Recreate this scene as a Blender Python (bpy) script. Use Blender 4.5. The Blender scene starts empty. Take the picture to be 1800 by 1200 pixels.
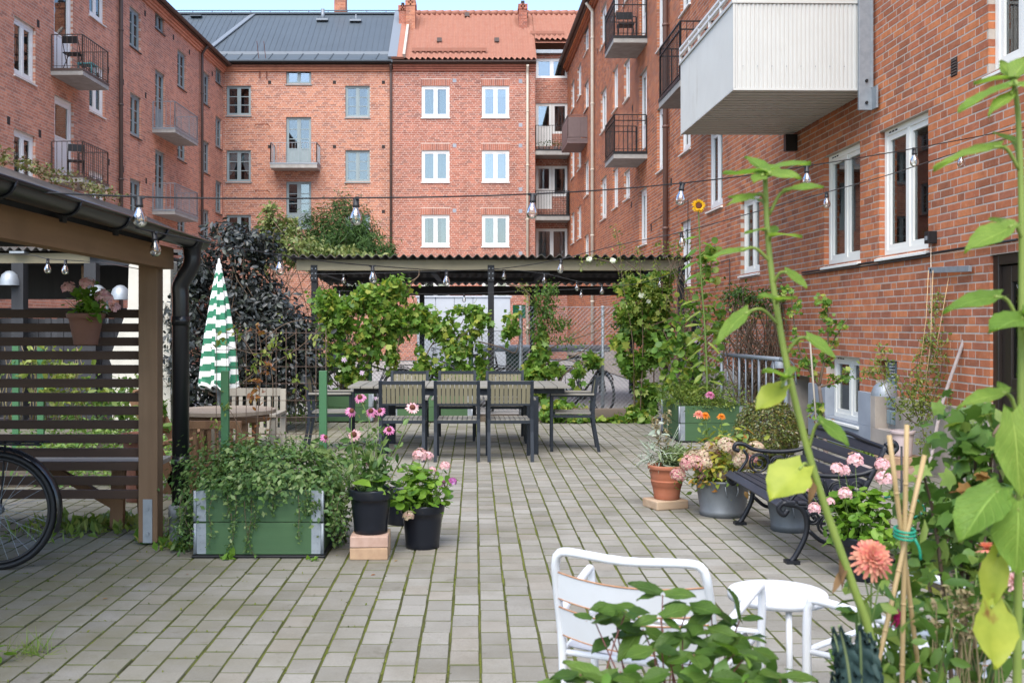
import bpy, math, random
import numpy as np
from mathutils import Vector, Matrix

# ------------------------------------------------------------------ camera, sky, sun, exposure
scene = bpy.context.scene
COL = scene.collection
FPX, CX, CY, EYE = 1800.0, 834.5, 572.0, 1.42      # focal length and principal point of the photograph (px), eye height (m)
cam_d = bpy.data.cameras.new('camera'); cam = bpy.data.objects.new('camera', cam_d); COL.objects.link(cam)
cam.location = (0, 0, EYE); cam.rotation_euler = (math.radians(90), 0, 0)
cam_d.sensor_fit = 'HORIZONTAL'; cam_d.sensor_width = 36.0; cam_d.lens = 36.0 * FPX / 1800
cam_d.shift_x = (900 - CX) / 1800; cam_d.shift_y = -(600 - CY) / 1800
cam_d.clip_start = 0.05; cam_d.clip_end = 600
cam_d.dof.use_dof = True; cam_d.dof.focus_distance = 11.0; cam_d.dof.aperture_fstop = 6.3
scene.camera = cam
SUN_EL, SUN_AZ = 55.0, 191.0        # degrees; azimuth clockwise from +Y
world = bpy.data.worlds.new('World'); scene.world = world; world.use_nodes = True
wn = world.node_tree; wn.nodes.clear()
wo = wn.nodes.new('ShaderNodeOutputWorld'); wb = wn.nodes.new('ShaderNodeBackground')
sky = wn.nodes.new('ShaderNodeTexSky'); sky.sky_type = 'NISHITA'; sky.sun_disc = False
sky.sun_elevation = math.radians(SUN_EL); sky.sun_rotation = math.radians(SUN_AZ)
sky.air_density = 1.0; sky.dust_density = 1.2; sky.ozone_density = 2.2
wb.inputs[1].default_value = 0.13
hs = wn.nodes.new('ShaderNodeHueSaturation'); hs.inputs['Saturation'].default_value = 1.0
wn.links.new(sky.outputs[0], hs.inputs['Color']); wn.links.new(hs.outputs[0], wb.inputs[0]); wn.links.new(wb.outputs[0], wo.inputs[0])
sun_d = bpy.data.lights.new('sun', 'SUN'); sun = bpy.data.objects.new('sun', sun_d); COL.objects.link(sun)
sun_d.energy = 2.0; sun_d.angle = math.radians(60); sun_d.color = (1.0, 0.95, 0.88)
a, e = math.radians(SUN_AZ), math.radians(SUN_EL)
sd = Vector((math.sin(a) * math.cos(e), math.cos(a) * math.cos(e), math.sin(e)))
sun.rotation_euler = sd.to_track_quat('Z', 'Y').to_euler(); sun.location = sd * 30
vs = scene.view_settings
vs.view_transform = 'Standard'; vs.look = 'None'; vs.exposure = 1.68; vs.gamma = 1.0; vs.use_curve_mapping = False
scene.cycles.max_bounces = 8; scene.cycles.transparent_max_bounces = 16

rnd = random.Random(7)
NR = np.random.default_rng(11)
PI = math.pi

def A(px, py, Z):
    """world point seen at photograph pixel (px, py) at distance Z"""
    return Vector(((px - CX) / FPX * Z, Z, EYE + (CY - py) / FPX * Z))
def G(px, py):
    """ground point under photograph pixel"""
    Z = FPX * EYE / (py - CY); p = A(px, py, Z); p.z = 0; return p

# ------------------------------------------------------------------ materials
def _new(name):
    m = bpy.data.materials.new(name); m.use_nodes = True
    nt = m.node_tree; nt.nodes.clear()
    out = nt.nodes.new('ShaderNodeOutputMaterial'); b = nt.nodes.new('ShaderNodeBsdfPrincipled')
    nt.links.new(b.outputs[0], out.inputs[0])
    return m, nt, b, out
def _rand(nt):
    """per-piece random: object random plus island random, wrapped"""
    oi = nt.nodes.new('ShaderNodeObjectInfo'); g = nt.nodes.new('ShaderNodeNewGeometry')
    ad = nt.nodes.new('ShaderNodeMath'); ad.operation = 'ADD'
    nt.links.new(oi.outputs['Random'], ad.inputs[0]); nt.links.new(g.outputs['Random Per Island'], ad.inputs[1])
    fr = nt.nodes.new('ShaderNodeMath'); fr.operation = 'FRACT'; nt.links.new(ad.outputs[0], fr.inputs[0])
    return fr.outputs[0]
def _ramp(nt, fac, cols, interp='LINEAR'):
    r = nt.nodes.new('ShaderNodeValToRGB'); r.color_ramp.interpolation = interp
    el = r.color_ramp.elements
    while len(el) < len(cols): el.new(0.5)
    for i, c in enumerate(cols):
        if len(c) == 4: el[i].position = c[3]
        else: el[i].position = i / max(1, len(cols) - 1)
        el[i].color = (c[0], c[1], c[2], 1)
    nt.links.new(fac, r.inputs[0]); return r.outputs[0]
def _noise(nt, scale, detail=4, rough=.55, coord='Object', stretch=None):
    tc = nt.nodes.new('ShaderNodeTexCoord'); src = tc.outputs['Object' if coord == 'World' else coord]
    if coord == 'World':
        src = nt.nodes.new('ShaderNodeNewGeometry').outputs['Position']
    if stretch:
        mp = nt.nodes.new('ShaderNodeMapping'); mp.inputs['Scale'].default_value = stretch
        nt.links.new(src, mp.inputs[0]); src = mp.outputs[0]
    n = nt.nodes.new('ShaderNodeTexNoise'); n.inputs['Scale'].default_value = scale
    n.inputs['Detail'].default_value = detail; n.inputs['Roughness'].default_value = rough
    nt.links.new(src, n.inputs['Vector']); return n.outputs[0]
def _mix(nt, fac, a, b, mode='MIX'):
    m = nt.nodes.new('ShaderNodeMix'); m.data_type = 'RGBA'; m.blend_type = mode
    for s, v in ((m.inputs[0], fac), (m.inputs[6], a), (m.inputs[7], b)):
        if hasattr(v, 'node'): nt.links.new(v, s)
        elif isinstance(v, (int, float)): s.default_value = v
        else: s.default_value = (*v[:3], 1)
    return m.outputs[2]
def _bump(nt, b, h, strength, dist):
    bp = nt.nodes.new('ShaderNodeBump'); bp.inputs['Strength'].default_value = strength; bp.inputs['Distance'].default_value = dist
    nt.links.new(h, bp.inputs['Height']); nt.links.new(bp.outputs[0], b.inputs['Normal'])
def _contrast(nt, v, lo, hi):
    m = nt.nodes.new('ShaderNodeMapRange'); m.inputs[1].default_value = lo; m.inputs[2].default_value = hi; m.clamp = True
    nt.links.new(v, m.inputs[0]); return m.outputs[0]

def mat(name, col, rough=.6, metal=0., spec=.4, var=0., nscale=6., namt=0., ncol=None, bump=0., bscale=60., bdist=.002, coord='Object', stretch=None, stain=None):
    """plain paint / stone / metal: colour, noise mottling towards ncol, per-piece value jitter, fine bump"""
    m, nt, b, out = _new(name)
    b.inputs['Roughness'].default_value = rough; b.inputs['Metallic'].default_value = metal
    b.inputs['Specular IOR Level'].default_value = spec
    c = None
    if namt:
        n = _contrast(nt, _noise(nt, nscale, 5, .6, coord, stretch), .35, .68)
        nc = ncol or tuple(x * .6 for x in col)
        mu = nt.nodes.new('ShaderNodeMath'); mu.operation = 'MULTIPLY'; mu.inputs[1].default_value = namt
        nt.links.new(n, mu.inputs[0]); c = _mix(nt, mu.outputs[0], col, nc)
    if var:
        r = _ramp(nt, _rand(nt), [(1 - var,) * 3, (1 + var * .6,) * 3])
        c = _mix(nt, 1.0, c if c is not None else col, r, 'MULTIPLY')
    if stain:   # (scale, low, high, colour, stretch): patches of dirt or rust with their own outline
        c = _mix(nt, _contrast(nt, _noise(nt, stain[0], 6, .7, coord, stain[4]), stain[1], stain[2]), c if c is not None else col, stain[3])
    if c is None: b.inputs['Base Color'].default_value = (*col, 1)
    else: nt.links.new(c, b.inputs['Base Color'])
    if bump: _bump(nt, b, _noise(nt, bscale, 4, .6, coord, stretch), bump, bdist)
    return m

def brick_mat(name, cols, soot=.25, pale=None):
    m, nt, b, out = _new(name)
    base = _ramp(nt, _rand(nt), cols)
    n1 = _contrast(nt, _noise(nt, 9, 6, .65, 'World'), .3, .72)
    base = _mix(nt, n1, base, _mix(nt, 1., base, (.70, .66, .66), 'MULTIPLY'))
    n2 = _contrast(nt, _noise(nt, .55, 5, .6, 'World'), .45, .75)
    mu = nt.nodes.new('ShaderNodeMath'); mu.operation = 'MULTIPLY'; mu.inputs[1].default_value = soot; nt.links.new(n2, mu.inputs[0])
    base = _mix(nt, mu.outputs[0], base, (.13, .075, .06))
    ns = _contrast(nt, _noise(nt, 2.2, 4, .6, 'World', (1, 1, .10)), .5, .8)
    base = _mix(nt, 1., base, _mix(nt, ns, (1, 1, 1), (.70, .68, .68)), 'MULTIPLY')
    n3 = _contrast(nt, _noise(nt, 40, 3, .6, 'World'), .58, .74)
    mu2 = nt.nodes.new('ShaderNodeMath'); mu2.operation = 'MULTIPLY'; mu2.inputs[1].default_value = .28; nt.links.new(n3, mu2.inputs[0])
    base = _mix(nt, mu2.outputs[0], base, pale or (.5, .36, .29))
    nt.links.new(base, b.inputs['Base Color']); b.inputs['Roughness'].default_value = .85; b.inputs['Specular IOR Level'].default_value = .2
    _bump(nt, b, _noise(nt, 120, 4, .7, 'World'), .5, .003)
    return m

def leaf_mat(name, cols, trans=.35, rough=.45, spec=.35, spots=None, veins=False):
    m, nt, b, out = _new(name)
    c = _ramp(nt, _rand(nt), cols)
    n = _contrast(nt, _noise(nt, 22, 3, .6, 'World'), .35, .7)
    c = _mix(nt, n, c, _mix(nt, 1., c, (.72, .78, .7), 'MULTIPLY'))
    if veins:
        uv = nt.nodes.new('ShaderNodeUVMap'); sx = nt.nodes.new('ShaderNodeSeparateXYZ'); nt.links.new(uv.outputs[0], sx.inputs[0])
        def mth(op, a, b2=0.):
            q = nt.nodes.new('ShaderNodeMath'); q.operation = op
            for s_, v_ in ((q.inputs[0], a), (q.inputs[1], b2)):
                if hasattr(v_, 'node'): nt.links.new(v_, s_)
                else: s_.default_value = v_
            return q.outputs[0]
        av = mth('ABSOLUTE', mth('SUBTRACT', sx.outputs[1], .5)); mid = _contrast(nt, av, .040, .012)
        side = mth('FRACT', mth('ADD', mth('SUBTRACT', mth('MULTIPLY', sx.outputs[0], 6.5), mth('MULTIPLY', av, 5.0)), 5.0))
        sv = _contrast(nt, mth('ABSOLUTE', mth('SUBTRACT', side, .5)), .10, .03)
        net = nt.nodes.new('ShaderNodeTexVoronoi'); net.feature = 'DISTANCE_TO_EDGE'; net.inputs['Scale'].default_value = 26; nt.links.new(uv.outputs[0], net.inputs['Vector'])
        nv = mth('MULTIPLY', _contrast(nt, net.outputs[0], .045, .0), .35)
        vv = mth('MAXIMUM', mth('MAXIMUM', mid, mth('MULTIPLY', sv, .75)), nv)
        c = _mix(nt, mth('MULTIPLY', vv, .8), _mix(nt, 1., c, (.84, .86, .8), 'MULTIPLY'), _mix(nt, 1., c, (1.5, 1.35, 1.7), 'MULTIPLY'))
        _bump(nt, b, vv, .8, .004)
    if spots:
        s = _contrast(nt, _noise(nt, spots[0], 4, .6, 'Object'), spots[1], spots[1] + .08)
        c = _mix(nt, s, c, spots[2])
    nt.links.new(c, b.inputs['Base Color']); b.inputs['Roughness'].default_value = rough; b.inputs['Specular IOR Level'].default_value = spec
    t = nt.nodes.new('ShaderNodeBsdfTranslucent'); nt.links.new(_mix(nt, 1., c, (1.25, 1.3, .7), 'MULTIPLY'), t.inputs[0])
    mx = nt.nodes.new('ShaderNodeMixShader'); mx.inputs[0].default_value = trans
    nt.links.new(b.outputs[0], mx.inputs[1]); nt.links.new(t.outputs[0], mx.inputs[2]); nt.links.new(mx.outputs[0], out.inputs[0])
    return m

def wood_mat(name, c1, c2, scale=14., stretch=(1, 1, .06), rough=.7, var=.2):
    m, nt, b, out = _new(name)
    n = _contrast(nt, _noise(nt, scale, 6, .65, 'Object', stretch), .3, .7)
    c = _mix(nt, n, c1, c2)
    n2 = _contrast(nt, _noise(nt, 3, 3, .5, 'Object'), .5, .75)
    mu = nt.nodes.new('ShaderNodeMath'); mu.operation = 'MULTIPLY'; mu.inputs[1].default_value = .45; nt.links.new(n2, mu.inputs[0])
    c = _mix(nt, mu.outputs[0], c, tuple(x * .55 for x in c1))
    c = _mix(nt, 1., c, _ramp(nt, _rand(nt), [(1 - var,) * 3, (1 + var * .5,) * 3]), 'MULTIPLY')
    nt.links.new(c, b.inputs['Base Color']); b.inputs['Roughness'].default_value = rough; b.inputs['Specular IOR Level'].default_value = .25
    _bump(nt, b, _noise(nt, scale * 4, 4, .6, 'Object', stretch), .35, .003)
    return m

def glass_mat(name, refl=.3, tint=(.85, .92, .95), rough=.02):
    m, nt, b, out = _new(name); nt.nodes.remove(b)
    tr = nt.nodes.new('ShaderNodeBsdfTransparent'); tr.inputs[0].default_value = (*tint, 1)
    gl = nt.nodes.new('ShaderNodeBsdfGlossy'); gl.inputs['Roughness'].default_value = rough; gl.inputs['Color'].default_value = (.62, .64, .64, 1)
    lw = nt.nodes.new('ShaderNodeLayerWeight'); lw.inputs[0].default_value = .35
    mr = nt.nodes.new('ShaderNodeMapRange'); mr.inputs[3].default_value = refl; mr.inputs[4].default_value = 1.0
    nt.links.new(lw.outputs['Fresnel'], mr.inputs[0])
    mx = nt.nodes.new('ShaderNodeMixShader'); nt.links.new(mr.outputs[0], mx.inputs[0])
    nt.links.new(tr.outputs[0], mx.inputs[1]); nt.links.new(gl.outputs[0], mx.inputs[2]); nt.links.new(mx.outputs[0], out.inputs[0])
    return m

# ------------------------------------------------------------------ object helpers
def empty(name, label=None, cat=None, loc=(0, 0, 0), rz=0., group=None):
    o = bpy.data.objects.new(name, None); COL.objects.link(o); o.location = loc; o.rotation_euler = (0, 0, rz)
    o.empty_display_size = .1
    return tag(o, label, cat, group)
def tag(o, label=None, cat=None, group=None, kind=None):
    if label: o['label'] = label
    if cat: o['category'] = cat
    if group: o['group'] = group
    if kind: o['kind'] = kind
    return o
def inst(name, me, parent=None, M=None):
    o = bpy.data.objects.new(name, me); COL.objects.link(o)
    if parent: o.parent = parent
    if M is not None: o.matrix_local = M
    return o
def copy_tree(o, parent=None):
    c = o.copy(); COL.objects.link(c)
    if parent: c.parent = parent
    for ch in list(o.children): copy_tree(ch, c)
    return c
def fast_mesh(name, V, loops, starts, mats, smooth=False):
    me = bpy.data.meshes.new(name)
    me.vertices.add(len(V)); me.vertices.foreach_set('co', np.ascontiguousarray(V, dtype=np.float32).ravel())
    me.loops.add(len(loops)); me.loops.foreach_set('vertex_index', np.ascontiguousarray(loops, dtype=np.int32))
    me.polygons.add(len(starts)); me.polygons.foreach_set('loop_start', np.ascontiguousarray(starts, dtype=np.int32))
    me.polygons.foreach_set('use_smooth', np.full(len(starts), bool(smooth), dtype=bool))
    for m in (mats if isinstance(mats, (list, tuple)) else [mats]): me.materials.append(m)
    me.update(calc_edges=True); return me
def repeat_mesh(name, VV, faces, mats, smooth=False, mi=None):
    """VV (n,k,3): n copies of a template with faces (lists of indices)"""
    n, k, _ = VV.shape
    off = (np.arange(n) * k)[:, None]
    fl = np.array([i for f in faces for i in f]); tot = [len(f) for f in faces]
    loops = (fl[None, :] + off).ravel()
    st = np.concatenate([[0], np.cumsum(tot)[:-1]])
    starts = (st[None, :] + (np.arange(n) * len(fl))[:, None]).ravel()
    me = fast_mesh(name, VV.reshape(-1, 3), loops, starts, mats, smooth)
    if mi: me.polygons.foreach_set('material_index', np.tile(np.array(mi, dtype=np.int32), n))
    return me

BOXF = [(0, 3, 2, 1), (4, 5, 6, 7), (0, 1, 5, 4), (1, 2, 6, 5), (2, 3, 7, 6), (3, 0, 4, 7)]
class MB:
    """collects shapes, then links them as one mesh"""
    def __init__(s): s.v = []; s.f = []; s.m = []; s.sm = []
    def add(s, vs, fs, m=0, sm=False):
        k = len(s.v); s.v += [tuple(p) for p in vs]; s.f += [tuple(i + k for i in f) for f in fs]
        s.m += [m] * len(fs); s.sm += [sm] * len(fs); return s
    def box(s, x0, x1, y0, y1, z0, z1, m=0):
        return s.add([(x0, y0, z0), (x1, y0, z0), (x1, y1, z0), (x0, y1, z0), (x0, y0, z1), (x1, y0, z1), (x1, y1, z1), (x0, y1, z1)], BOXF, m)
    def obox(s, M, sx, sy, sz, m=0):
        c = [(-sx, -sy, -sz), (sx, -sy, -sz), (sx, sy, -sz), (-sx, sy, -sz), (-sx, -sy, sz), (sx, -sy, sz), (sx, sy, sz), (-sx, sy, sz)]
        return s.add([M @ Vector((x / 2, y / 2, z / 2)) for x, y, z in c], BOXF, m)
    def bar(s, p, q, w, d, up=(0, 0, 1), m=0):
        p, q = Vector(p), Vector(q); t = (q - p).normalized(); u = Vector(up)
        if abs(t.dot(u)) > .95: u = Vector((0, 1, 0))
        a = t.cross(u).normalized(); b = a.cross(t).normalized()
        vs = [e + a * (w / 2 * i) + b * (d / 2 * j) for e in (p, q) for i, j in ((-1, -1), (1, -1), (1, 1), (-1, 1))]
        return s.add(vs, BOXF, m)
    def tube(s, pts, r, n=8, m=0, closed=False, cap=True):
        pts = [Vector(p) for p in pts]; N = len(pts)
        rs = r if isinstance(r, (list, tuple)) else [r] * N
        vs = []; prev = None
        for i, p in enumerate(pts):
            if closed: t = pts[(i + 1) % N] - pts[i - 1]
            else: t = pts[min(i + 1, N - 1)] - pts[max(i - 1, 0)]
            t = t.normalized() if t.length > 1e-9 else Vector((0, 0, 1))
            if prev is None:
                u = Vector((0, 0, 1)) if abs(t.z) < .9 else Vector((1, 0, 0))
                a = t.cross(u).normalized()
            else:
                a = prev - t * prev.dot(t)
                a = a.normalized() if a.length > 1e-6 else t.orthogonal().normalized()
            prev = a; b = t.cross(a)
            vs += [p + (a * math.cos(2 * PI * k / n) + b * math.sin(2 * PI * k / n)) * rs[i] for k in range(n)]
        fs = []
        for i in range(N if closed else N - 1):
            j = (i + 1) % N
            fs += [(i * n + k, i * n + (k + 1) % n, j * n + (k + 1) % n, j * n + k) for k in range(n)]
        s.add(vs, fs, m, True)
        if cap and not closed:
            k0 = len(s.v) - N * n
            s.f += [tuple(k0 + k for k in reversed(range(n))), tuple(k0 + (N - 1) * n + k for k in range(n))]
            s.m += [m, m]; s.sm += [False, False]
        return s
    def lathe(s, prof, n=24, c=(0, 0, 0), m=0, sx=1., sy=1., sm=True):
        vs = [(c[0] + r * sx * math.cos(2 * PI * k / n), c[1] + r * sy * math.sin(2 * PI * k / n), c[2] + z) for r, z in prof for k in range(n)]
        fs = [(i * n + k, i * n + (k + 1) % n, (i + 1) * n + (k + 1) % n, (i + 1) * n + k) for i in range(len(prof) - 1) for k in range(n)]
        return s.add(vs, fs, m, sm)
    def disc(s, c, r, n=24, m=0, sx=1., sy=1.):
        return s.add([(c[0] + r * sx * math.cos(2 * PI * k / n), c[1] + r * sy * math.sin(2 * PI * k / n), c[2]) for k in range(n)], [tuple(range(n))], m)
    def prism(s, poly, y0, y1, m=0):
        """polygon in xz extruded along y"""
        n = len(poly); vs = [(x, y0, z) for x, z in poly] + [(x, y1, z) for x, z in poly]
        fs = [tuple(range(n)), tuple(reversed(range(n, 2 * n)))] + [(i, i + n, (i + 1) % n + n, (i + 1) % n) for i in range(n)]
        return s.add(vs, fs, m)
    def mesh(s, name, mats, uv=None):
        me = bpy.data.meshes.new(name); me.from_pydata(s.v, [], s.f)
        for mm in (mats if isinstance(mats, (list, tuple)) else [mats]): me.materials.append(mm)
        me.polygons.foreach_set('material_index', s.m); me.polygons.foreach_set('use_smooth', s.sm)
        if uv:
            l = me.uv_layers.new(name='UVMap'); vi = np.empty(len(me.loops), dtype=np.int32); me.loops.foreach_get('vertex_index', vi); l.data.foreach_set('uv', np.array(uv, dtype=np.float32)[vi].ravel())
        me.update(); return me
    def build(s, name, mats, parent=None, M=None, bevel=0.):
        o = inst(name, s.mesh(name, mats), parent, M)
        if bevel: bev(o, bevel)
        return o
def bev(o, w, seg=2):
    b = o.modifiers.new('bevel', 'BEVEL'); b.width = w; b.segments = seg; b.limit_method = 'ANGLE'; b.angle_limit = math.radians(40)
    return o
def T(x, y, z): return Matrix.Translation((x, y, z))
def TRS(loc, rot=(0, 0, 0), sc=1.):
    from mathutils import Euler
    s = sc if isinstance(sc, (tuple, list)) else (sc,) * 3
    return Matrix.LocRotScale(Vector(loc), Euler(rot), Vector(s))
def smooth_curve(pts, n=6):
    """Catmull-Rom through points"""
    P = [Vector(p) for p in pts]; P = [P[0] * 2 - P[1]] + P + [P[-1] * 2 - P[-2]]; out = []
    for i in range(1, len(P) - 2):
        for k in range(n):
            t = k / n; a, b, c, d = P[i - 1], P[i], P[i + 1], P[i + 2]
            out.append(.5 * ((2 * b) + (c - a) * t + (2 * a - 5 * b + 4 * c - d) * t * t + (3 * b - a - 3 * c + d) * t ** 3))
    out.append(P[-2]); return out

# ------------------------------------------------------------------ foliage
LEAF = {
 'oval': (np.array([(0, 0, 0), (.28, .21, .05), (.68, .19, .04), (1, 0, -.10), (.68, -.19, .04), (.28, -.21, .05), (.34, 0, 0), (.7, 0, -.02)]),
          [(0, 6, 1), (6, 7, 2, 1), (7, 3, 2), (0, 5, 6), (6, 5, 4, 7), (7, 4, 3)]),
 'small': (np.array([(0, 0, 0), (.5, .27, .06), (1, 0, -.05), (.5, -.27, .06)]), [(0, 2, 1), (0, 3, 2)]),
 'slim': (np.array([(0, 0, 0), (.4, .09, .02), (1, 0, -.12), (.4, -.09, .02)]), [(0, 2, 1), (0, 3, 2)]),
 'needle': (np.array([(0, .025, 0), (1, .004, -.03), (1, -.004, -.03), (0, -.025, 0)]), [(0, 3, 2, 1)]),
 'blade': (np.array([(0, .03, 0), (.35, .028, .1), (.7, .02, .08), (1, 0, -.06), (.7, -.02, .08), (.35, -.028, .1), (0, -.03, 0)]), [(0, 6, 5, 1), (1, 5, 4, 2), (2, 4, 3)]),
}
def _lobed(n=5, depth=.42, cup=.06):
    v = [(.42, 0, 0)]; K = n * 2
    for k in range(K + 1):
        a = -PI * .88 + 2 * PI * .88 * k / K
        r = .55 if k % 2 else .55 * (1 - depth)
        if k in (0, K): r = .45
        v.append((.42 + r * math.cos(a), r * math.sin(a), -cup if k % 2 else cup * .4))
    return np.array(v), [(0, k, k + 1) for k in range(1, K + 1)] + [(0, K + 1, 1)]
LEAF['lobed'] = _lobed(5, .38)
LEAF['maple'] = _lobed(5, .5, .1)
LEAF['round'] = (np.array([(.3, 0, -.06)] + [(.5 + .5 * math.cos(a), .52 * math.sin(a), .03 + .05 * (i % 2)) for i, a in enumerate(np.linspace(-2.75, 2.75, 10))]),
                 [(0, k, k + 1) for k in range(1, 10)] + [(0, 10, 1)])

def unit(a): return a / (np.linalg.norm(a, axis=-1, keepdims=True) + 1e-9)
def leaf_cloud(pts, size, shape, center=None, up=.6, out=.8, droop=.3, jit=1., heading=None, smin=.42):
    """leaf-shaped faces at pts; returns (VV, faces)"""
    tv, tf = LEAF[shape]; n = len(pts)
    nrm = NR.normal(size=(n, 3)) * jit; nrm[:, 2] += up * 2
    if center is not None: nrm += unit(pts - np.asarray(center)) * out * 2
    nrm = unit(nrm)
    h = NR.normal(size=(n, 3))
    if center is not None: h += unit(pts - np.asarray(center)) * 1.2
    if heading is not None: h = h * .35 + np.asarray(heading)
    h[:, 2] -= droop * 1.5
    h = unit(h - nrm * (h * nrm).sum(1, keepdims=True)); s = np.cross(nrm, h)
    sc = size * NR.uniform(smin, 1.25, size=(n, 1, 1))
    VV = pts[:, None, :] + sc * (tv[None, :, 0:1] * h[:, None, :] + tv[None, :, 1:2] * s[:, None, :] + tv[None, :, 2:3] * nrm[:, None, :])
    return VV, tf
def blob(c, r, n, k=14, sig=.28, shell=.55, zmin=None):
    """clumpy points in an ellipsoid"""
    r = np.asarray(r if hasattr(r, '__len__') else (r,) * 3, float)
    d = unit(NR.normal(size=(k, 3))) * (shell + (1 - shell) * NR.random((k, 1)))
    w = NR.random(k) + .3; idx = NR.choice(k, n, p=w / w.sum())
    p = d[idx] + NR.normal(size=(n, 3)) * sig * (.6 + .8 * NR.random((k, 1))[idx])
    p = p * r + np.asarray(c)
    if zmin is not None: p[:, 2] = np.maximum(p[:, 2], zmin + NR.random(n) * .03)
    return p
def foliage(name, parent, chunks, mats, kind='stuff'):
    """chunks of (pts, size, shape, kwargs); one joined mesh part"""
    groups = {}
    for pts, size, shape, kw in chunks: groups.setdefault(shape, []).append(leaf_cloud(np.asarray(pts, float), size, shape, **kw)[0])
    V = []; L = []; S = []; vo = 0; lo = 0
    for sh, lst in groups.items():
        tf = LEAF[sh][1]; VV = np.concatenate(lst); n, k, _ = VV.shape
        fl = np.array([i for f in tf for i in f]); tot = [len(f) for f in tf]
        V.append(VV.reshape(-1, 3)); L.append((fl[None] + (np.arange(n) * k)[:, None]).ravel() + vo)
        st = np.concatenate([[0], np.cumsum(tot)[:-1]]); S.append((st[None] + (np.arange(n) * len(fl))[:, None]).ravel() + lo)
        vo += n * k; lo += n * len(fl)
    me = fast_mesh(name, np.concatenate(V), np.concatenate(L), np.concatenate(S), mats, True)
    o = inst(name, me, parent)
    if kind: o['kind'] = kind
    return o
def twig(mb, p, q, r, wob=.12, n=5, m=0, seg=5):
    p, q = Vector(p), Vector(q); L = (q - p).length; pts = []
    for i in range(n):
        t = i / (n - 1); w = Vector((rnd.gauss(0, 1), rnd.gauss(0, 1), rnd.gauss(0, .5))) * wob * L * math.sin(PI * t)
        pts.append(p.lerp(q, t) + w)
    mb.tube(pts, [r * (1 - .6 * i / (n - 1)) for i in range(n)], seg, m); return pts
# ------------------------------------------------------------------ material library
M = {}
M['brick_right'] = brick_mat('brick_right', [(0.311, 0.117, 0.062), (0.420, 0.142, 0.066), (0.538, 0.184, 0.078), (0.584, 0.211, 0.087), (0.468, 0.155, 0.074), (0.366, 0.137, 0.078)], .18)
M['brick_back'] = brick_mat('brick_back', [(0.365, 0.152, 0.096), (0.486, 0.209, 0.125), (0.540, 0.240, 0.141), (0.446, 0.183, 0.112), (0.297, 0.139, 0.099)], .20)
M['brick_red'] = brick_mat('brick_red', [(0.322, 0.121, 0.083), (0.434, 0.164, 0.109), (0.490, 0.189, 0.122), (0.378, 0.143, 0.096), (0.266, 0.112, 0.086)], .30)
M['brick_left'] = brick_mat('brick_left', [(0.488, 0.213, 0.138), (0.604, 0.269, 0.172), (0.673, 0.307, 0.195), (0.545, 0.236, 0.151), (0.409, 0.200, 0.141)], .30)
M['mortar'] = mat('mortar', (.46, .395, .335), .95, spec=.1, namt=.6, nscale=3, ncol=(.33, .28, .24), bump=.5, bscale=90)
M['mortar_pale'] = mat('mortar_pale', (.54, .43, .365), .95, spec=.1, namt=.5, nscale=3, ncol=(.42, .32, .27))
M['white'] = mat('white_paint', (.68, .68, .66), .4, namt=.12, nscale=3)
M['offwhite'] = mat('offwhite_frame', (.74, .73, .67), .42, namt=.15, nscale=4)
M['blue_frame'] = mat('blue_grey_frame', (.22, .27, .275), .5, namt=.2, nscale=5)
M['glass'] = glass_mat('window_glass', .16, (.75,.82,.84))
M['glass_sky'] = glass_mat('window_glass_reflective', .30, (.7,.78,.82))
M['interior'] = mat('room_dark', (.055, .05, .047), .9)
M['curtain'] = mat('curtain_cloth', (.40, .40, .385), .9, spec=.1)
M['curtain_grey'] = mat('curtain_grey', (.24, .245, .245), .9, spec=.1)
M['net_curtain'] = mat('net_curtain', (.74, .74, .72), .9, spec=.1, namt=.5, nscale=30, ncol=(.55, .56, .56), stretch=(1, 1, .05))
M['zinc'] = mat('zinc', (.15, .162, .17), .5, .35, namt=.6, nscale=7, ncol=(.10, .11, .118), bump=.1, bscale=40)
M['galv'] = mat('galvanised', (.27, .295, .315), .5, .35, namt=.6, nscale=14, ncol=(.18, .20, .22))
M['black_metal'] = mat('black_metal', (.012, .012, .013), .45, spec=.3, namt=.3, nscale=20, ncol=(.025, .023, .022))
M['anthracite'] = mat('anthracite_metal', (.014, .018, .024), .45, spec=.3, namt=.25, nscale=12)
M['gutter_brown'] = mat('gutter_brown', (.075, .05, .042), .5, namt=.3)
M['pipe_brown'] = mat('pipe_brown', (.16, .085, .065), .5, namt=.3)
M['pipe_cream'] = mat('pipe_cream', (.60, .54, .44), .5, namt=.25)
M['concrete'] = mat('concrete', (.34, .325, .30), .9, namt=.7, nscale=5, ncol=(.22, .21, .19), bump=.3, bscale=40)
M['plinth_beige'] = mat('plinth_beige', (.42, .36, .30), .9, stain=(3, .55, .72, (.2, .18, .15), (1, 1, .5)), namt=.7, nscale=4, ncol=(.29, .25, .215), bump=.4, bscale=30)
M['plinth_blue'] = mat('plinth_blue', (.30, .325, .36), .85, namt=.6, nscale=4, ncol=(.21, .23, .26), bump=.3, bscale=30)
M['roof_grey'] = mat('roof_grey', (.062, .078, .092), .5, .1, namt=.5, nscale=1.2, ncol=(.05, .063, .075))
M['roof_pale'] = mat('roof_pale', (.17, .19, .21), .45, .2)
M['tile'] = mat('clay_tile', (.28, .13, .09), .75, spec=.25, namt=.7, nscale=5, ncol=(.26, .10, .065), bump=.3, bscale=40)
M['soot'] = mat('vent_dark', (.03, .022, .02), .9)
M['balc_panel'] = mat('balcony_sheet', (.50, .50, .47), .5, namt=.4, nscale=2.0, ncol=(.42, .415, .39), stain=(5, .60, .78, (.33, .30, .25), (1, 1, .12)))
M['balc_brown'] = mat('brown_sheet', (.15, .105, .10), .5, namt=.3)
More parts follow.
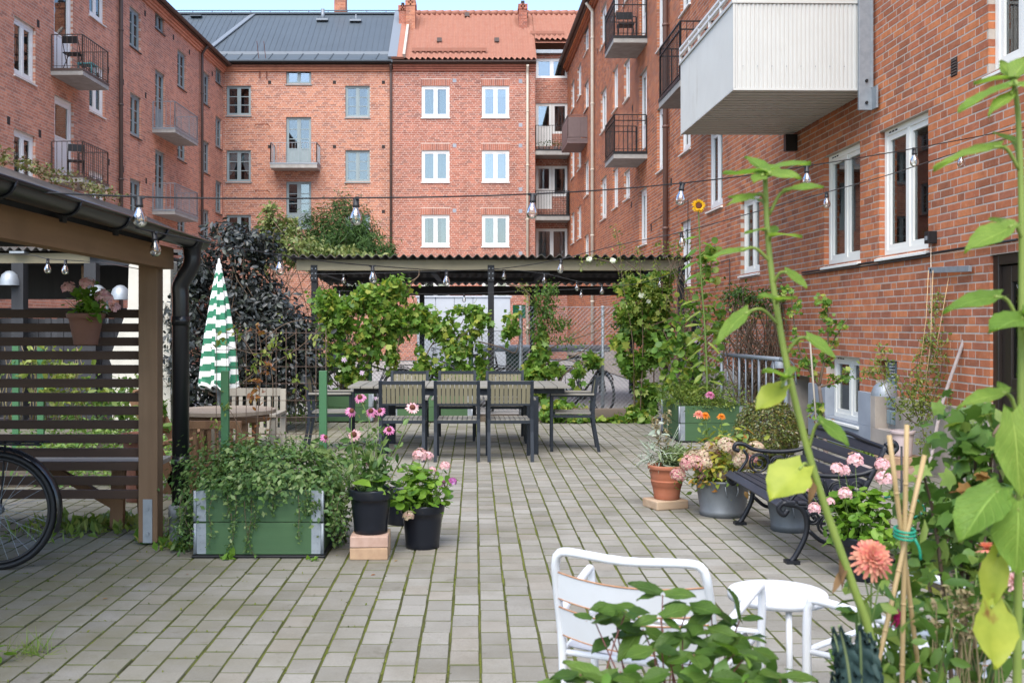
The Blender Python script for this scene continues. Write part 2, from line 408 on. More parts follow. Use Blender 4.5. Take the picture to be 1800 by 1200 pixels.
M['cable'] = mat('black_cable', (.012, .012, .013), .5)
M['door_brown'] = mat('door_dark', (.022, .016, .013), .35, namt=.3)
M['glassblock'] = mat('glass_block', (.20, .27, .29), .12, spec=.8, namt=.7, nscale=9, ncol=(.09, .12, .13))

# ------------------------------------------------------------------ ground
grd = mat('ground_soil', (.13, .115, .09), .95, namt=.8, nscale=.8, ncol=(.08, .08, .05), bump=.5, bscale=12, bdist=.02)
mb = MB(); mb.box(-150, 150, -60, 250, -1.2, -.045); tag(mb.build('ground', grd), kind='structure')
asph = mat('asphalt', (.29, .285, .28), .92, namt=.6, nscale=1.5, ncol=(.22, .215, .21), bump=.4, bscale=80)
mb = MB(); mb.box(-10.2, 4.3, 15.75, 42.4, -.3, -.03); tag(mb.build('asphalt_yard', asph), kind='structure')

def moss_bed():
    m, nt, b, out = _new('paving_joint')
    n = _contrast(nt, _noise(nt, 2.2, 5, .65, 'World'), .30, .58)
    n2 = _contrast(nt, _noise(nt, 45, 3, .6, 'World'), .3, .7)
    c = _mix(nt, n, (.036, .033, .024), _mix(nt, n2, (.075, .09, .016), (.13, .145, .025)))
    nt.links.new(c, b.inputs['Base Color']); b.inputs['Roughness'].default_value = .95; b.inputs['Specular IOR Level'].default_value = .1
    _bump(nt, b, _noise(nt, 160, 3, .6, 'World'), .8, .006); return m
def paver_mat():
    m, nt, b, out = _new('paver_concrete')
    c = _ramp(nt, _rand(nt), [(.18, .171, .146), (.232, .221, .193), (.258, .246, .217), (.205, .195, .170), (.242, .222, .188)])
    sp = _contrast(nt, _noise(nt, 230, 2, .7, 'World'), .34, .66)
    c = _mix(nt, 1., c, _mix(nt, sp, (.80, .80, .79), (1.1, 1.1, 1.1)), 'MULTIPLY')
    st = _contrast(nt, _noise(nt, 1.1, 7, .7, 'World'), .42, .68)
    c = _mix(nt, 1., c, _mix(nt, st, (1, 1, 1), (.68, .66, .60)), 'MULTIPLY')
    s2 = _contrast(nt, _noise(nt, 5.5, 6, .75, 'World'), .60, .70)
    c = _mix(nt, 1., c, _mix(nt, s2, (1, 1, 1), (.72, .70, .64)), 'MULTIPLY')
    dp = _contrast(nt, _noise(nt, 16, 4, .7, 'World'), .62, .75)
    c = _mix(nt, 1., c, _mix(nt, dp, (1, 1, 1), (.80, .78, .72)), 'MULTIPLY')
    # algae film near the left planting
    g = nt.nodes.new('ShaderNodeNewGeometry'); sx = nt.nodes.new('ShaderNodeSeparateXYZ'); nt.links.new(g.outputs['Position'], sx.inputs[0])
    mr = nt.nodes.new('ShaderNodeMapRange'); mr.inputs[1].default_value = -.4; mr.inputs[2].default_value = -2.1; mr.clamp = True; nt.links.new(sx.outputs[0], mr.inputs[0])
    mu = nt.nodes.new('ShaderNodeMath'); mu.operation = 'MULTIPLY'; nt.links.new(mr.outputs[0], mu.inputs[0])
    nt.links.new(_contrast(nt, _noise(nt, 2.6, 5, .6, 'World'), .3, .62), mu.inputs[1])
    mu2 = nt.nodes.new('ShaderNodeMath'); mu2.operation = 'MULTIPLY'; mu2.inputs[1].default_value = .8; nt.links.new(mu.outputs[0], mu2.inputs[0])
    c = _mix(nt, mu2.outputs[0], c, (.135, .125, .07))
    nt.links.new(c, b.inputs['Base Color']); b.inputs['Roughness'].default_value = .85; b.inputs['Specular IOR Level'].default_value = .25
    _bump(nt, b, _noise(nt, 260, 3, .7, 'World'), .45, .0025); return m
mb = MB(); mb.box(-5.4, 4.7, 2.0, 15.75, -.35, -.0048); paving = tag(mb.build('paving', moss_bed()), kind='structure')
PW, PD = .1341, .1860
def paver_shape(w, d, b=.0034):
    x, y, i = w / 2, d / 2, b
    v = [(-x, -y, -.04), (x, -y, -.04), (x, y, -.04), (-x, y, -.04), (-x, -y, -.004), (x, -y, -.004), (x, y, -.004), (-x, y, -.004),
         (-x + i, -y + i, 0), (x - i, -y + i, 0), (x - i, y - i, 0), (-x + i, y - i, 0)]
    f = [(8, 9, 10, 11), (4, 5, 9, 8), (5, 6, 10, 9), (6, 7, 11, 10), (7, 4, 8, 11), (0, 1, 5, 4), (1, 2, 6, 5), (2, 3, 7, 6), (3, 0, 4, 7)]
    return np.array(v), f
pm = paver_mat()
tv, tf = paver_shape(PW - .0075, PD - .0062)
cells = []; COFF = {}
for i in range(-40, 36):
    x = .0238 + (i + .5) * PW
    off = COFF[i] = (i % 2) * PD * .5 + rnd.uniform(-.012, .012)
    for j in range(0, 72):
        y = 2.42 + off + j * PD
        if y > 15.6 or x > 4.56 - .0164 * y or x < -5.3: continue
        if y < 2.9 and x > -.3: continue
        if 2.5 < x < 3.35 and 4.9 < y < 6.2: continue
        px, py = CX + FPX * x / y, CY + FPX * EYE / y
        vis = -40 < px < 1840 and py < 1215
        cells.append((vis, -1.0 / y, x, y))
cells.sort(key=lambda c: (not c[0], c[3]))
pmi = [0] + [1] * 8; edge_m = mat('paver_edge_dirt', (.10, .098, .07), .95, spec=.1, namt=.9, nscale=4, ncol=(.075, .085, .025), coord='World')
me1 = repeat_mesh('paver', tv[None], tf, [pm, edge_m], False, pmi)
rest = []
for k, (vis, _, x, y) in enumerate(cells):
    R = Matrix.Rotation(rnd.gauss(0, .006), 4, 'Z') @ Matrix.Rotation(max(-.012, min(.012, rnd.gauss(0, .004))), 4, 'X') @ Matrix.Rotation(max(-.014, min(.014, rnd.gauss(0, .0045))), 4, 'Y')
    Mx = T(x + rnd.gauss(0, .0012), y + rnd.gauss(0, .0022), max(-.001, rnd.gauss(.0008, .0012))) @ R
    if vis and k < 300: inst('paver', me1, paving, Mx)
    else:
        Mn = np.array(Mx); rest.append(tv @ Mn[:3, :3].T + Mn[:3, 3])
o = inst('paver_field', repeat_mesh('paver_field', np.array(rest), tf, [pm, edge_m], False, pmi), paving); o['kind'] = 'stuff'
# moss cushions and seedlings in the joints
mossm = leaf_mat('moss', [(.07, .095, .014), (.12, .145, .02), (.17, .175, .03)], .15, .8, .1)
pts = []
for _ in range(15000):
    i = rnd.randrange(-36, 24); x = .0238 + i * PW; y = 3.7 + 9.5 * rnd.random() ** 1.3
    wgt = .55 if -2.2 < x < .9 else .25
    if math.sin(x * 5.1 + y * 1.7) * math.sin(y * 2.3 - x * 1.3) + rnd.random() * .9 > .15 and rnd.random() < wgt + .3: pts.append((x + rnd.gauss(0, .0025), y, rnd.uniform(-.005, .001)))
for _ in range(9000):
    i = rnd.randrange(-36, 0); x = .0238 + (i + rnd.random()) * PW
    y = 2.42 + COFF[i] + rnd.randrange(8, 34) * PD - PD / 2
    if rnd.random() < min(1, max(0, (-.4 - x) * .5)): pts.append((x, y + rnd.gauss(0, .002), rnd.uniform(-.004, .001)))
foliage('joint_moss', paving, [(np.array(pts), .016, 'small', dict(up=1.2, droop=.1))], mossm)

# ------------------------------------------------------------------ brick walls
BH = .075
def snap(z): return round(z / BH) * BH
def spans(u0, u1, za, zb, ops):
    iv = [(u0, u1)]
    for (a, b, c, d) in ops:
        if c < zb - 1e-4 and d > za + 1e-4:
            nv = []
            for s, t in iv:
                if b <= s or a >= t: nv.append((s, t)); continue
                if a > s: nv.append((s, a))
                if b < t: nv.append((b, t))
            iv = nv
    return iv
def wall_boxes(mb, u0, u1, z0, z1, ops, y0, y1, m=0, inset=0.):
    zs = sorted({z0, z1} | {z for o in ops for z in o[2:4] if z0 < z < z1})
    for za, zb in zip(zs, zs[1:]):
        for s, t in spans(u0, u1, za, zb, ops):
            mb.box(s - (inset if s > u0 else 0), t + (inset if t < u1 else 0), y0, y1, za, zb, m)
def brickwork(root, u0, u1, z0, z1, ops, bm, mm, single=None, soldiers=()):
    """bricks one by one over a mortar backing; single(u,z)->photo size (px) picks the pieces that become parts"""
    B = []
    allops = list(ops) + list(soldiers)
    nz = int(round((z1 - z0) / BH))
    for r in range(nz):
        za = z0 + r * BH; zb = za + BH
        for s, t in spans(u0, u1, za + .005, zb - .005, allops):
            u = u0 - (0, .324, .131, .455)[r % 4] - .7; seq = 0
            while u < t:
                L = (.25, .25, .12)[seq % 3]; seq += 1
                a, b = max(u, s), min(u + L, t)
                if a == s and b - a < .03: pass
                elif b - a > .02: B.append((a + .001, b - .001, za + .007, zb - .007, b - a > L - 1e-6))
                u += L + .012
    for (a, b, za, zb) in soldiers:
        n = max(1, int((b - a) / .075))
        for k in range(n): B.append((a + (b - a) * k / n + .005, a + (b - a) * (k + 1) / n - .005, za + .004, zb - .006, False))
    chosen = set()
    if single:
        rank = [(single((b[0] + b[1]) / 2, (b[2] + b[3]) / 2) * (b[1] - b[0]), i) for i, b in enumerate(B) if b[4]]
        rank.sort(reverse=True); chosen = {i for w, i in rank[:300] if w > 0}
    arr = np.array([b[:4] for i, b in enumerate(B) if i not in chosen]); n = len(arr)
    y = NR.uniform(-.0016, .0004, n); V = np.zeros((n, 8, 3)); jz = NR.normal(0, .0012, (n, 2)); ju = NR.normal(0, .0015, (n, 2))
    for k, (iu, iy, iz) in enumerate([(0, 0, 0), (1, 0, 0), (1, 1, 0), (0, 1, 0), (0, 0, 1), (1, 0, 1), (1, 1, 1), (0, 1, 1)]):
        V[:, k, 0] = arr[:, iu] + ju[:, iu] * .5; V[:, k, 1] = y if iy == 0 else .105; V[:, k, 2] = arr[:, 2 + iz] + jz[:, iz]
    bf = [(0, 1, 5, 4), (1, 2, 6, 5), (3, 0, 4, 7), (4, 5, 6, 7), (0, 3, 2, 1)]
    o = inst('brickwork', repeat_mesh('brickwork', V, bf, bm), root); o['kind'] = 'stuff'
    shp = {}
    for i in sorted(chosen):
        a, b, za, zb, _ = B[i]; L = round(b - a, 3)
        if L not in shp:
            w, h = L / 2, (BH - .014) / 2; q = .002
            mv = [(-w + q, 0, -h + q), (w - q, 0, -h + q), (w - q, 0, h - q), (-w + q, 0, h - q), (-w, q, -h), (w, q, -h), (w, q, h), (-w, q, h), (-w, .105, -h), (w, .105, -h), (w, .105, h), (-w, .105, h)]
            mf = [(0, 1, 2, 3), (4, 5, 1, 0), (5, 6, 2, 1), (6, 7, 3, 2), (7, 4, 0, 3), (8, 9, 5, 4), (9, 10, 6, 5), (10, 11, 7, 6), (11, 8, 4, 7)]
            shp[L] = repeat_mesh('brick', np.array(mv)[None], mf, bm)
        inst('brick', shp[L], root, T((a + b) / 2, rnd.uniform(-.0016, 0), (za + zb) / 2) @ Matrix.Rotation(rnd.gauss(0, .005), 4, 'Y') @ Matrix.Rotation(rnd.gauss(0, .003), 4, 'Z'))
    mb = MB(); wall_boxes(mb, u0, u1, z0, z1, ops, .0018, .30, 0, -.003)
    mb.build('wall', mm, root)

def make_window(root, u0, u1, z0, z1, fm, cols=2, rows=1, r=.07, fw=.055, sw=.05, mw=.05, sill=True, curtain='auto', glass='glass', panel=0., name='window', sillm=None, vents=False, bright=False):
    """frame with sashes; panes, curtain, sill and the dark room behind are its own pieces"""
    mb = MB(); d0, d1 = r, r + .085
    W = u1 - u0
    mb.box(u0, u0 + fw, d0, d1, z0, z1); mb.box(u1 - fw, u1, d0, d1, z0, z1)
    mb.box(u0 + fw, u1 - fw, d0, d1, z1 - fw, z1); mb.box(u0 + fw, u1 - fw, d0, d1, z0, z0 + fw)
    cw = (W - 2 * fw - (cols - 1) * mw) / cols; cells = []; COFF = {}
    for c in range(cols):
        a = u0 + fw + c * (cw + mw); b = a + cw
        if c < cols - 1: mb.box(b, b + mw, d0, d1, z0 + fw, z1 - fw)
        y0, y1 = r + .012, r + .07
        za, zb = z0 + fw, z1 - fw
        mb.box(a, a + sw, y0, y1, za, zb); mb.box(b - sw, b, y0, y1, za, zb)
        mb.box(a + sw, b - sw, y0, y1, zb - sw, zb); mb.box(a + sw, b - sw, y0, y1, za, za + sw)
        if panel and (name == 'balcony_door'): mb.box(a + sw, b - sw, y0 + .01, y1 - .01, za + sw, za + sw + panel); zlo = za + sw + panel + .04; mb.box(a + sw, b - sw, y0, y1, zlo - .04, zlo)
        else: zlo = za + sw
        zhi = zb - sw; hh = (zhi - zlo - (rows - 1) * .03) / rows
        for k in range(rows):
            q = zlo + k * (hh + .03); cells.append((a + sw, b - sw, q, q + hh))
            if k < rows - 1: mb.box(a + sw, b - sw, y0 + .006, y1 - .006, q + hh, q + hh + .03)
    if vents:
        for k in range(3): mb.box(u0 + .12 + k * .075, u0 + .17 + k * .075, d0 - .004, d0, z1 - .04, z1 - .025, 1)
    w = mb.build(name, [fm, M['soot']], root)
    for a, b, c, d in cells:
        pb = MB(); pb.box(a, b, r + .036, r + .042, c, d); pb.build('pane', M[glass], w)
    if curtain == 'auto': curtain = rnd.choice(['sides', 'sides', 'sheer', 'none', 'half', 'blind'])
    if curtain != 'none':
        cb = MB(); yy = r + (.11 if bright else .17)
        def drape(a, b, c, d, ph):
            n = max(6, int((b - a) / .025)); amp = .012
            vs = [(a + (b - a) * k / n, yy + amp * math.sin(k * 1.9 + ph) + .004 * rnd.random(), z) for k in range(n + 1) for z in (c, d)]
            cb.add(vs, [(2 * k, 2 * k + 2, 2 * k + 3, 2 * k + 1) for k in range(n)], 0, True)
        if curtain == 'sides2':
            drape(u0, u0 + W * .42, z0, z1, 1); drape(u1 - W * .36, u1, z0, z1, 2)
        elif curtain == 'sides':
            drape(u0, u0 + W * rnd.uniform(.2, .33), z0, z1, 1); drape(u1 - W * rnd.uniform(.2, .33), u1, z0, z1, 2)
        elif curtain == 'sheer': drape(u0, u1, z0, z1, 0)
        elif curtain == 'half': drape(u0, u0 + W * .5, z0, z1, 1)
        elif curtain == 'blind': drape(u0, u1, z1 - (z1 - z0) * rnd.uniform(.25, .6), z1, 0)
        elif curtain == 'tieback':
            for sgn, e in ((1, u0), (-1, u1)):
                vs = []; n = 12
                for k in range(n + 1):
                    t = k / n; wd = W * (.46 * (1 - t) ** .6 + .07)
                    vs += [(e, yy, z1 - t * (z1 - z0) * .8), (e + sgn * wd, yy + .01 * math.sin(k), z1 - t * (z1 - z0) * .8)]
                cb.add(vs, [(2 * k, 2 * k + 1, 2 * k + 3, 2 * k + 2) for k in range(n)], 0, True)
        cb.build('curtain', M['net_curtain'] if bright else (M['curtain'] if rnd.random() < .75 else M['curtain_grey']), w)
    ib = MB(); a, b, c, d, y0, y1 = u0 - .25, u1 + .25, z0 - .3, z1 + .25, .31, .95
    ib.add([(a, y0, c), (b, y0, c), (b, y1, c), (a, y1, c), (a, y0, d), (b, y0, d), (b, y1, d), (a, y1, d)], [(0, 1, 2, 3), (4, 7, 6, 5), (3, 2, 6, 7), (0, 3, 7, 4), (1, 5, 6, 2)])
    ib.build('room', M['interior'], w)
    if sill:
        sb = MB(); sb.add([(u0 - .03, -.045, z0 - .035), (u1 + .03, -.045, z0 - .035), (u1 + .03, r, z0 - .003), (u0 - .03, r, z0 - .003),
                           (u0 - .03, -.045, z0 - .06), (u1 + .03, -.045, z0 - .06), (u1 + .03, -.002, z0 - .06), (u0 - .03, -.002, z0 - .06)],
                          [(0, 1, 2, 3), (4, 5, 1, 0), (4, 7, 6, 5), (0, 3, 7, 4), (1, 5, 6, 2)])
        sb.build('sill', sillm or fm, w)
    return w

def balcony(root, u0, u1, dep, zf, zr, sm, rm, bars=.105, mids=(), panel=None, thick=.16, y=0.):
    """slab with a steel railing; u along the wall, dep out from it"""
    mb = MB(); mb.box(u0, u1, y - dep, y, zf - thick, zf); mb.box(u0 - .012, u1 + .012, y - dep - .012, y - .002, zf - .05, zf + .012, 1)
    s = mb.build('balcony', [sm, rm], root)
    rb = MB(); p = .022
    cor = [(u0 + .02, y - .02), (u0 + .02, y - dep + .02), (u1 - .02, y - dep + .02), (u1 - .02, y - .02)]
    for (a, b), (c, d) in zip(cor, cor[1:]):
        for z in (zr, *mids): rb.bar((a, b, z), (c, d, z), .03, .018)
        rb.bar((a, b, zf + .07), (c, d, zf + .07), .02, .012)
        L = math.hypot(c - a, d - b); n = max(1, int(L / bars))
        for k in range(n + 1):
            t = k / n; w = .03 if k in (0, n) else .012
            rb.bar((a + (c - a) * t, b + (d - b) * t, zf), (a + (c - a) * t, b + (d - b) * t, zr - .012), w, w)
    r = rb.build('railing', rm, s)
    if panel:
        pb = MB()
        for (a, b), (c, d) in zip(cor, cor[1:]): pb.bar((a, b, (zf + zr) / 2), (c, d, (zf + zr) / 2), .012, (zr - zf) * .86)
        pb.build('side_panel', panel, s)
    return s
def downpipe(root, u, y, z0, z1, m, r=.05, elbow=None, clips=2.2):
    mb = MB()
    pts = [(u, y, z0), (u, y, z1)]
    if elbow: pts = [(u, y, z0)] + smooth_curve([(u, y, z1 - .45), (u, y, z1 - .3), (u, elbow * .6, z1 - .16), (u, elbow, z1)], 3)
    mb.tube(pts, r, 10)
    z = z0 + 1.3
    while z < z1 - .5: mb.lathe([(r, 0), (r * 1.25, 0), (r * 1.25, .05), (r, .05)], 10, (u, y, z)); z += clips
    return mb.build('downpipe', m, root)
def cornice(root, u0, u1, z, m, gm, y=0.):
    mb = MB(); mb.box(u0, u1, y - .07, y - .002, z - .32, z - .245); mb.box(u0, u1, y - .12, y - .002, z - .24, z - .165); mb.box(u0, u1, y - .18, y - .002, z - .16, z - .08)
    mb.build('cornice', m, root)
    gb = MB(); n = 8
    prof = [(y - .33 + .075 * math.cos(PI + PI * k / n), z + .02 + .075 * math.sin(PI + PI * k / n)) for k in range(n + 1)]
    prof += [(a * 1. + (y - .33 - a) * .1, b + .004) for a, b in reversed(prof)]
    gb.v = []; k = len(prof)
    vs = [(u0, a, b) for a, b in prof] + [(u1, a, b) for a, b in prof]
    gb.add(vs, [(i, (i + 1) % k, (i + 1) % k + k, i + k) for i in range(k)] + [tuple(range(k)), tuple(reversed(range(k, 2 * k)))])
    gb.box(u0, u1, y - .26, y, z - .07, z + .02)
    return gb.build('gutter', gm, root)

# ---- block along the right: white sheet-metal balcony, brown door
def ZR(px): return 4.585 / ((px - CX) / FPX + .0164)
def UR(px): return 43 - ZR(px)
def zat(py, Z): return EYE + (CY - py) * Z / FPX
right = empty('apartment_building', 'dark red brick block with white windows and a large pale sheet-metal balcony', 'building', (3.88, 43, 0), math.atan2(-1, .0164))
def opR(x0, x1, yt, yb): Z = ZR(x0); return (UR(x0), UR(x1), snap(zat(yt, Z)), snap(zat(yb, Z)))
wins_r = []   # u0,u1,z0,z1,kind
def addR(x0, x1, yt, yb, kind='w', **k):
    u0, u1, zt, zb = opR(x0, x1, yt, yb); wins_r.append((u0, u1, zb, zt, kind, k))
addR(1546, 1632, 231, 452, vents=True, curtain='sides2', bright=True); addR(1449, 1512, 279, 466, vents=True, curtain='sides2', bright=True)
addR(1302, 1335, 350, 486, curtain='sheer', bright=True); addR(1244, 1270, 232, 368, curtain='half', bright=True); addR(1738, 1838, -190, 124, curtain='sheer', bright=True)
addR(1196, 1214, 126, 270); addR(1155, 1170, 192, 304); addR(1155, 1170, -20, 88); addR(1196, 1214, -20, 28)
addR(1196, 1214, 390, 500)
for a, b, l in ((1056, 1066, ((20, 88), (166, 236), (316, 388))), (1077, 1086, ((128, 200), (302, 366), (-20, 32))), (1097, 1107, ((112, 180), (302, 354), (-40, 10))),
                (1027, 1034.5, ((58, 100), (152, 196), (290, 348), (416, 460))), (1015, 1021.5, ((122, 178), (264, 302), (364, 422))), (1004, 1009.5, ((148, 198), (264, 316), (376, 430)))):
    for t, bt in l: addR(a, b, t, bt)
for t, bt in ((132, 268), (-58, 74), (335, 430)): addR(1124, 1137, t, bt, 'd' if bt < 300 else 'w')
ZD0, ZD1 = 8.82, 7.72
door_op = (43 - ZD0, 43 - ZD1, 0., 2.025)
bas1 = (UR(1453), UR(1511), snap(.33), snap(1.04)); gbl = (UR(1541), UR(1577), snap(.28), snap(1.06)); stair = (UR(1392), UR(1423), 0., .75)
ops_r = [w[:4] for w in wins_r] + [door_op, bas1, gbl, stair]
PB = .675
def single_r(u, z):
    Z = 43 - u; X = 3.88 + .0164 * u; px = CX + FPX * X / Z; py = CY - (z - EYE) * FPX / Z
    if not (-5 < py < 1200 and px < 1795) or (px < 1536 and py < 160) or (px < 1500 and py < 245) : return -1
    return 1000 / Z / Z
brickwork(right, 0, 37, PB, 12.0, ops_r, M['brick_right'], M['mortar'], single_r)
mb = MB()
for (a, b, m) in ((0, UR(1416), 0), (UR(1416), UR(1533), 1), (UR(1533), 37, 0)): wall_boxes(mb, a, b, 0, PB, ops_r, -.018, .30, m)
mb.build('plinth', [M['plinth_beige'], M['plinth_blue']], right, bevel=.004)
for (a, b, c, d, kind, k) in wins_r:
    near = a > 25
    if kind == 'd': make_window(right, a, b, c, d, M['white'], 1 if b - a < 1 else 2, 1, name='balcony_door', panel=.5, sill=False, **k)
    else: make_window(right, a, b, c, d, M['offwhite'] if near else M['white'], 2, 1, r=.06, fw=.06 if near else .09, sw=.055, sillm=M['offwhite'], **k)
make_window(right, *bas1, M['offwhite'], 2, 1, r=.1, fw=.05, sw=.05, vents=True, curtain='sheer', bright=True)
# glass-block cellar light with its vent
a, b, c, d = gbl; mb = MB(); mb.box(a, b, .13, .15, c, d); gl = mb.build('cellar_light', M['concrete'], right)
n, mrows = 3, 4; us = [a + .03 + (b - a - .2) * k / n for k in range(n + 1)]
for i in range(n):
    for j in range(mrows):
        zz = [c + .04 + (d - c - .05) * q / mrows for q in (j, j + 1)]
        if j == mrows - 1 and i == 1: continue
        p = MB(); p.box(us[i] + .008, us[i + 1] - .008, .09, .128, zz[0] + .008, zz[1] - .008); p.build('glass_block', M['glassblock'], gl, bevel=.012)
p = MB(); za, zb = c + .04 + (d - c - .05) * .75, d - .02
for k in range(5): p.box(us[1] + .008, us[2] - .008, .08, .125, za + (zb - za) * k / 5 + .005, za + (zb - za) * (k + .6) / 5)
p.build('vent_grille', M['white'], gl)
# stair opening to the cellar
mb = MB(); a, b, c, d = stair; mb.box(a, b, .7, .75, -.045, d + .1); mb.box(a - .03, a, .31, .75, -.045, d); mb.box(b, b + .03, .31, .75, -.045, d); mb.build('cellar_opening', mat('opening_grey', (.085, .09, .10), .8), right)
# entrance door
a, b, c, d = door_op; mb = MB(); q = .025
mb.box(a, a + .09, q, q + .1, 0, d); mb.box(b - .09, b, q, q + .1, 0, d); mb.box(a + .09, b - .09, q, q + .1, d - .09, d); mb.box(a, b, .20, .34, -.04, .02)
fr = mb.build('door_frame', M['door_brown'], right, bevel=.006)
mb = MB(); y0, y1 = q + .03, q + .08; A0, B0 = a + .093, b - .093; sx = .15
mb.box(A0, A0 + sx, y0, y1, .02, d - .1); mb.box(B0 - sx, B0, y0, y1, .02, d - .1); mb.box(A0 + sx, B0 - sx, y0, y1, d - .24, d - .1); mb.box(A0 + sx, B0 - sx, y0, y1, .02, .98)
for k in range(6): mb.box(A0 + sx + .02 + k * .105, A0 + sx + .115 + k * .105, y0 - .012, y0 - .001, .16, .86)
dl = mb.build('door', M['door_brown'], right, bevel=.006)
pb = MB(); pb.box(A0 + sx, B0 - sx, y0 + .02, y0 + .028, .98, d - .24); pb.build('pane', M['glass'], dl)
pb = MB(); pb.tube([(B0 - .09, y0 - .002, 1.02), (B0 - .09, y0 - .06, 1.02), (B0 - .2, y0 - .06, 1.02)], .011, 8); pb.build('handle', M['galv'], dl)
pb = MB(); pb.box(a - .1, b + .1, .9, .95, 0, 2.3); pb.box(A0 + .3, A0 + .36, .6, .66, 0, 2.2, 1); pb.build('hallway', [M['interior'], M['plinth_blue']], dl)
# cornice, gutter, roof, pipes
cornice(right, 0, 37, 12.35, M['brick_right'], M['gutter_brown'])
mb = MB(); mb.add([(0, -.34, 12.42), (37, -.34, 12.42), (37, 6, 16.2), (0, 6, 16.2)], [(0, 1, 2, 3)]); mb.add([(0, 6, 16.2), (37, 6, 16.2), (37, 12, 12.4), (0, 12, 12.4)], [(0, 1, 2, 3)]); mb.build('roof', M['tile'], right)
mb = MB(); mb.box(0, 37, 11.8, 12, 0, 12.4); mb.box(0, .25, .31, 11.8, 0, 12.4); mb.box(36.75, 37, .31, 11.8, 0, 12.4); mb.build('rear_wall', M['brick_back'], right)
u = UR(1046); downpipe(right, u, -.09, .9, 12.2, M['pipe_cream'], .055, -.3)
mb = MB(); mb.tube([(u, -.09, 0), (u, -.09, .9)], .06, 10); mb.build('pipe_foot', mat('pipe_red', (.16, .03, .025), .5), right)
downpipe(right, UR(1177), -.09, .0, 12.2, M['pipe_brown'], .058, -.3)
# conduit, cables, junction box, bracket, vent, lamps
def cab(pts, r, name='cable', m=None): q = MB(); q.tube(pts, r, 6); return q.build(name, m or M['cable'], right)
zc = lambda px, py: (UR(px), -.03, zat(py, ZR(px)))
cab([zc(1414, 479), zc(1530, 462), zc(1632, 447), zc(1700, 436), zc(1795, 421)], .012, 'conduit')
cab([zc(1414, 483), zc(1530, 467), zc(1640, 450)], .008)
cab([zc(1180, 372), zc(1212, 352), zc(1212, 430)], .008); cab([zc(1145, 395), zc(1178, 372)], .008)
cab([zc(1216, 478), zc(1286, 456), (UR(1286), -.03, .8)], .008)
p = zc(1644, 417); mb = MB(); mb.box(p[0] - .045, p[0] + .045, -.085, -.002, p[2] - .06, p[2] + .055); mb.box(p[0] - .025, p[0] + .025, -.092, -.0855, p[2] - .03, p[2] + .01, 1)
mb.build('junction_box', [M['black_metal'], M['galv']], right, bevel=.008)
cab([(p[0], -.04, p[2] - .05), (p[0] - .01, -.035, p[2] - .5), (p[0] - .03, -.04, .9)], .004, 'cable', mat('pale_cord', (.6, .48, .36), .7))
p = zc(1643, 475); q = zc(1716, 472); mb = MB(); mb.bar((p[0], -.05, p[2]), (q[0], -.05, q[2]), .03, .055); mb.tube([(p[0] + .06, -.07, p[2]), (p[0] + .06, -.064, p[2])], .014, 10, 1)
mb.build('steel_bracket', [M['galv'], M['black_metal']], right, bevel=.004)
p = zc(1678, 118); mb = MB(); mb.box(p[0] - .06, p[0] + .06, -.004, .012, p[2] - .085, p[2] + .085)
for k in range(6): mb.box(p[0] - .05, p[0] + .05, -.012, -.0045, p[2] - .075 + k * .026, p[2] - .063 + k * .026, 1)
mb.build('wall_vent', [M['soot'], M['gutter_brown']], right)
for k, (px, py) in enumerate(((1042, 118), (1051, 90), (1112, 190), (1145, 400), (1110, 360), (1180, 320))):
    p = zc(px, py); mb = MB(); mb.box(p[0] - .07, p[0] + .07, -.006, .0, p[2] - .08, p[2] + .08); mb.build('wall_vent', M['soot'], right)
def wall_lamp(root, u, z, y=0., out=.22):
    """galvanised half-dome lamp on a bent arm"""
    mb = MB(); mb.tube(smooth_curve([(u, y, z - .3), (u, y - .03, z - .05), (u, y - out * .5, z + .03), (u, y - out, z - .01)], 4), .012, 8)
    l = mb.build('wall_lamp', M['galv'], root)
    sb = MB(); sb.lathe([(.13, -.07), (.125, -.03), (.10, .03), (.06, .065), (.0, .075)], 18, (u, y - out, z)); sb.build('lamp_shade', M['galv'], l)
    return l
p = zc(1400, 640); wall_lamp(right, p[0], p[2] + .02); p = zc(1592, 680); wall_lamp(right, p[0], p[2] - .02)
# projecting steel balconies
def balcR(xn_wall, Zfar, dep, zf, zr, **k):
    Zn = ZR(xn_wall); return balcony(right, 43 - Zfar, 43 - Zn, dep, zf, zr, **k)
balcR(1138, 26.25, .82, 5.62, 6.52, sm=M['concrete'], rm=M['black_metal'], mids=(6.38,)); balcR(1138, 26.25, .82, 8.42, 9.32, sm=M['concrete'], rm=M['black_metal'], mids=(9.18,))
balcony(right, 43 - 19.3, 43 - 17.5, .8, 5.66, 6.62, M['concrete'], M['black_metal'], mids=(6.48,))
balcony(right, 43 - 38.2, 43 - 36.2, .72, 8.02, 8.85, M['balc_brown'], M['balc_brown'], panel=M['balc_brown'])
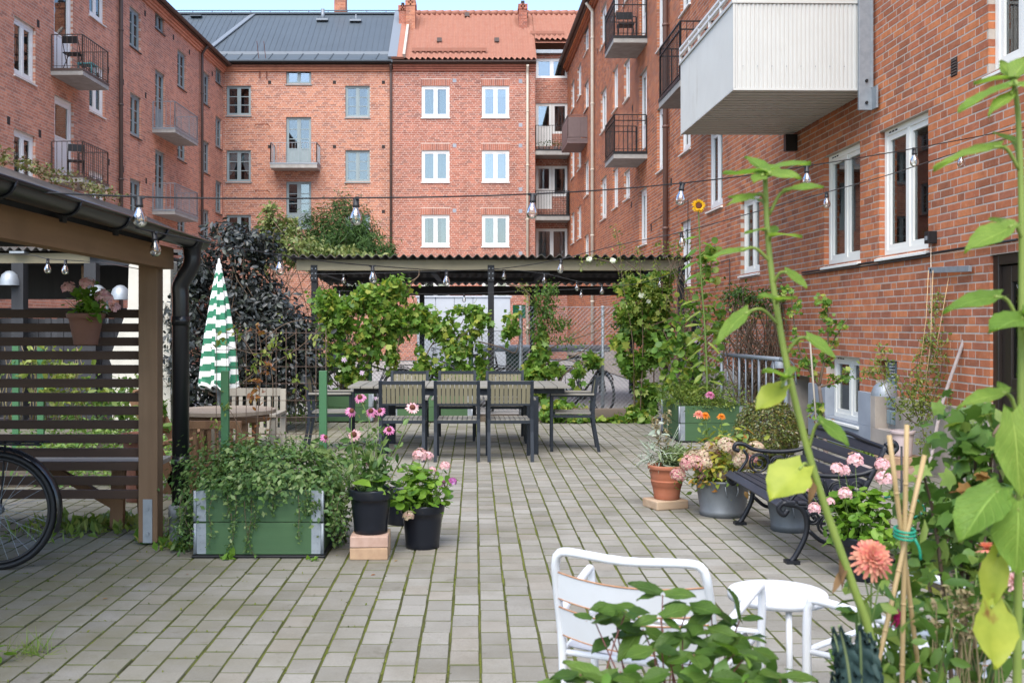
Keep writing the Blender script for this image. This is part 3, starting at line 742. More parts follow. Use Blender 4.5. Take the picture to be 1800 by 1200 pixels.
# big balcony clad in pale corrugated sheet
def corr(mb, p, q, z0, z1, nrm, pitch=.075, d=.018, m=0):
    p, q = Vector(p), Vector(q); L = (q - p).length; n = int(L / pitch); t = (q - p) / n; N = Vector(nrm); vs = []
    for i in range(n):
        for f, h in ((0, 0), (.34, 0), (.46, 1), (.88, 1)): vs += [p + t * (i + f) + N * d * h + Vector((0, 0, z)) for z in (z0, z1)]
    vs += [q + Vector((0, 0, z)) for z in (z0, z1)]
    k = len(vs) // 2; mb.add(vs, [(2 * i, 2 * i + 2, 2 * i + 3, 2 * i + 1) for i in range(k - 1)], m)
un, uf, dp, zb, zt = 43 - 11.3, 43 - 13.98, 1.55, 4.02, 4.97
mb = MB(); mb.box(uf + .04, un - .04, -dp + .04, 0, zb + .06, zb + .16)
big = mb.build('balcony', M['concrete'], right)
mb = MB(); corr(mb, (un, -dp, 0), (un, -.05, 0), zb, zt, (1, 0, 0), .046, .009); corr(mb, (uf, -dp, 0), (un, -dp, 0), zb, zt, (0, -1, 0), .046, .004); corr(mb, (uf, -.05, 0), (uf, -dp, 0), zb, zt, (-1, 0, 0))
for z in (zt, ): mb.box(uf - .02, un + .022, -dp - .02, -dp + .03, z - .005, z + .03); mb.box(un - .03, un + .022, -dp + .031, -.03, z - .005, z + .03)
mb.build('sheet_cladding', M['balc_panel'], big)
mb = MB(); mb.box(un - .012, un + .0115, -dp - .006, -.03, zb - .012, zb + .012); mb.box(uf, un - .0125, -dp - .006, -dp + .012, zb - .012, zb + .006); mb.build('edge_trim', M['balc_panel'], big)
mb = MB(); mb.box(un - .006, un + .0125, -dp - .008, -dp + .014, zb + .0125, zt - .006); mb.build('corner_trim', M['balc_panel'], big)
mb = MB(); n = int((un - uf - .04) / .135)
for i in range(n):
    uu = uf + .02 + (un - uf - .04) * i / n; mb.box(uu, uu + .098, -dp + .013, -.02, zb + .004, zb + .04)
mb.box(uf + .015, un - .015, -dp + .013, -.02, zb + .0405, zb + .05)
o = mb.build('underside', M['balc_panel'], big); o['kind'] = 'stuff'
mb = MB()
for zz in (zt + .13, zt + .21): mb.bar((uf, -dp, zz), (un, -dp, zz), .04, .03); mb.bar((un, -dp, zz), (un, -.02, zz), .04, .03)
for k in range(6): u = uf + (un - uf) * k / 5; mb.bar((u, -dp, zt), (u, -dp, zt + .2), .03, .03)
mb.build('railing', M['white'], big)
mb = MB()
for k in range(9): mb.tube([(un + .019, -dp + .1 + k * .16, zb + .25), (un + .024, -dp + .1 + k * .16, zb + .25)], .006, 6)
mb.build('rivet', M['galv'], big)
p = zc(1521, 190); u0 = 43 - 11.24; mb = MB(); mb.box(u0 - .02, u0 + .02, -.19, -.03, 3.78, 9.0); mb.box(u0 + .0205, u0 + .15, -.05, -.03, 3.78, 4.02); mb.box(u0 + .0205, u0 + .03, -.06, -.035, 4.02, 9.0)
for z in (3.86, 4.1, 6.1): mb.tube([(u0 + .02, -.11, z), (u0 + .04, -.11, z)], .018, 6, 1)
mb.build('steel_post', [M['galv'], M['black_metal']], right, bevel=.003)
mb = MB(); mb.box(UR(1398), UR(1398) + .1, -.16, -.002, 3.78, 4.0); mb.build('steel_post', M['black_metal'], right)
# ------------------------------------------------------------------ blocks at the far side of the yard
ZB = 41.7; SB = FPX / ZB
def UB(px): return (px - CX) / SB
def zb_(py): return EYE + (CY - py) / SB
grey = empty('apartment_building', 'orange brick block under a dark grey metal roof, with blue-grey windows', 'building', (0, ZB, 0))
red = empty('apartment_building', 'brick block under a red clay tile roof with white two-pane windows', 'building', (0, ZB, 0))
EAVE = 12.09
wg = []
for x0, x1, yt, yb, kind in [(398, 441, 150, 204, 'w'), (398, 441, 264, 318, 't'), (398, 441, 378, 431, 'w'), (607, 650, 150, 205, 'w'), (607, 650, 264, 319, 'w'), (607, 650, 377, 431, 'w'),
                             (503, 547, 123, 149, 's'), (503, 547, 207, 290, 'd'), (503, 547, 320, 403, 'd'), (398, 441, 492, 545, 'w'), (607, 650, 492, 545, 'w')]:
    wg.append((UB(x0), UB(x1), snap(zb_(yb)), snap(zb_(yt)), kind))
brickwork(grey, -10.3, UB(687), 0, 11.85, [w[:4] for w in wg], M['brick_back'], M['mortar_pale'])
for a, b, c, d, k in wg:
    if k == 's': make_window(grey, a, b, c, d, M['blue_frame'], 2, 1, fw=.05, sw=.045, curtain='none', glass='glass_sky')
    elif k == 'd': make_window(grey, a, b, c, d, M['blue_frame'], 2, 3, fw=.05, sw=.05, name='balcony_door', panel=.55, sill=False, curtain='none', glass='glass')
    else: make_window(grey, a, b, c, d, M['blue_frame'], 2, 3, fw=.05, sw=.05, curtain='tieback' if k == 't' else rnd.choice(['none', 'sides', 'none']), bright=k == 't' or a > -5, glass='glass_sky' if (a > -5 and c > 8) else 'glass')
cornice(grey, -10.3, UB(689), EAVE - .02, M['brick_back'], M['black_metal'])
# roof: standing seams, snow guard, ridge rail
def slope(root, u0, u1, m, name, zr=15.1, y1=3.34, y0=-.34, ze=None):
    ze = ze or EAVE + .06
    mb = MB(); mb.add([(u0, y0, ze), (u1, y0, ze), (u1, y1, zr), (u0, y1, zr), (u0, y0, ze - .1), (u1, y0, ze - .1), (u1, y1 + 3.4, 12.2), (u0, y1 + 3.4, 12.2)], [(0, 1, 2, 3), (4, 5, 1, 0), (3, 2, 6, 7), (1, 5, 6, 2), (0, 3, 7, 4)])
    return mb.build(name, m, root)
UG = UB(691)
gr = slope(grey, -16, UG, M['roof_grey'], 'roof')
ry = lambda t: (-.34 + 3.68 * t, EAVE + .06 + (15.1 - EAVE - .06) * t)
mb = MB()
for k in range(54):
    u = -16 + k * .235
    if u > UG - .1: break
    (ya, za), (yb2, zb2) = ry(.13), ry(1); mb.bar((u, ya, za + .014), (u, yb2, zb2 + .008), .02, .014, (0, 0, 1))
o = mb.build('roof_rib', M['roof_grey'], gr); o['kind'] = 'stuff'
mb = MB(); (y1_, z1_), (y2_, z2_) = ry(.0), ry(.115)
for k in range(26):
    u = -10.2 + k * .62
    if u < UG - .5: mb.bar((u, y1_, z1_ + .02), (u + .1, y2_, z2_ + .02), .03, .03)
mb.box(-16, UG, y2_ - .01, y2_ + .05, z2_ - .02, z2_ + .10, 1)
mb.build('eaves_sheet', [M['roof_grey'], M['roof_pale']], gr)
mb = MB(); mb.bar((-16, 3.34, 15.26), (UG, 3.34, 15.26), .04, .04); mb.box(-16, UG, 3.2, 3.46, 15.08, 15.15)
for k in range(12): u = -12.4 + k * .85; mb.bar((u, 3.34, 15.1), (u, 3.34, 15.28), .03, .03)
mb.bar((-12.4, 3.0, 14.9), (-11.9, 3.0, 14.9), .3, .05)
mb.build('ridge_rail', M['roof_grey'], gr)
(yv, zv), (yw, zw) = ry(.12), ry(.98); mb = MB(); mb.bar((-11.05, yv, zv + .05), (-9.75, yw, zw + .03), .28, .04); mb.build('valley_strip', M['roof_pale'], gr)
for u, t, h, r in ((-6.6, .85, .5, .08), (-5.15, .83, .3, .03)):
    y, z = ry(t); mb = MB(); mb.tube([(u, y, z - .1), (u, y, z + h)], r, 10); mb.box(u - .25, u + .25, y - .25, y + .2, z - .05, z + .03); mb.build('roof_vent', M['roof_pale'], gr)
def chimney(root, u0, u1, y0, y1, z0, z1, bm, cap=True):
    mb = MB(); vs = []
    n = int((z1 - z0) / .075)
    for r in range(n):
        za, zb2 = z0 + r * .075, z0 + r * .075 + .065
        k = 2 + r % 2; L = (u1 - u0) / k
        e = .03 if r > n - 4 else 0
        for i in range(k): mb.box(u0 + i * L + .004 - e, u0 + (i + 1) * L - .004 + e, y0 - e, y1 + e, za, zb2)
    mb.box(u0 + .01, u1 - .01, y0 + .01, y1 - .01, z0, z1 - .02, 1); mb.box(u0 + .1, u1 - .1, y0 + .06, y1 - .06, z1 - .02, z1 + .12, 2)
    return mb.build('chimney', [bm, M['mortar_pale'], M['soot']], root)
chimney(grey, UB(567), UB(589), 3.4, 4.0, 14.6, 16.3, M['brick_back'])
downpipe(grey, UB(687.5), -.09, 0, 12.0, M['gutter_brown'], .052, -.3)
for px, py in ((474, 145), (588, 145), (674, 145), (474, 258), (588, 258), (674, 258), (674, 372)):
    u, z = UB(px), zb_(py); mb = MB(); mb.box(u - .065, u + .065, -.006, .0, z - .07, z + .07); mb.build('wall_vent', M['soot'], grey)
balcony(grey, UB(482), UB(563), .85, zb_(292), zb_(257), M['concrete'], M['galv'], bars=.115, thick=.2)
mb = MB()
for u in (UB(457), UB(469)): mb.bar((u, -.04, zb_(138)), (u, -.04, zb_(118)), .04, .04); mb.bar((u, -.05, zb_(118)), (u, -.6, zb_(80)), .02, .02)
for py in (222, 338): mb.tube(smooth_curve([(UB(448), -.02, zb_(py)), (UB(452), -.15, zb_(py - 2)), (UB(470), -.15, zb_(py - 2)), (UB(474), -.02, zb_(py))], 4), .015, 6)
mb.build('ladder_bracket', mat('rust', (.16, .05, .03), .8), grey)

# red-roofed block
wr = []
for x0, x1 in ((741, 790), (847, 895)):
    for yt, yb in ((150, 207), (264, 320), (377, 433), (490, 545)): wr.append((UB(x0), UB(x1), snap(zb_(yb)), snap(zb_(yt))))
UBAY = 2.46
sold = [(a - .04, b + .04, d, d + .27) for a, b, c, d in wr]
brickwork(red, UB(688) , UBAY, 0, 11.85, wr, M['brick_red'], M['mortar_pale'], None, sold)
for i, (a, b, c, d) in enumerate(wr): make_window(red, a, b, c, d, M['white'], 2, 1, r=.05, fw=.075, sw=.06, mw=.04, glass='glass_sky' if i in (4, 5) else 'glass', bright=i != 2, curtain=['sides2', 'sheer', 'sides', 'none', 'blind', 'half', 'half', 'none'][i])
cornice(red, UB(691), UBAY + .03, EAVE, M['brick_red'], M['gutter_brown'])
downpipe(red, UB(927), -.09, 0, 11.95, M['pipe_cream'], .055, -.3)
for px, py in ((799, 142), (915, 143), (915, 220), (799, 256), (915, 256), (915, 333), (799, 370), (915, 371), (915, 445)):
    u, z = UB(px), zb_(py); mb = MB(); mb.box(u - .075, u + .075, -.006, 0, z - .075, z + .075); mb.build('wall_vent', M['plinth_blue'], red)
# set-back bay with balconies
YB = 1.2; SBY = FPX / (ZB + YB); ub = lambda px: (px - CX) / SBY; zy = lambda py: EYE + (CY - py) / SBY
wb_ = [(ub(942), ub(998), snap(zy(138)), snap(zy(102)), 'w'), (ub(942), ub(970), snap(zy(258)), snap(zy(183)), 'd'), (ub(970.5), ub(998), snap(zy(236)), snap(zy(183)), '1'),
       (ub(942), ub(970), snap(zy(368)), snap(zy(292)), 'd'), (ub(970.5), ub(998), snap(zy(346)), snap(zy(292)), '1'), (ub(942), ub(998), snap(zy(478)), snap(zy(402)), 'w2')]
bayroot = empty('brick_bay', 'set-back brick bay with stacked balconies beside the pale downpipe', 'building bay', (0, ZB + YB, 0))
brickwork(bayroot, UBAY - .1, 4.3, 0, 12.75, [w[:4] for w in wb_], M['brick_red'], M['mortar_pale'])
for a, b, c, d, k in wb_:
    if k == 'd': make_window(bayroot, a, b, c, d, M['white'], 1, 1, r=.05, fw=.06, sw=.05, name='balcony_door', panel=.7, sill=False, curtain='none', glass='glass_sky' if c > 6 else 'glass')
    else: make_window(bayroot, a, b, c, d, M['white'], 1 if k == '1' else 2, 1, r=.05, fw=.06, sw=.05, sill=False, glass='glass_sky' if k == 'w' else 'glass', curtain='none' if k == 'w' else 'sides')
mb = MB(); mb.box(UBAY - .3, UBAY, -YB + .11, 0, 0, 12.3); mb.build('side_wall', M['brick_red'], bayroot)
for zf, pn in ((zb_(262), 0), (zb_(377), 0)):
    balcony(bayroot, UBAY + .01, 3.87, 1.12, zf, zf + .98, M['concrete'], M['black_metal'], bars=.11, thick=.22)
mb = MB(); mb.box(UBAY, 4.3, -.25, -.0, 12.76, 12.9); mb.build('gutter', M['galv'], bayroot)
for k, u in enumerate((2.75, 3.0, 3.35, 3.6)):
    p = tag(empty('potted_plant', None, None, (u, ZB + .55, zb_(262))), ['small green plant on the upper bay balcony, nearest the pale downpipe', 'second small plant from the pale downpipe on the upper bay balcony', 'small plant on the upper bay balcony, next to the one by the brown balcony', 'small plant on the upper bay balcony closest to the brown sheet balcony'][k], 'plant', group='plants on the upper bay balcony')
    mb = MB(); mb.lathe([(0, 0), (.08, 0), (.11, .18), (.09, .18), (0, .16)], 10); mb.build('pot', M['balc_brown'], p)
    foliage('foliage', p, [(blob((0, 0, .3), (.16, .14, .16), 60), .08, 'small', {})], leaf_mat('pot_green', [(.05, .11, .02), (.1, .16, .04)]) if k == 0 else bpy.data.materials['pot_green'])
# clay tile roof: every pantile curved and stepped, joined
def tile_roof(root, u0, u1, t0, t1, name):
    pw, rows = .225, int(round((t1 - t0) * 15)); nu = int((u1 - u0) / pw) * 6; U = np.linspace(u0, u1, nu + 1); V = []; ph = 2 * np.pi * (U - u0) / pw
    wave = .045 * np.sin(ph) + .016 * np.sin(2 * ph)
    for r in range(rows):
        for e, lift in ((0, .06), (1, .0)):
            t = t0 + (t1 - t0) * (r + e * 1.03) / rows; y = -.36 + 3.7 * t; z = EAVE + .05 + (15.1 - EAVE - .05) * t
            jit = np.repeat(NR.normal(0, .006, (nu + 6) // 6), 6)[:nu + 1]
            V.append(np.stack([U, np.full_like(U, y), z + wave + lift + jit], 1))
    V = np.concatenate(V); n = nu + 1; L = []
    i = np.arange(nu)
    for r in range(2 * rows - 1):
        L.append(np.stack([r * n + i, r * n + i + 1, (r + 1) * n + i + 1, (r + 1) * n + i], 1))
    L = np.concatenate(L).ravel(); me = fast_mesh(name, V, L, np.arange(0, len(L), 4), M['tile'], True)
    o = inst(name, me, root); o['kind'] = 'stuff'; return o
tile_roof(red, UB(712), UBAY + .05, 0, 1, 'roof_tile'); tile_roof(red, UBAY + .06, 4.6, .41, 1, 'roof_tile')
mb = MB(); mb.add([(UB(697), -.3, EAVE - .05), (UBAY, -.3, EAVE - .05), (UBAY, 3.3, 15.0), (UB(697), 3.3, 15.0), (UBAY, 3.34 + 3.4, 12.2), (UB(697), 6.7, 12.2)], [(0, 1, 2, 3), (3, 2, 4, 5)])
mb.add([(UBAY, 1.2, 13.25), (5, 1.2, 13.25), (5, 3.3, 15.0), (UBAY, 3.3, 15.0), (5, 6.7, 12.2), (UBAY, 6.7, 12.2)], [(0, 1, 2, 3), (3, 2, 4, 5)])
mb.build('roof', M['tile'], red)
mb = MB()
for k in range(26): mb.tube([(UB(716) + k * .34, 3.36, 15.14), (UB(716) + k * .34 + .36, 3.36, 15.16)], [.12, .135], 8)
o = mb.build('ridge_tile', M['tile'], red); o['kind'] = 'stuff'
mb = MB(); mb.bar((UB(700), -.36, EAVE + .12), (UB(700) + .02, 3.34, 15.2), .5, .1); mb.bar((UB(711), -.36, EAVE + .2), (UB(711) + .02, 3.34, 15.28), .1, .18, m=1)
mb.build('verge', [M['tile'], M['mortar']], red)
mb = MB(); mb.bar((UG, -.36, EAVE + .14), (UG, 3.34, 15.2), .36, .1); mb.build('flashing', M['roof_pale'], red)
chimney(red, UB(694), UB(708), 2.2, 2.8, 13.2, 15.15, M['brick_red']); chimney(red, UB(708), UB(725), 1.9, 2.7, 13.4, 15.3, M['brick_back']); chimney(red, UB(916), UB(931), 2.1, 2.8, 13.6, 15.2, M['brick_red'])
mb = MB(); y, z = ry(.13); mb.bar((UB(724), y - .05, z + .14), (UB(856), y - .05, z + .14), .05, .14); mb.build('snow_guard', M['tile'], red); mb = MB(); y, z = ry(.5); mb.bar((UB(936), y, z + .14), (UB(998), y, z + .14), .05, .12)
mb.build('snow_guard', M['tile'], red)
for u, t in ((UB(771), .36), (UB(874), .36), (UB(820), .93), (UB(930), .93)): y, z = ry(t); mb = MB(); mb.box(u - .1, u + .1, y - .15, y + .1, z, z + .16); mb.build('roof_vent', M['gutter_brown'], red)

# ---- block along the left
def ZL(px): return 11.295 / ((CX - px) / FPX + .0253)
def UL(px): return ZL(px) - 20
left = empty('apartment_building', 'weathered brick block with dark railed balconies and brown downpipes', 'building', (-10.789, 20, 0), math.atan2(1, .0253))
wl = []
def addL(x0, x1, yt, yb, kind): Z = ZL(x0); wl.append((UL(x0), UL(x1), snap(zat(yb, Z)), snap(zat(yt, Z)), kind))
for l in ((25, 62, 28, 128, 'W'), (25, 62, 228, 330, 'W'), (95, 128, -40, 124, 'D'), (96, 129, 168, 304, 'D'), (157, 184, -70, 22, 'W'), (157, 184, 108, 191, 'W'), (157, 184, 296, 376, 'W'),
          (228, 247, 10, 80, 'B'), (229, 248, 162, 234, 'B'), (229, 248, 311, 384, 'B'), (273, 289, 17, 46, 'S'), (273, 290, 120, 224, 'E'), (273, 290, 260, 366, 'E'), (312, 327, 85, 149, 'B'),
          (312, 327, 226, 278, 'B'), (312, 327, 372, 432, 'B'), (356, 368, 122, 180, 'B'), (356, 368, 244, 300, 'B'), (356, 368, 366, 426, 'B'), (379, 390, 115, 142, 'S'), (379, 390, 202, 256, 'B'), (379, 390, 316, 371, 'B')): addL(*l)
brickwork(left, 0, 21.75, 0, 11.85, [w[:4] for w in wl], M['brick_left'], M['mortar_pale'])
for a, b, c, d, k in wl:
    kw = dict(r=.06)
    if k == 'W': make_window(left, a, b, c, d, M['white'], 2, 1, fw=.08, sw=.07, curtain='sides2', bright=True, **kw)
    elif k == 'D': make_window(left, a, b, c, d, M['white'], 1, 1, fw=.09, sw=.1, name='balcony_door', panel=.8, sill=False, curtain='half', bright=True, **kw)
    elif k == 'E': make_window(left, a, b, c, d, M['blue_frame'], 2, 3, fw=.06, sw=.05, name='balcony_door', panel=.6, sill=False, curtain='none', **kw)
    elif k == 'S': make_window(left, a, b, c, d, M['blue_frame'], 2, 1, fw=.06, sw=.05, curtain='none', sillm=M['gutter_brown'], **kw)
    else: make_window(left, a, b, c, d, M['blue_frame'], 2, 3, fw=.06, sw=.05, sillm=M['gutter_brown'], **kw)
cornice(left, 0, 21.6, 11.98, M['brick_left'], M['gutter_brown'])
mb = MB(); mb.add([(0, -.34, 12.03), (21.8, -.34, 12.03), (21.8, 5, 15.1), (0, 5, 15.1), (21.8, 11, 12), (0, 11, 12)], [(0, 1, 2, 3), (3, 2, 4, 5)]); mb.box(0, 21.8, 10.8, 11, 0, 12, 1); mb.box(0, .25, .31, 10.8, 0, 12, 1)
mb.build('roof', [M['roof_grey'], M['brick_left']], left)
chimney(left, UL(296), UL(330), .9, 1.5, 12.2, 14.2, M['brick_left'])
downpipe(left, UL(207), -.1, 0, 11.9, M['gutter_brown'], .062, -.3); downpipe(left, UL(351), -.1, 0, 11.9, M['gutter_brown'], .052, -.3)
for zf, zr in ((7.86, 8.72), (5.18, 6.04)): balcony(left, 25.7 - 20, 27.4 - 20, .82, zf, zr, M['concrete'], M['gutter_brown'], bars=.12)
for zf, zr in ((7.83, 8.68), (5.18, 6.03)): balcony(left, 33.2 - 20, 35.7 - 20, .75, zf, zr, M['concrete'], M['galv'], bars=.12)
for px, py in ((67, 42), (15, 212), (70, 235), (255, 24), (305, 66), (216, 144), (256, 168), (333, 92), (373, 130), (216, 298), (257, 318), (333, 240), (190, 123), (191, 285)):
    u = UL(px); z = zat(py, ZL(px)); mb = MB(); mb.box(u - .07, u + .07, -.006, 0, z - .09, z + .09); mb.build('wall_vent', M['soot'], left)
def cafe_chair(loc, rz, label, m, group=None):
    c = empty('folding_chair', label, 'chair', loc, rz, group)
    for s in (-1, 1):
        mb = MB(); mb.tube([(s * .2, .22, 0), (s * .2, -.12, .62), (s * .19, -.2, .82)], .011, 6); mb.tube([(s * .18, -.2, 0), (s * .18, .16, .44)], .011, 6); mb.build('leg', m, c)
    mb = MB(); mb.box(-.2, .2, -.16, .2, .43, .455); mb.build('seat', m, c); mb = MB(); mb.box(-.2, .2, -.215, -.19, .66, .84); mb.build('backrest', m, c); return c
Lw = left.matrix_basis
p = Lw @ Vector((6.05, -.42, 7.872)); cafe_chair(p, 0, 'dark folding chair on the upper dark-railed balcony of the left brick block', M['black_metal'])
p = Lw @ Vector((6.3, -.4, 5.192)); cafe_chair(p, .4, 'dark folding chair on the lower dark-railed balcony of the left brick block', M['black_metal'])
p = Lw @ Vector((6.95, -.42, 7.872)); t = empty('side_table', 'small turquoise table on the upper dark-railed balcony of the left block', 'table', p)
mt = mat('turquoise', (.05, .25, .27), .5); mb = MB(); mb.box(-.2, .2, -.2, .2, .38, .41); mb.build('tabletop', mt, t)
for i in (-1, 1):
    for j in (-1, 1): mb = MB(); mb.box(i * .17 - .015, i * .17 + .015, j * .17 - .015, j * .17 + .015, 0, .38); mb.build('leg', mt, t)
Rw = right.matrix_basis
p = Rw @ Vector((43 - 25.5, -.42, 8.432)); cafe_chair(p, PI, 'dark folding chair on the topmost railed balcony of the dark red block', M['black_metal'])
# ------------------------------------------------------------------ timber shelters
M['timber'] = wood_mat('timber_treated', (.215, .135, .078), (.15, .09, .05), 10)
M['timber_x'] = wood_mat('timber_along_x', (.31, .27, .18), (.22, .185, .115), 10, (.06, 1, 1))
M['timber_y'] = wood_mat('timber_along_y', (.30, .18, .09), (.2, .115, .058), 10, (1, .06, 1))
M['slat_brown'] = wood_mat('slat_brown', (.066, .038, .025), (.04, .024, .016), 12, (.06, 1, 1))
M['dark_board'] = wood_mat('dark_board', (.045, .046, .05), (.03, .031, .034), 10)
M['roof_corr'] = mat('corrugated_roof', (.05, .045, .042), .7, namt=.5, nscale=8, ncol=(.09, .08, .06))
M['pole_black'] = mat('pole_black', (.010, .010, .011), .5, spec=.3)
M['white_sheet'] = mat('white_sheet', (.46, .50, .55), .5, namt=.2, nscale=2)
def corr_roof(root, name, x0, x1, ya, za, yb, zb, m, pitch=.15, amp=.028):
    """corrugated sheet, waves across x, sloping from (ya,za) to (yb,zb)"""
    n = int((x1 - x0) / pitch * 6); U = np.linspace(x0, x1, n + 1); w = amp * np.sin(2 * np.pi * U / pitch); V = []
    for lift in (0, -.012):
        for y, z in ((ya, za), (yb, zb)): V.append(np.stack([U, np.full_like(U, y), z + w + lift], 1))
    V = np.concatenate(V); k = n + 1; i = np.arange(n); L = []
    for a, b in ((0, 1), (3, 2), (2, 0)): L.append(np.stack([a * k + i, a * k + i + 1, b * k + i + 1, b * k + i], 1))
    L = np.concatenate(L).ravel(); return inst(name, fast_mesh(name, V, L, np.arange(0, len(L), 4), m, True), root)
# bike shelter behind the fence
ZS = 17.0
sh = empty('bicycle_shelter', 'open timber shelter with corrugated roof and black posts behind the vines', 'shelter', (0, ZS, 0))
xl, xr = A(522, 0, ZS).x, A(1202, 0, ZS).x
corr_roof(sh, 'roof', xl - .15, xr + .1, -.25, 2.56, 4.6, 2.30, M['roof_corr'])
mb = MB(); mb.box(xl, xr, -.06, .06, 2.33, 2.505); mb.build('beam', M['timber_x'], sh, bevel=.006)
mb = MB(); mb.box(xl, xr, 4.3, 4.42, 2.05, 2.24); mb.build('beam', M['dark_board'], sh)
for k in range(4): mb = MB(); x = xl + .4 + k * (xr - xl - .8) / 3; mb.box(x - .05, x + .05, .07, 4.29, 2.28, 2.40); mb.build('rafter', M['dark_board'], sh)
for y, z in ((1.5, 2.36), (3.0, 2.27)): mb = MB(); mb.box(xl, xr, y - .04, y + .04, z, z + .08); mb.build('purlin', M['dark_board'], sh)
for px in (553, 863, 1197):
    x = A(px, 0, ZS).x; mb = MB(); mb.box(x - .05, x + .05, -.05, .05, 0, 2.326); mb.box(x - .055, x + .055, -.075, -.0605, 2.15, 2.42); mb.build('post', M['pole_black'], sh, bevel=.004)
    mb = MB()
    for dz in (2.2, 2.28, 2.36): mb.tube([(x - .03, -.085, dz), (x - .03, -.076, dz)], .01, 6); mb.tube([(x + .03, -.085, dz), (x + .03, -.076, dz)], .01, 6)
    mb.build('bolt', M['galv'], sh)
for x in (xl + .2, -1.1, 1.2, xr - .2): mb = MB(); mb.box(x - .05, x + .05, 4.31, 4.41, 0, 2.049); mb.build('post', M['dark_board'], sh)
# white panelled store under the shelter
st = empty('storage_shed', 'white sheet-metal store with upright seams behind the vines', 'shed', (A(815, 0, 23.4).x, 23.4, 0))
wdt = A(899, 0, 23.4).x - A(735, 0, 23.4).x
n = 5
for k in range(n): mb = MB(); mb.box(-wdt / 2 + k * wdt / n + .006, -wdt / 2 + (k + 1) * wdt / n - .006, -.03, 0, .1, 2.06); mb.build('wall_panel', M['white_sheet'], st, bevel=.004)
mb = MB(); mb.box(-wdt / 2, wdt / 2, .002, .9, .05, 2.05); mb.box(-wdt / 2 - .03, wdt / 2 + .03, -.05, .93, 2.06, 2.10); mb.build('body', M['white_sheet'], st)
sg = empty('sign', 'small green sign on a grey pole beside the white store', 'sign', A(914, 0, 18.4) * 1); sg.location.z = 0
mb = MB(); mb.tube([(.03, 0, 0), (.03, 0, 1.75)], .02, 8); mb.build('pole', M['galv'], sg)
mb = MB(); mb.box(-.13, .10, -.035, -.022, 1.55, 1.79); mb.build('sign_plate', mat('sign_green', (.02, .28, .12), .5), sg)
cr = empty('crate', 'dark green container low beside the brick wall behind the fence', 'container', (A(908, 0, 21.8).x, 21.8, 0))
mb = MB(); mb.box(-.22, .22, -.3, .3, .05, .8); mb.build('body', mat('bin_green', (.02, .06, .035), .5), cr, bevel=.03); mb = MB(); mb.box(-.24, .24, -.32, .32, .802, .87); mb.build('lid', mat('bin_lid', (.015, .04, .025), .5), cr, bevel=.02)
rl = empty('pipe_rail', 'long pale horizontal pipe rail on stubs behind the bicycles', 'rail', (.2, 22.0, 0))
mb = MB(); mb.tube([(-.2, 0, .93), (2.7, 0, .93)], .075, 12); mb.build('rail', M['white_sheet'], rl)
for x in (0, 1.3, 2.5): mb = MB(); mb.tube([(x, 0, 0), (x, 0, .86)], .04, 8); mb.build('post', M['galv'], rl)

# second shelter at far left
z2 = 15.5
s2 = empty('garden_shelter', 'low timber shelter with dark posts and board wall behind the slatted screen', 'shelter', (-6.2, z2, 0))
lx = lambda px: A(px, 0, z2).x + 6.2
corr_roof(s2, 'roof', lx(-420), lx(262), -.2, 2.57, 3.4, 2.75, M['roof_corr'], .13)
mb = MB(); mb.box(lx(-420), lx(160), -.05, .05, 2.36, 2.51); mb.build('beam', M['timber_x'], s2)
mb = MB(); mb.box(lx(160) + .003, lx(262), -.05, .05, 2.33, 2.51); mb.build('beam', M['dark_board'], s2)
for px, m, y in ((40, 'dark_board', -.1), (135, 'timber', .5), (166, 'dark_board', -.1), (-20, 'dark_board', -.1)):
    x = lx(px); mb = MB(); mb.box(x - .09, x + .09, y - .09, y + .09, 0, 2.355); p = mb.build('post', M[m], s2, bevel=.005)
    mb = MB(); mb.box(x - .11, x + .11, y - .11, y + .11, 2.50, 2.53); mb.build('post_cap', M['galv'], p)
x = lx(-60); k = 0
while x < lx(245):
    mb = MB(); mb.box(x, x + .092, .1 + .012 * (k % 2), .125 + .012 * (k % 2), .02, 1.53 + rnd.gauss(0, .004)); mb.build('wall_board', M['dark_board'], s2); x += .096; k += 1
mb = MB(); mb.box(lx(-420), lx(262), 3.2, 3.28, 1.9, 2.6); mb.box(lx(-420), lx(262), 3.2, 3.28, 1.62, 1.74); mb.box(lx(-420), lx(262), .15, 3.2, 2.515, 2.535); mb.build('rear_boards', M['dark_board'], s2)
for px, py, h in ((22, 490, 0), (176, 515, 0), (216, 515, 0)):
    q = A(px, py, z2 - .15); mb = MB(); sx = q.x + 6.2; zz = q.z
    mb.tube(smooth_curve([(sx + .09, -.1, zz - .5), (sx + .09, -.12, zz - .12), (sx + .06, -.16, zz - .02), (sx, -.2, zz)], 4), .022, 8); l = mb.build('wall_lamp', M['galv'], s2)
    mb = MB(); mb.lathe([(.145, -.10), (.14, -.03), (.11, .06), (.05, .11), (0, .12)], 16, (sx - .02, -.2, zz)); mb.build('lamp_shade', M['galv'], l)
# pale rendered gable
pg = empty('rendered_wall', 'pale rendered wing wall with sloping edge behind the brown slats', 'wall', (0, 13.2, 0))
gx = lambda px: A(px, 0, 13.2).x; gz = lambda py: A(0, py, 13.2).z
mb = MB(); mb.prism([(gx(197), 0), (gx(300), 0), (gx(300), gz(458)), (gx(234), gz(458)), (gx(226), gz(466)), (gx(224), gz(540)), (gx(192), gz(632)), (gx(197), gz(645))], 0, .3)
mb.build('wall', mat('render_pale', (.50, .47, .40), .9, namt=.6, nscale=6, ncol=(.38, .36, .31), bump=.3, bscale=50), pg, bevel=.01)

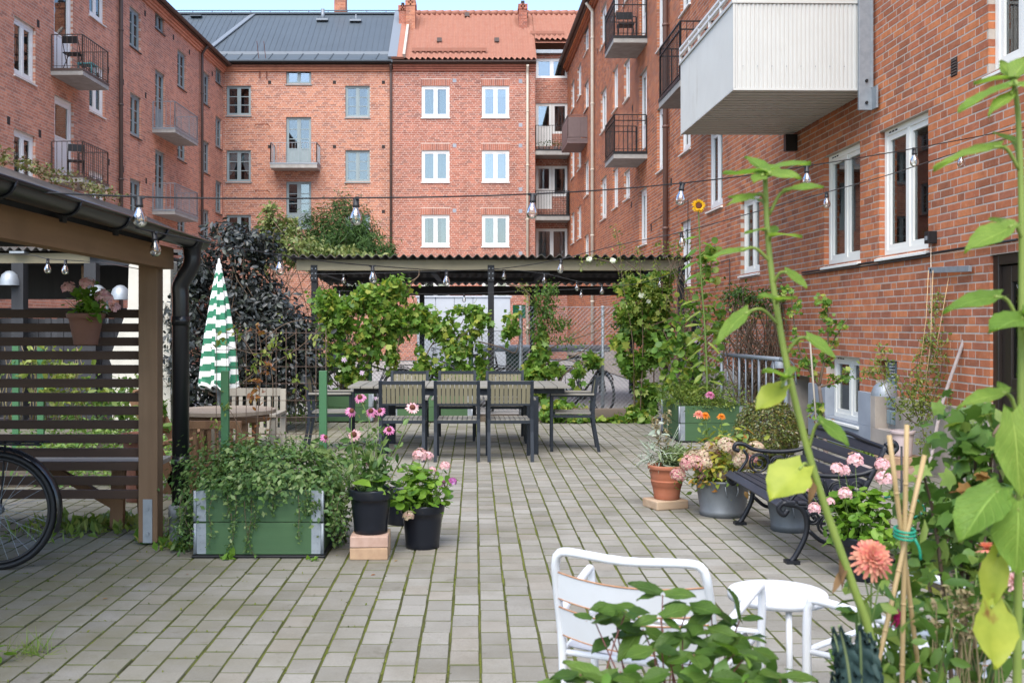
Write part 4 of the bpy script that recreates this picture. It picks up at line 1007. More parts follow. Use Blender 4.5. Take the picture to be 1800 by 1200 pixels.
# pergola in the left foreground
PZ = 6.67; PX = -2.11
pe = empty('pergola', 'timber pergola with black gutter, corner post and brown slatted screen', 'pergola', (PX, PZ, 0))
mb = MB(); mb.box(-.062, .062, -.062, .062, .02, 1.93); mb.build('post', M['timber'], pe, bevel=.006)
mb = MB(); mb.box(.02, .026, -.066, -.0625, .02, .3); mb.box(-.03, .03, -.068, -.0625, .02, .30); mb.tube([(0, -.076, .08), (0, -.069, .08)], .012, 6); mb.tube([(0, -.076, .24), (0, -.069, .24)], .012, 6); mb.build('post_shoe', M['galv'], pe)
mb = MB(); mb.box(-.045, .045, -4.2, .10, 1.79, 1.93); mb.obox(TRS((0, 0, 0)), .001, .001, .001); mb.build('beam', M['timber_y'], pe, T(.075, 0, .0), bevel=.006)
mb = MB(); mb.box(-2.6, .03, -.04, .04, 1.935, 2.05); mb.build('beam', M['dark_board'], pe)
for k in range(6): mb = MB(); mb.bar((.14, -.3 - k * .72, 1.97), (-2.6, -.3 - k * .72, 2.16), .05, .11); mb.build('rafter', M['dark_board'], pe)
mb = MB(); mb.bar((.16, -2.05, 2.03), (-.26, -2.05, 2.185), 4.5, .02, (0, 1, 0)); 
mb.v = []; mb.f = []; mb.m = []; mb.sm = []
y0, y1 = -4.3, .22
prof = [(.20, 2.00), (-.12, 2.145), (-1.3, 2.30), (-2.9, 2.30)]
for (a, b), (c, d) in zip(prof, prof[1:]): mb.add([(a, y0, b), (a, y1, b), (c, y1, d), (c, y0, d), (a, y0, b - .025), (a, y1, b - .025), (c, y1, d - .025), (c, y0, d - .025)], BOXF)
mb.build('roof', M['roof_corr'], pe)
mb = MB()   # ribbed drainage mat on the edge
for k in range(9):
    t = k / 8; x = .10 - .22 * t; z = 2.056 + .10 * t; mb.tube([(x, y0, z), (x, y1 - .05, z)], .012, 6)
mb.build('ribbed_mat', mat('ribbed_mat', (.075, .062, .055), .8, namt=.5, nscale=20, ncol=(.13, .11, .09)), pe)
# gutter: half round with bead and brackets, then the downpipe
gm = mat('gutter_black', (.008, .0085, .010), .3, spec=.4)
mb = MB(); n = 10; R = .062; cx, cz = .255, 1.985
pr = [(cx + R * math.cos(PI + PI * k / n), cz + R * math.sin(PI + PI * k / n)) for k in range(n + 1)]; pr2 = [(cx + (R - .006) * math.cos(2 * PI - PI * k / n), cz + .002 + (R - .006) * math.sin(2 * PI - PI * k / n)) for k in range(n + 1)]
pp = pr + pr2; k = len(pp); vs = [(x, y0, z) for x, z in pp] + [(x, y1 + .05, z) for x, z in pp]
mb.add(vs, [(i, i + k, (i + 1) % k + k, (i + 1) % k) for i in range(k)], 0, True); mb.add([(x, y1 + .05, z) for x, z in pr], [tuple(range(n + 1))])
mb.tube([(cx + R, y0, cz), (cx + R, y1 + .05, cz)], .011, 8)
mb.build('gutter', gm, pe)
for q in range(7):
    y = y0 + .3 + q * .66; mb = MB(); mb.tube([(cx - R - .008 + .0, y, cz + .02)] + [(cx + (R + .006) * math.cos(PI + PI * j / 8), y, cz + (R + .006) * math.sin(PI + PI * j / 8)) for j in range(9)], .007, 6)
    mb.tube([(cx - R, y, cz + .02), (cx - R - .12, y, cz + .05)], .007, 6); mb.build('gutter_bracket', gm, pe)
mb = MB(); dx = .18; y = .05
pts = smooth_curve([(cx, y, cz - R), (cx, y, cz - R - .08), (cx - .02, y, cz - .2), (dx, y, cz - .30), (dx, y, cz - .38)], 4) + [(dx, y, .2)]
mb.tube(pts, .055, 16); mb.lathe([(.055, 0), (.061, 0), (.061, .06), (.055, .06)], 16, (dx, y, 1.42)); mb.lathe([(.055, 0), (.062, 0), (.062, .07), (.055, .07)], 16, (dx, y, .50)); mb.lathe([(.08, .05), (.06, 0), (.056, -.05)], 16, (cx, y, cz - R + .0))
mb.build('downpipe', gm, pe)
mb = MB(); mb.lathe([(.072, 0), (.072, .17), (.078, .17), (.078, .24), (.058, .25)], 16, (dx, y, .0)); mb.lathe([(.0725, 0), (.076, .005), (.076, .02), (.0725, .025)], 16, (dx, y, .09), 1)
mb.build('drain_pipe', [mat('drain_grey', (.20, .21, .22), .5), M['zinc']], pe)
# slats
for k in range(14):
    zz = EYE + (CY - (551 + k * 24.4)) * PZ / FPX
    if zz < .2: break
    if 545 + k * 24.4 > 868: break
    mb = MB(); mb.box(-2.7, -.064, -.02, .02, zz - .028, zz + .028); mb.build('slat', M['slat_brown'], pe, T(0, rnd.gauss(0, .002), rnd.gauss(0, .0015)), bevel=.003)
for x in (-1.2, -2.3): mb = MB(); mb.box(x - .02, x + .02, .024, .06, .2, 1.56); mb.build('batten', M['slat_brown'], pe)
mb = MB(); mb.box(-2.72, -2.6, -.062, .062, .0, 1.93); mb.build('post', M['timber'], pe); 
# sedum on its roof
sed = empty('sedum', 'reddish green sedum growing along the pergola roof edge above the gutter', 'plant', (PX, PZ, 2.1)); ch = []
for k in range(46):
    y = -.55 - rnd.random() * 2.0; x = rnd.uniform(-.16, .06); ch.append((blob((x, y, .03 + .05 - x * .35), (.05, .09, .035), 26, 5), .026, 'small', dict(up=.6)))
foliage('foliage', sed, ch, leaf_mat('sedum_leaf', [(.10, .045, .035), (.14, .12, .035), (.10, .13, .03), (.16, .085, .05)], .2))

# ------------------------------------------------------------------ planting beds, kerb
soil = mat('bed_soil', (.075, .055, .04), .95, namt=.7, nscale=9, ncol=(.12, .10, .07), bump=.8, bscale=40, bdist=.01)
mb = MB(); mb.box(-3.4, 2.3, 15.12, 15.76, -.3, .06); mb.box(-5.4, -3.41, 9.0, 15.4, -.3, .015); mb.box(2.5, 3.35, 4.9, 6.2, -.3, .03); mb.box(-.3, 3.2, .9, 2.9, -.3, .03); tag(mb.build('soil_bed', soil), kind='structure')
kb = empty('timber_kerb', 'weathered timber kerb along the bed beneath the chain-link fence', 'kerb', (0, 15.1, 0))
mb = MB(); mb.box(A(950, 0, 15.1).x, A(1100, 0, 15.1).x, -.05, .05, .0, .2); mb.build('board', wood_mat('kerb_wood', (.17, .13, .10), (.10, .08, .06), 8, (.06, 1, 1)), kb, bevel=.008)

# ------------------------------------------------------------------ chain-link fence
FZ = 15.45
fe = empty('chain_link_fence', 'chain-link fence on green and grey posts behind the long table', 'fence', (0, FZ, 0))
M['post_green'] = mat('post_green', (.038, .12, .048), .5, namt=.2)
M['wire'] = mat('fence_wire', (.24, .25, .26), .5, .6)
for px, h, m in ((650, 1.32, 'post_green'), (828, 1.32, 'post_green'), (600, 1.5, 'galv'), (915, 1.72, 'galv'), (1060, 1.72, 'galv')):
    x = A(px, 0, FZ).x; mb = MB(); mb.tube([(x, .03, 0), (x, .03, h)], .024 if m == 'galv' else .032, 8); mb.build('post', M[m], fe)
def chainlink(parent, x0, x1, z0, z1, pitch=.066, r=.0026, y=0., along=None):
    W, H = x1 - x0, z1 - z0; segs = []; n = int((W + H) / pitch)
    for k in range(n + 1):
        for s in (1, -1):
            a = k * pitch - H
            t0, t1 = max(a, 0), min(a + H, W)
            if t1 <= t0: continue
            p, q = (t0, t0 - a), (t1, t1 - a)
            if s < 0: p, q = (W - p[0], p[1]), (W - q[0], q[1])
            segs.append((p, q))
    P = np.array(segs); n = len(P); V = np.zeros((n, 6, 3)); d = unit(P[:, 1] - P[:, 0]); nr = np.stack([-d[:, 1], d[:, 0]], 1)
    for e in (0, 1):
        for j, (cn, cy) in enumerate(((1, 0), (-.5, .9), (-.5, -.9))):
            V[:, e * 3 + j, 0] = x0 + P[:, e, 0] + nr[:, 0] * r * cn; V[:, e * 3 + j, 2] = z0 + P[:, e, 1] + nr[:, 1] * r * cn; V[:, e * 3 + j, 1] = y + r * cy
    o = inst('wire_mesh', repeat_mesh('wire_mesh', V, [(0, 1, 4, 3), (1, 2, 5, 4), (2, 0, 3, 5)], M['wire']), parent); o['kind'] = 'stuff'
    mb = MB()
    for z in (z0, z1, (z0 + z1) / 2): mb.tube([(x0, y, z), (x1, y, z)], r * 1.6, 5)
    mb.build('tension_wire', M['wire'], parent); return o
chainlink(fe, A(556, 0, FZ).x, A(915, 0, FZ).x, .12, 1.34); chainlink(fe, A(915, 0, FZ).x, A(1225, 0, FZ).x, .12, 1.70)
f2 = empty('chain_link_fence', 'chain-link fence with black posts meeting the brick wall behind the stair rail', 'fence', (0, 15.3, 0))
chainlink(f2, A(1225, 0, 15.3).x, A(1390, 0, 15.3).x, .1, 1.45)
for px, h, w, m in ((1222, 1.6, .05, 'pole_black'), (1228, 1.62, .02, 'galv'), (1390, 1.9, .03, 'galv')): x = A(px, 0, 15.35).x; mb = MB(); mb.box(x - w, x + w, .03, .09, 0, h); mb.build('post', M[m], f2)
# galvanised stair rail
sr = empty('stair_railing', 'galvanised tube railing round the cellar steps beside the brick wall', 'railing', (0, 0, 0))
a_, b_ = Vector((3.62, 15.0, 1.0)), Vector((3.80, 12.7, 1.0)); mb = MB(); mb.tube([a_, b_], .028, 10); mb.tube(smooth_curve([b_, b_ + Vector((.02, -.12, -.03)), b_ + Vector((.02, -.14, -.2)), b_ + Vector((.02, -.14, -1.0))], 4), .028, 10); mb.tube([a_, a_ - Vector((0, 0, 1))], .028, 10)
mb.tube([a_ - Vector((0, 0, .85)), b_ - Vector((0, 0, .85))], .02, 8); mb.build('rail', M['galv'], sr)
for k in range(1, 9): p = a_.lerp(b_, k / 9); mb = MB(); mb.tube([p, p - Vector((0, 0, .85))], .012 if k % 3 else .02, 6); mb.build('baluster', M['galv'], sr)

# ------------------------------------------------------------------ dining set
M['polywood'] = wood_mat('polywood', (.165, .148, .092), (.135, .12, .075), 10, (1, 1, .1), .6, .1)
M['polytop'] = wood_mat('polytop', (.225, .21, .175), (.18, .168, .14), 10, (1, .1, 1), .55, .1)
def dining_chair():
    r = empty('dining_chair', None, 'chair', group='chairs round the long dining table')
    fm = M['anthracite']
    for s in (-1, 1):
        x = s * .225
        mb = MB(); mb.bar((x, .24, 0), (x, .24, .64), .034, .034, (0, 1, 0)); mb.build('leg', fm, r, bevel=.004)
        mb = MB(); pts = [(x, -.29, 0), (x, -.265, .14), (x, -.235, .30), (x, -.225, .44), (x, -.235, .58), (x, -.275, .84)]
        for p, q in zip(pts, pts[1:]): mb.bar(p, (q[0], q[1], q[2] + .004), .034, .034, (0, 1, 0))
        mb.build('leg', fm, r)
        mb = MB(); mb.bar((x + s * .02, .25, .648), (x + s * .02, -.235, .648), .05, .022); mb.build('armrest', M['polytop'], r, bevel=.005)
        mb = MB(); mb.bar((x, .24, .627), (x, -.23, .627), .03, .018); mb.bar((x, .22, .40), (x, -.22, .40), .03, .03); mb.build('side_rail', fm, r)
    mb = MB(); mb.box(-.208, .208, .205, .235, .395, .425); mb.build('seat_frame', fm, r); mb = MB(); mb.box(-.208, .208, -.235, -.205, .395, .425); mb.build('seat_frame', fm, r)
    mb = MB(); mb.bar((-.208, -.27, .822), (.208, -.27, .822), .02, .036); mb.bar((-.208, -.237, .60), (.208, -.237, .60), .02, .03); mb.build('back_rail', fm, r)
    m1 = MB().box(-.019, .019, -.006, .006, 0, .215).mesh('back_slat', M['polywood']); m2 = MB().box(-.022, .022, -.20, .20, -.008, .008).mesh('seat_slat', M['polytop'])
    for k in range(9): inst('back_slat', m1, r, TRS((-.185 + k * .0463, -.2415, .605), (math.radians(8.7), 0, 0)))
    for k in range(8): inst('seat_slat', m2, r, T(-.183 + k * .0523, 0, .432))
    return r
ch0 = dining_chair(); pxs = [706, 803.5, 896.5]
lab = ['dining chair with slatted back, near side of the table, behind the pink coneflowers', 'dining chair with slatted back, middle of the near side of the long table', 'dining chair with slatted back, near side of the table, third from the coneflowers',
       'dining chair beyond the table, its back in front of the leafiest vine', 'dining chair beyond the table, middle one of the far side', 'dining chair beyond the table, in front of the grey fence post',
       'dining chair at the table end nearest the striped parasol', 'dining chair at the table end nearest the terracotta pot']
tbl_x = (A(613, 0, 11.27).x + A(1000, 0, 11.27).x) / 2
locs = [((px - CX) / FPX * 10.65, 10.95, 0) for px in pxs] + [((px - CX) / FPX * 13.1, 12.82, PI) for px in (720.8, 803, 888)] + [(-1.66, 11.85, -PI / 2 + .05), (1.12, 11.75, PI / 2 - .08)]
for i, (x, y, rz) in enumerate(locs):
    c = ch0 if i == 0 else copy_tree(ch0)
    c.location = (x, y, 0); c.rotation_euler = (0, 0, rz + (rnd.gauss(0, .02) if i else 0)); c['label'] = lab[i]
tb = empty('dining_table', 'long slatted grey-brown dining table on dark metal legs', 'table', (tbl_x, 11.85, 0))
tw, td = 2.46, 1.12; n = 17
for k in range(n):
    g = .02 if k in (5, 12) else 0
    mb = MB(); w = tw / n; x = -tw / 2 + k * w; mb.box(x + .004 + g, x + w - .004, -td / 2, td / 2, .725, .75); mb.build('slat', M['polytop'], tb, T(0, 0, rnd.gauss(0, .0008)), bevel=.003)
mb = MB(); X, Y = .83, td / 2 - .06
mb.box(-X, X, -Y, -Y + .04, .64, .722); mb.box(-X, X, Y - .04, Y, .64, .722); mb.box(-X, -X + .04, -Y + .04, Y - .04, .64, .722); mb.box(X - .04, X, -Y + .04, Y - .04, .64, .722)
for s in (-1, 1): mb.box(s * X - .0 if s > 0 else -1.18, 1.18 if s > 0 else -X, -Y + .1, -Y + .14, .66, .722); mb.box(s * X if s > 0 else -1.18, 1.18 if s > 0 else -X, Y - .14, Y - .1, .66, .722)
mb.build('apron', M['anthracite'], tb)
for i in (-1, 1):
    for j in (-1, 1): mb = MB(); mb.box(i * X - .05, i * X + .05, j * Y - .05, j * Y + .05, 0, .638); mb.build('leg', M['anthracite'], tb, bevel=.005)

# ------------------------------------------------------------------ pallet-collar planters
M['planter'] = wood_mat('planter_green', (.058, .118, .05), (.045, .092, .04), 8, (.08, 1, 1), .6, .06)
def planter(name_label, x0, x1, y0, y1, tiers=2, h=.195, tray=True, group=None):
    r = empty('raised_planter', name_label, 'planter', ((x0 + x1) / 2, (y0 + y1) / 2, 0), 0, group); W, D = (x1 - x0) / 2, (y1 - y0) / 2
    for t in range(tiers):
        z0 = .02 + t * (h + .004); z1 = z0 + h
        for s in (-1, 1):
            mb = MB(); mb.box(-W, W, s * D - .01, s * D + .01, z0, z1); mb.build('board', M['planter'], r, bevel=.003)
            mb = MB(); mb.box(s * W - .01, s * W + .01, -D + .011, D - .011, z0, z1); mb.build('board', M['planter'], r, bevel=.003)
        for i in (-1, 1):
            for j in (-1, 1):
                mb = MB(); a, b = sorted((i * W + i * .012, i * (W - .055))); c, d = sorted((j * (D + .0105), j * (D + .0125))); mb.box(a, b, c, d, z0 + .004, z1 - .004)
                a, b = sorted((i * (W + .0105), i * (W + .0125))); c, d = sorted((j * (D + .0125), j * (D - .06))); mb.box(a, b, c, d, z0 + .004, z1 - .004)
                mb.tube([(i * (W + .012), j * (D + .012), z0 + .004), (i * (W + .012), j * (D + .012), z1 - .004)], .011, 8)
                for q in range(4):
                    for w in (.018, .04): mb.tube([(i * (W - w), j * (D + .0125), z0 + .03 + q * .045), (i * (W - w), j * (D + .0165), z0 + .03 + q * .045)], .005, 6)
                mb.build('corner_hinge', M['galv'], r)
    z = .02 + tiers * (h + .004)
    mb = MB(); mb.box(-W + .012, W - .012, -D + .012, D - .012, .03, z - .05); mb.build('soil', soil, r)
    if tray: mb = MB(); mb.box(-W - .03, W + .03, -D - .03, D + .03, .002, .018); mb.build('tray', M['pole_black'], r, bevel=.006)
    return r
pl1 = planter('green boarded planter with galvanised corners spilling dense dark green foliage', -1.70, -.945, 6.28, 7.05)
pl2 = planter('green boarded planter with low herbs beside the clipped round bush', 2.50, 3.27, 12.45, 13.6, h=.21)
pl3 = planter('green boarded planter behind the table end nearest the striped parasol', -2.36, -1.5, 15.0, 15.1 + .5, h=.2, tray=False)
pl4 = planter('green boarded planter seen between the near dining chairs', -1.19, -.05, 15.0, 15.6, h=.2, tray=False)
# posts and wire grid on the near planter
tr = empty('plant_trellis', 'two green posts carrying a rusty wire grid above the near green planter', 'trellis', (-1.32, 6.95, 0))
for x in (A(372.5, 0, 6.6).x + 1.32, A(570, 0, 7.0).x + 1.32):
    mb = MB(); mb.box(x - .026, x + .026, -.02, .02, .3, EYE + (CY - 652) * 6.9 / FPX); mb.build('post', M['post_green'], tr, bevel=.003)
mb = MB(); xa, xb = A(375, 0, 6.9).x + 1.32, A(570, 0, 6.9).x + 1.32
for k in range(9): mb.tube([(xa, .025, .45 + k * .115), (xb, .025, .45 + k * .115)], .0022, 5)
for k in range(12): x = xa + (xb - xa) * k / 11; mb.tube([(x, .028, .4), (x, .028, 1.40)], .0022, 5)
o = mb.build('wire_grid', mat('rusty_wire', (.12, .08, .06), .7, .3), tr); o['kind'] = 'stuff'

# ------------------------------------------------------------------ parasol, round table, wooden chairs, bench, bicycles
cg = mat('parasol_green', (.035, .16, .09), .8, spec=.15); cw = mat('parasol_white', (.66, .66, .62), .8, spec=.15)
pz = 9.6; pp0 = A(385, 0, pz)
pa = empty('parasol', 'closed green and white striped parasol', 'parasol', (pp0.x, pz, 0)); hb = EYE + (CY - 680) * pz / FPX; ht = EYE + (CY - 470) * pz / FPX
cv = MB(); n = 48; rows = 66
V = []
for i in range(rows + 1):
    t = i / rows; R = .022 + .135 * t ** .85 + .018 * math.sin(t * 3.1)
    for k in range(n):
        a = 2 * PI * k / n; f = 1 + (.05 + .34 * t) * math.cos(8 * a + .8 * math.sin(2 * t)) * .75 + .06 * math.sin(3 * a + t * 4) * t
        drop = (.025 * math.cos(8 * a) * (t > .95))
        V.append((R * f * math.cos(a), R * f * math.sin(a), ht - (ht - hb) * t + drop))
for i in range(rows):
    cv.add([], [])
cv.v = V; cv.f = [(i * n + k, i * n + (k + 1) % n, (i + 1) * n + (k + 1) % n, (i + 1) * n + k) for i in range(rows) for k in range(n)]
cv.m = [1 if i < 3 else (0 if int((i + 1.5 * ((k // 6) % 2) + .7 * ((k // 3) % 2)) / 3.6) % 2 else 1) for i in range(rows) for k in range(n)]; cv.sm = [True] * len(cv.f)
cv.build('canopy', [cg, cw], pa)
mb = MB(); mb.lathe([(.03, 0), (.022, .04), (.012, .05), (.009, .09), (0, .095)], 12, (0, 0, ht - .01)); mb.build('finial', cw, pa)
mb = MB(); mb.tube([(0, 0, .0), (0, 0, ht)], .016, 10); mb.build('pole', M['galv'], pa); mb = MB(); mb.lathe([(0, 0), (.22, 0), (.22, .05), (.06, .09), (.03, .2), (0, .2)], 20); mb.build('base', M['concrete'], pa)
M['teak'] = wood_mat('teak', (.24, .135, .07), (.16, .085, .045), 12); M['teak_x'] = wood_mat('teak_x', (.25, .20, .15), (.18, .145, .11), 12, (.06, 1, 1))
M['wood_pale'] = wood_mat('wood_pale', (.30, .27, .22), (.22, .20, .16), 12)
rt = empty('round_table', 'round weathered wooden garden table beside the striped parasol', 'table', (-2.06, 8.45, 0)); R = .41
n = 7
for k in range(n):
    xa, xb = -R + 2 * R * k / n + .003, -R + 2 * R * (k + 1) / n - .003; top = []; N = 6
    up = [(xa + (xb - xa) * i / N, math.sqrt(max(0, R * R - (xa + (xb - xa) * i / N) ** 2))) for i in range(N + 1)]
    poly = up + [(x, -y) for x, y in reversed(up)]; m_ = len(poly)
    mb = MB(); mb.add([(y, x, .70) for x, y in poly] + [(y, x, .73) for x, y in poly], [tuple(range(m_)), tuple(reversed(range(m_, 2 * m_)))] + [(i, i + m_, (i + 1) % m_ + m_, (i + 1) % m_) for i in range(m_)])
    mb.build('plank', M['teak_x'], rt)
mb = MB(); mb.lathe([(.34, .64), (.36, .64), (.36, .698), (.34, .698)], 32); mb.build('apron', M['teak'], rt)
for a in (PI / 4, 3 * PI / 4, 5 * PI / 4, 7 * PI / 4): mb = MB(); x, y = .29 * math.cos(a), .29 * math.sin(a); mb.box(x - .025, x + .025, y - .025, y + .025, 0, .698); mb.build('leg', M['teak'], rt)
def wooden_chair(label, loc, rz, m):
    c = empty('garden_chair', label, 'chair', loc, rz)
    for s in (-1, 1):
        mb = MB(); mb.box(s * .26 - .025, s * .26 + .025, .2, .25, 0, .62); mb.build('leg', m, c); mb = MB(); mb.bar((s * .26, -.22, 0), (s * .26, -.27, .84), .05, .04, (0, 1, 0)); mb.build('leg', m, c)
        mb = MB(); mb.box(s * .26 - .035, s * .26 + .035, -.24, .27, .622, .647); mb.build('armrest', m, c)
    for k in range(6): mb = MB(); mb.box(-.235, .235, -.21 + k * .075, -.15 + k * .075, .40, .42); mb.build('seat_slat', m, c)
    mb = MB(); mb.box(-.235, .235, .205, .235, .34, .398); mb.build('seat_frame', m, c); mb = MB(); mb.box(-.235, .235, -.245, -.215, .34, .398); mb.build('seat_frame', m, c)
    mb = MB(); mb.bar((-.235, -.268, .81), (.235, -.268, .81), .03, .07); mb.build('back_rail', m, c); mb = MB(); mb.bar((-.235, -.245, .46), (.235, -.245, .46), .03, .05); mb.build('back_rail', m, c)
    for k in range(7): mb = MB(); x = -.195 + k * .065; mb.bar((x, -.247, .485), (x, -.266, .775), .032, .016, (0, 1, 0)); mb.build('back_slat', m, c)
    return c
wooden_chair('brown wooden armchair with upright back slats in front of the round table', (-1.98, 7.86, 0), 0, M['teak']).scale = (.84, .84, .84)
wooden_chair('pale weathered wooden armchair beyond the round table', (-2.02, 9.15, 0), PI, M['wood_pale'])
bn = empty('picnic_bench', 'wooden bench with pale seat planks behind the slatted screen', 'bench', (-3.0, 7.3, 0))
for k in range(3): mb = MB(); mb.box(-1.3, .8, -.16 + k * .11, -.06 + k * .11, .44, .475); mb.build('seat_plank', M['wood_pale'] if k < 3 else M['teak'], bn, bevel=.004)
for x in (-1.0, .5):
    mb = MB(); mb.bar((x, -.14, 0), (x, -.10, .438), .09, .05); mb.build('leg', M['teak'], bn); mb = MB(); mb.bar((x + .1, .16, 0), (x + .1, .10, .438), .09, .05); mb.build('leg', M['teak'], bn)
    mb = MB(); mb.bar((x - .02, 0, .12), (x - .55 if x > 0 else x + .5, 0, .42), .05, .06); mb.build('brace', M['teak'], bn)
ac = empty('deck_chair', 'tilted wooden garden chair behind the slats beside the corner post', 'chair', (-2.62, 8.9, 0))
for s in (-1, 1):
    mb = MB(); mb.bar((s * .24, 0, .30), (s * .24 - .0, .0, .36), .04, .04); mb.v = []; mb.f = []; mb.m = []; mb.sm = []
    mb.bar((-.28, s * .25, .84), (.12, s * .25, .0), .05, .07); mb.build('leg', M['teak'], ac); mb = MB(); mb.bar((.22, s * .25, .50), (.02, s * .25, .0), .05, .07); mb.build('leg', M['teak'], ac)
for k in range(5): mb = MB(); t = k / 5; mb.bar((-.27 + .2 * t, -.25, .84 - .42 * t), (-.27 + .2 * t, .25, .84 - .42 * t), .02, .07, (.4, 0, .84)); mb.build('back_slat', M['teak'], ac)
for k in range(4): mb = MB(); mb.bar((-.06 + .085 * k, -.25, .40 + .03 * k), (-.06 + .085 * k, .25, .40 + .03 * k), .07, .02); mb.build('seat_slat', M['teak'], ac)

def bicycle(label, loc, rz, frame_m, group=None, fine=True):
    """faces local -x; rear wheel centre at the origin, on the ground"""
    b = empty('bicycle', label, 'bicycle', loc, rz, group); R = .345; n = 40 if fine else 20
    rub = M['pole_black']
    for x in (0, -1.08):
        mb = MB(); mb.tube([(x + (R - .018) * math.cos(2 * PI * k / n), 0, R + (R - .018) * math.sin(2 * PI * k / n)) for k in range(n)], .018, 8, 0, True); w = mb.build('wheel', rub, b)
        mb = MB(); mb.tube([(x + (R - .044) * math.cos(2 * PI * k / n), 0, R + (R - .044) * math.sin(2 * PI * k / n)) for k in range(n)], .011, 6, 0, True); mb.build('rim', M['black_metal'], w)
        mb = MB(); sp = 28 if fine else 14
        for k in range(sp):
            a = 2 * PI * k / sp; s = 1 if k % 2 else -1; o = a + s * .6; mb.tube([(x + .03 * math.cos(o), s * .025, R + .03 * math.sin(o)), (x + (R - .05) * math.cos(a), 0, R + (R - .05) * math.sin(a))], .0013, 4, cap=False)
        mb.build('spoke', M['galv'], w); mb = MB(); mb.tube([(x, -.05, R), (x, .05, R)], .028, 10); mb.build('hub', M['galv'], w)
        mb = MB(); a0, a1 = (-.35, 2.7) if x == 0 else (.3, 2.5); k = 18; vs = []
        for i in range(k + 1):
            a = a0 + (a1 - a0) * i / k; rr = R + .028
            for yy, dr in ((-.03, -.016), (-.018, 0), (.018, 0), (.03, -.016)): vs.append((x + (rr + dr) * math.cos(a), yy, R + (rr + dr) * math.sin(a)))
        mb.add(vs, [(4 * i + j, 4 * i + j + 1, 4 * i + j + 5, 4 * i + j + 4) for i in range(k) for j in range(3)], 0, True); mb.build('mudguard', frame_m, b)
    bb = (-.44, 0, .29); st_ = (-.27, 0, .72); hd = (-.90, 0, .86); hb_ = (-.93, 0, .70)
    mb = MB(); mb.tube([bb, st_], .016, 8); mb.tube([bb, hb_], .018, 8); mb.tube([(-.29, 0, .66), hd], .015, 8); mb.tube([hb_, hd], .018, 8)
    for s in (-1, 1): mb.tube([(0, s * .055, R), (-.42, s * .03, .29)], .009, 6); mb.tube([(0, s * .055, R), (-.28, s * .02, .68)], .008, 6); mb.tube(smooth_curve([(-1.08, s * .05, R), (-1.02, s * .05, .55), hb_], 3), .011, 6)
    mb.build('frame', frame_m, b)
    mb = MB(); mb.tube([st_, (-.235, 0, .86)], .012, 8); mb.add([(-.10 - .0, .09, .93), (-.10, -.09, .93), (-.38, -.02, .91), (-.38, .02, .91), (-.12, .07, .86), (-.12, -.07, .86), (-.36, -.015, .87), (-.36, .015, .87)], [(0, 1, 2, 3), (4, 7, 6, 5), (0, 4, 5, 1), (1, 5, 6, 2), (2, 6, 7, 3), (3, 7, 4, 0)]); mb.build('saddle', rub, b, bevel=.02)
    mb = MB(); mb.tube([hd, (-.875, 0, .98)], .012, 8); mb.tube(smooth_curve([(-.70, -.30, 1.0), (-.86, -.25, 1.03), (-.90, 0, .99), (-.86, .25, 1.03), (-.70, .30, 1.0)], 5), .012, 8); mb.build('handlebar', M['galv'], b)
    mb = MB()
    for s in (-1, 1): mb.tube([(.0, s * .06, R), (.02, s * .07, .73)], .006, 6); mb.tube([(-.25, s * .06, .74), (.28, s * .07, .735)], .007, 6)
    for k in range(5): mb.tube([(-.2 + k * .11, -.065, .738), (-.2 + k * .11, .065, .738)], .005, 6)
    mb.build('rack', rub, b); mb = MB(); mb.tube([(-.44, -.06, .29), (-.44, .06, .29)], .09, 16); mb.tube([(-.44, .07, .29), (-.36, .07, .15)], .01, 6); mb.box(-.40, -.31, .08, .17, .14, .165); mb.build('crank', M['black_metal'], b)
    return b
bm_ = mat('bike_black', (.012, .012, .014), .25, spec=.6)
bicycle('black city bicycle with rear mudguard and rack in front of the brown slats', ((-6 - CX) / FPX * 5.95, 5.95, 0), .05, bm_)
bg = 'bicycles parked under the shelter behind the fence'
for i, (px, Z, rz, l) in enumerate(((1000, 17.2, 2.0, 'dark bicycle leaning behind the chain-link fence beside the table end'), (705, 17.6, .35, 'dark bicycle parked in front of the white store behind the vines'), (850, 17.8, .2, 'dark bicycle beside the black middle post of the shelter'), (785, 18.4, 2.9, 'dark bicycle close to the white store wall'))):
    p = A(px, 0, Z); bicycle(l, (p.x, Z, 0), rz, bm_, bg, False)
# ------------------------------------------------------------------ plant materials
L_ = {}
L_['vine'] = leaf_mat('vine_leaf', [(.07, .15, .025), (.11, .22, .035), (.16, .28, .045), (.22, .32, .06), (.38, .38, .07)], .42)
L_['vine_dark'] = leaf_mat('vine_leaf_dark', [(0.046, 0.102, 0.019), (0.078, 0.154, 0.026), (0.130, 0.211, 0.036)], .35)
L_['purple'] = leaf_mat('purple_leaf', [(.015, .017, .016), (.026, .03, .03), (.04, .045, .046), (.028, .036, .018)], .1, .4, .45)
L_['thuja'] = leaf_mat('thuja_leaf', [(0.029, 0.064, 0.017), (0.046, 0.096, 0.024), (0.065, 0.122, 0.026)], .2, .6, .2)
L_['varieg'] = leaf_mat('variegated_leaf', [(.07, .12, .025), (.14, .18, .045), (.27, .28, .10), (.06, .10, .025)], .3)
L_['herb'] = leaf_mat('herb_leaf', [(0.091, 0.166, 0.024), (0.169, 0.243, 0.042), (0.260, 0.307, 0.060), (0.078, 0.128, 0.036)], .35)
L_['dense'] = leaf_mat('jasmine_leaf', [(0.046, 0.096, 0.026), (0.072, 0.141, 0.036), (0.111, 0.192, 0.048), (0.195, 0.243, 0.090)], .28)
L_['box'] = leaf_mat('box_leaf', [(0.046, 0.064, 0.014), (0.078, 0.109, 0.019), (0.130, 0.154, 0.030), (0.130, 0.083, 0.024), (0.195, 0.192, 0.048)], .2, .35, .45)
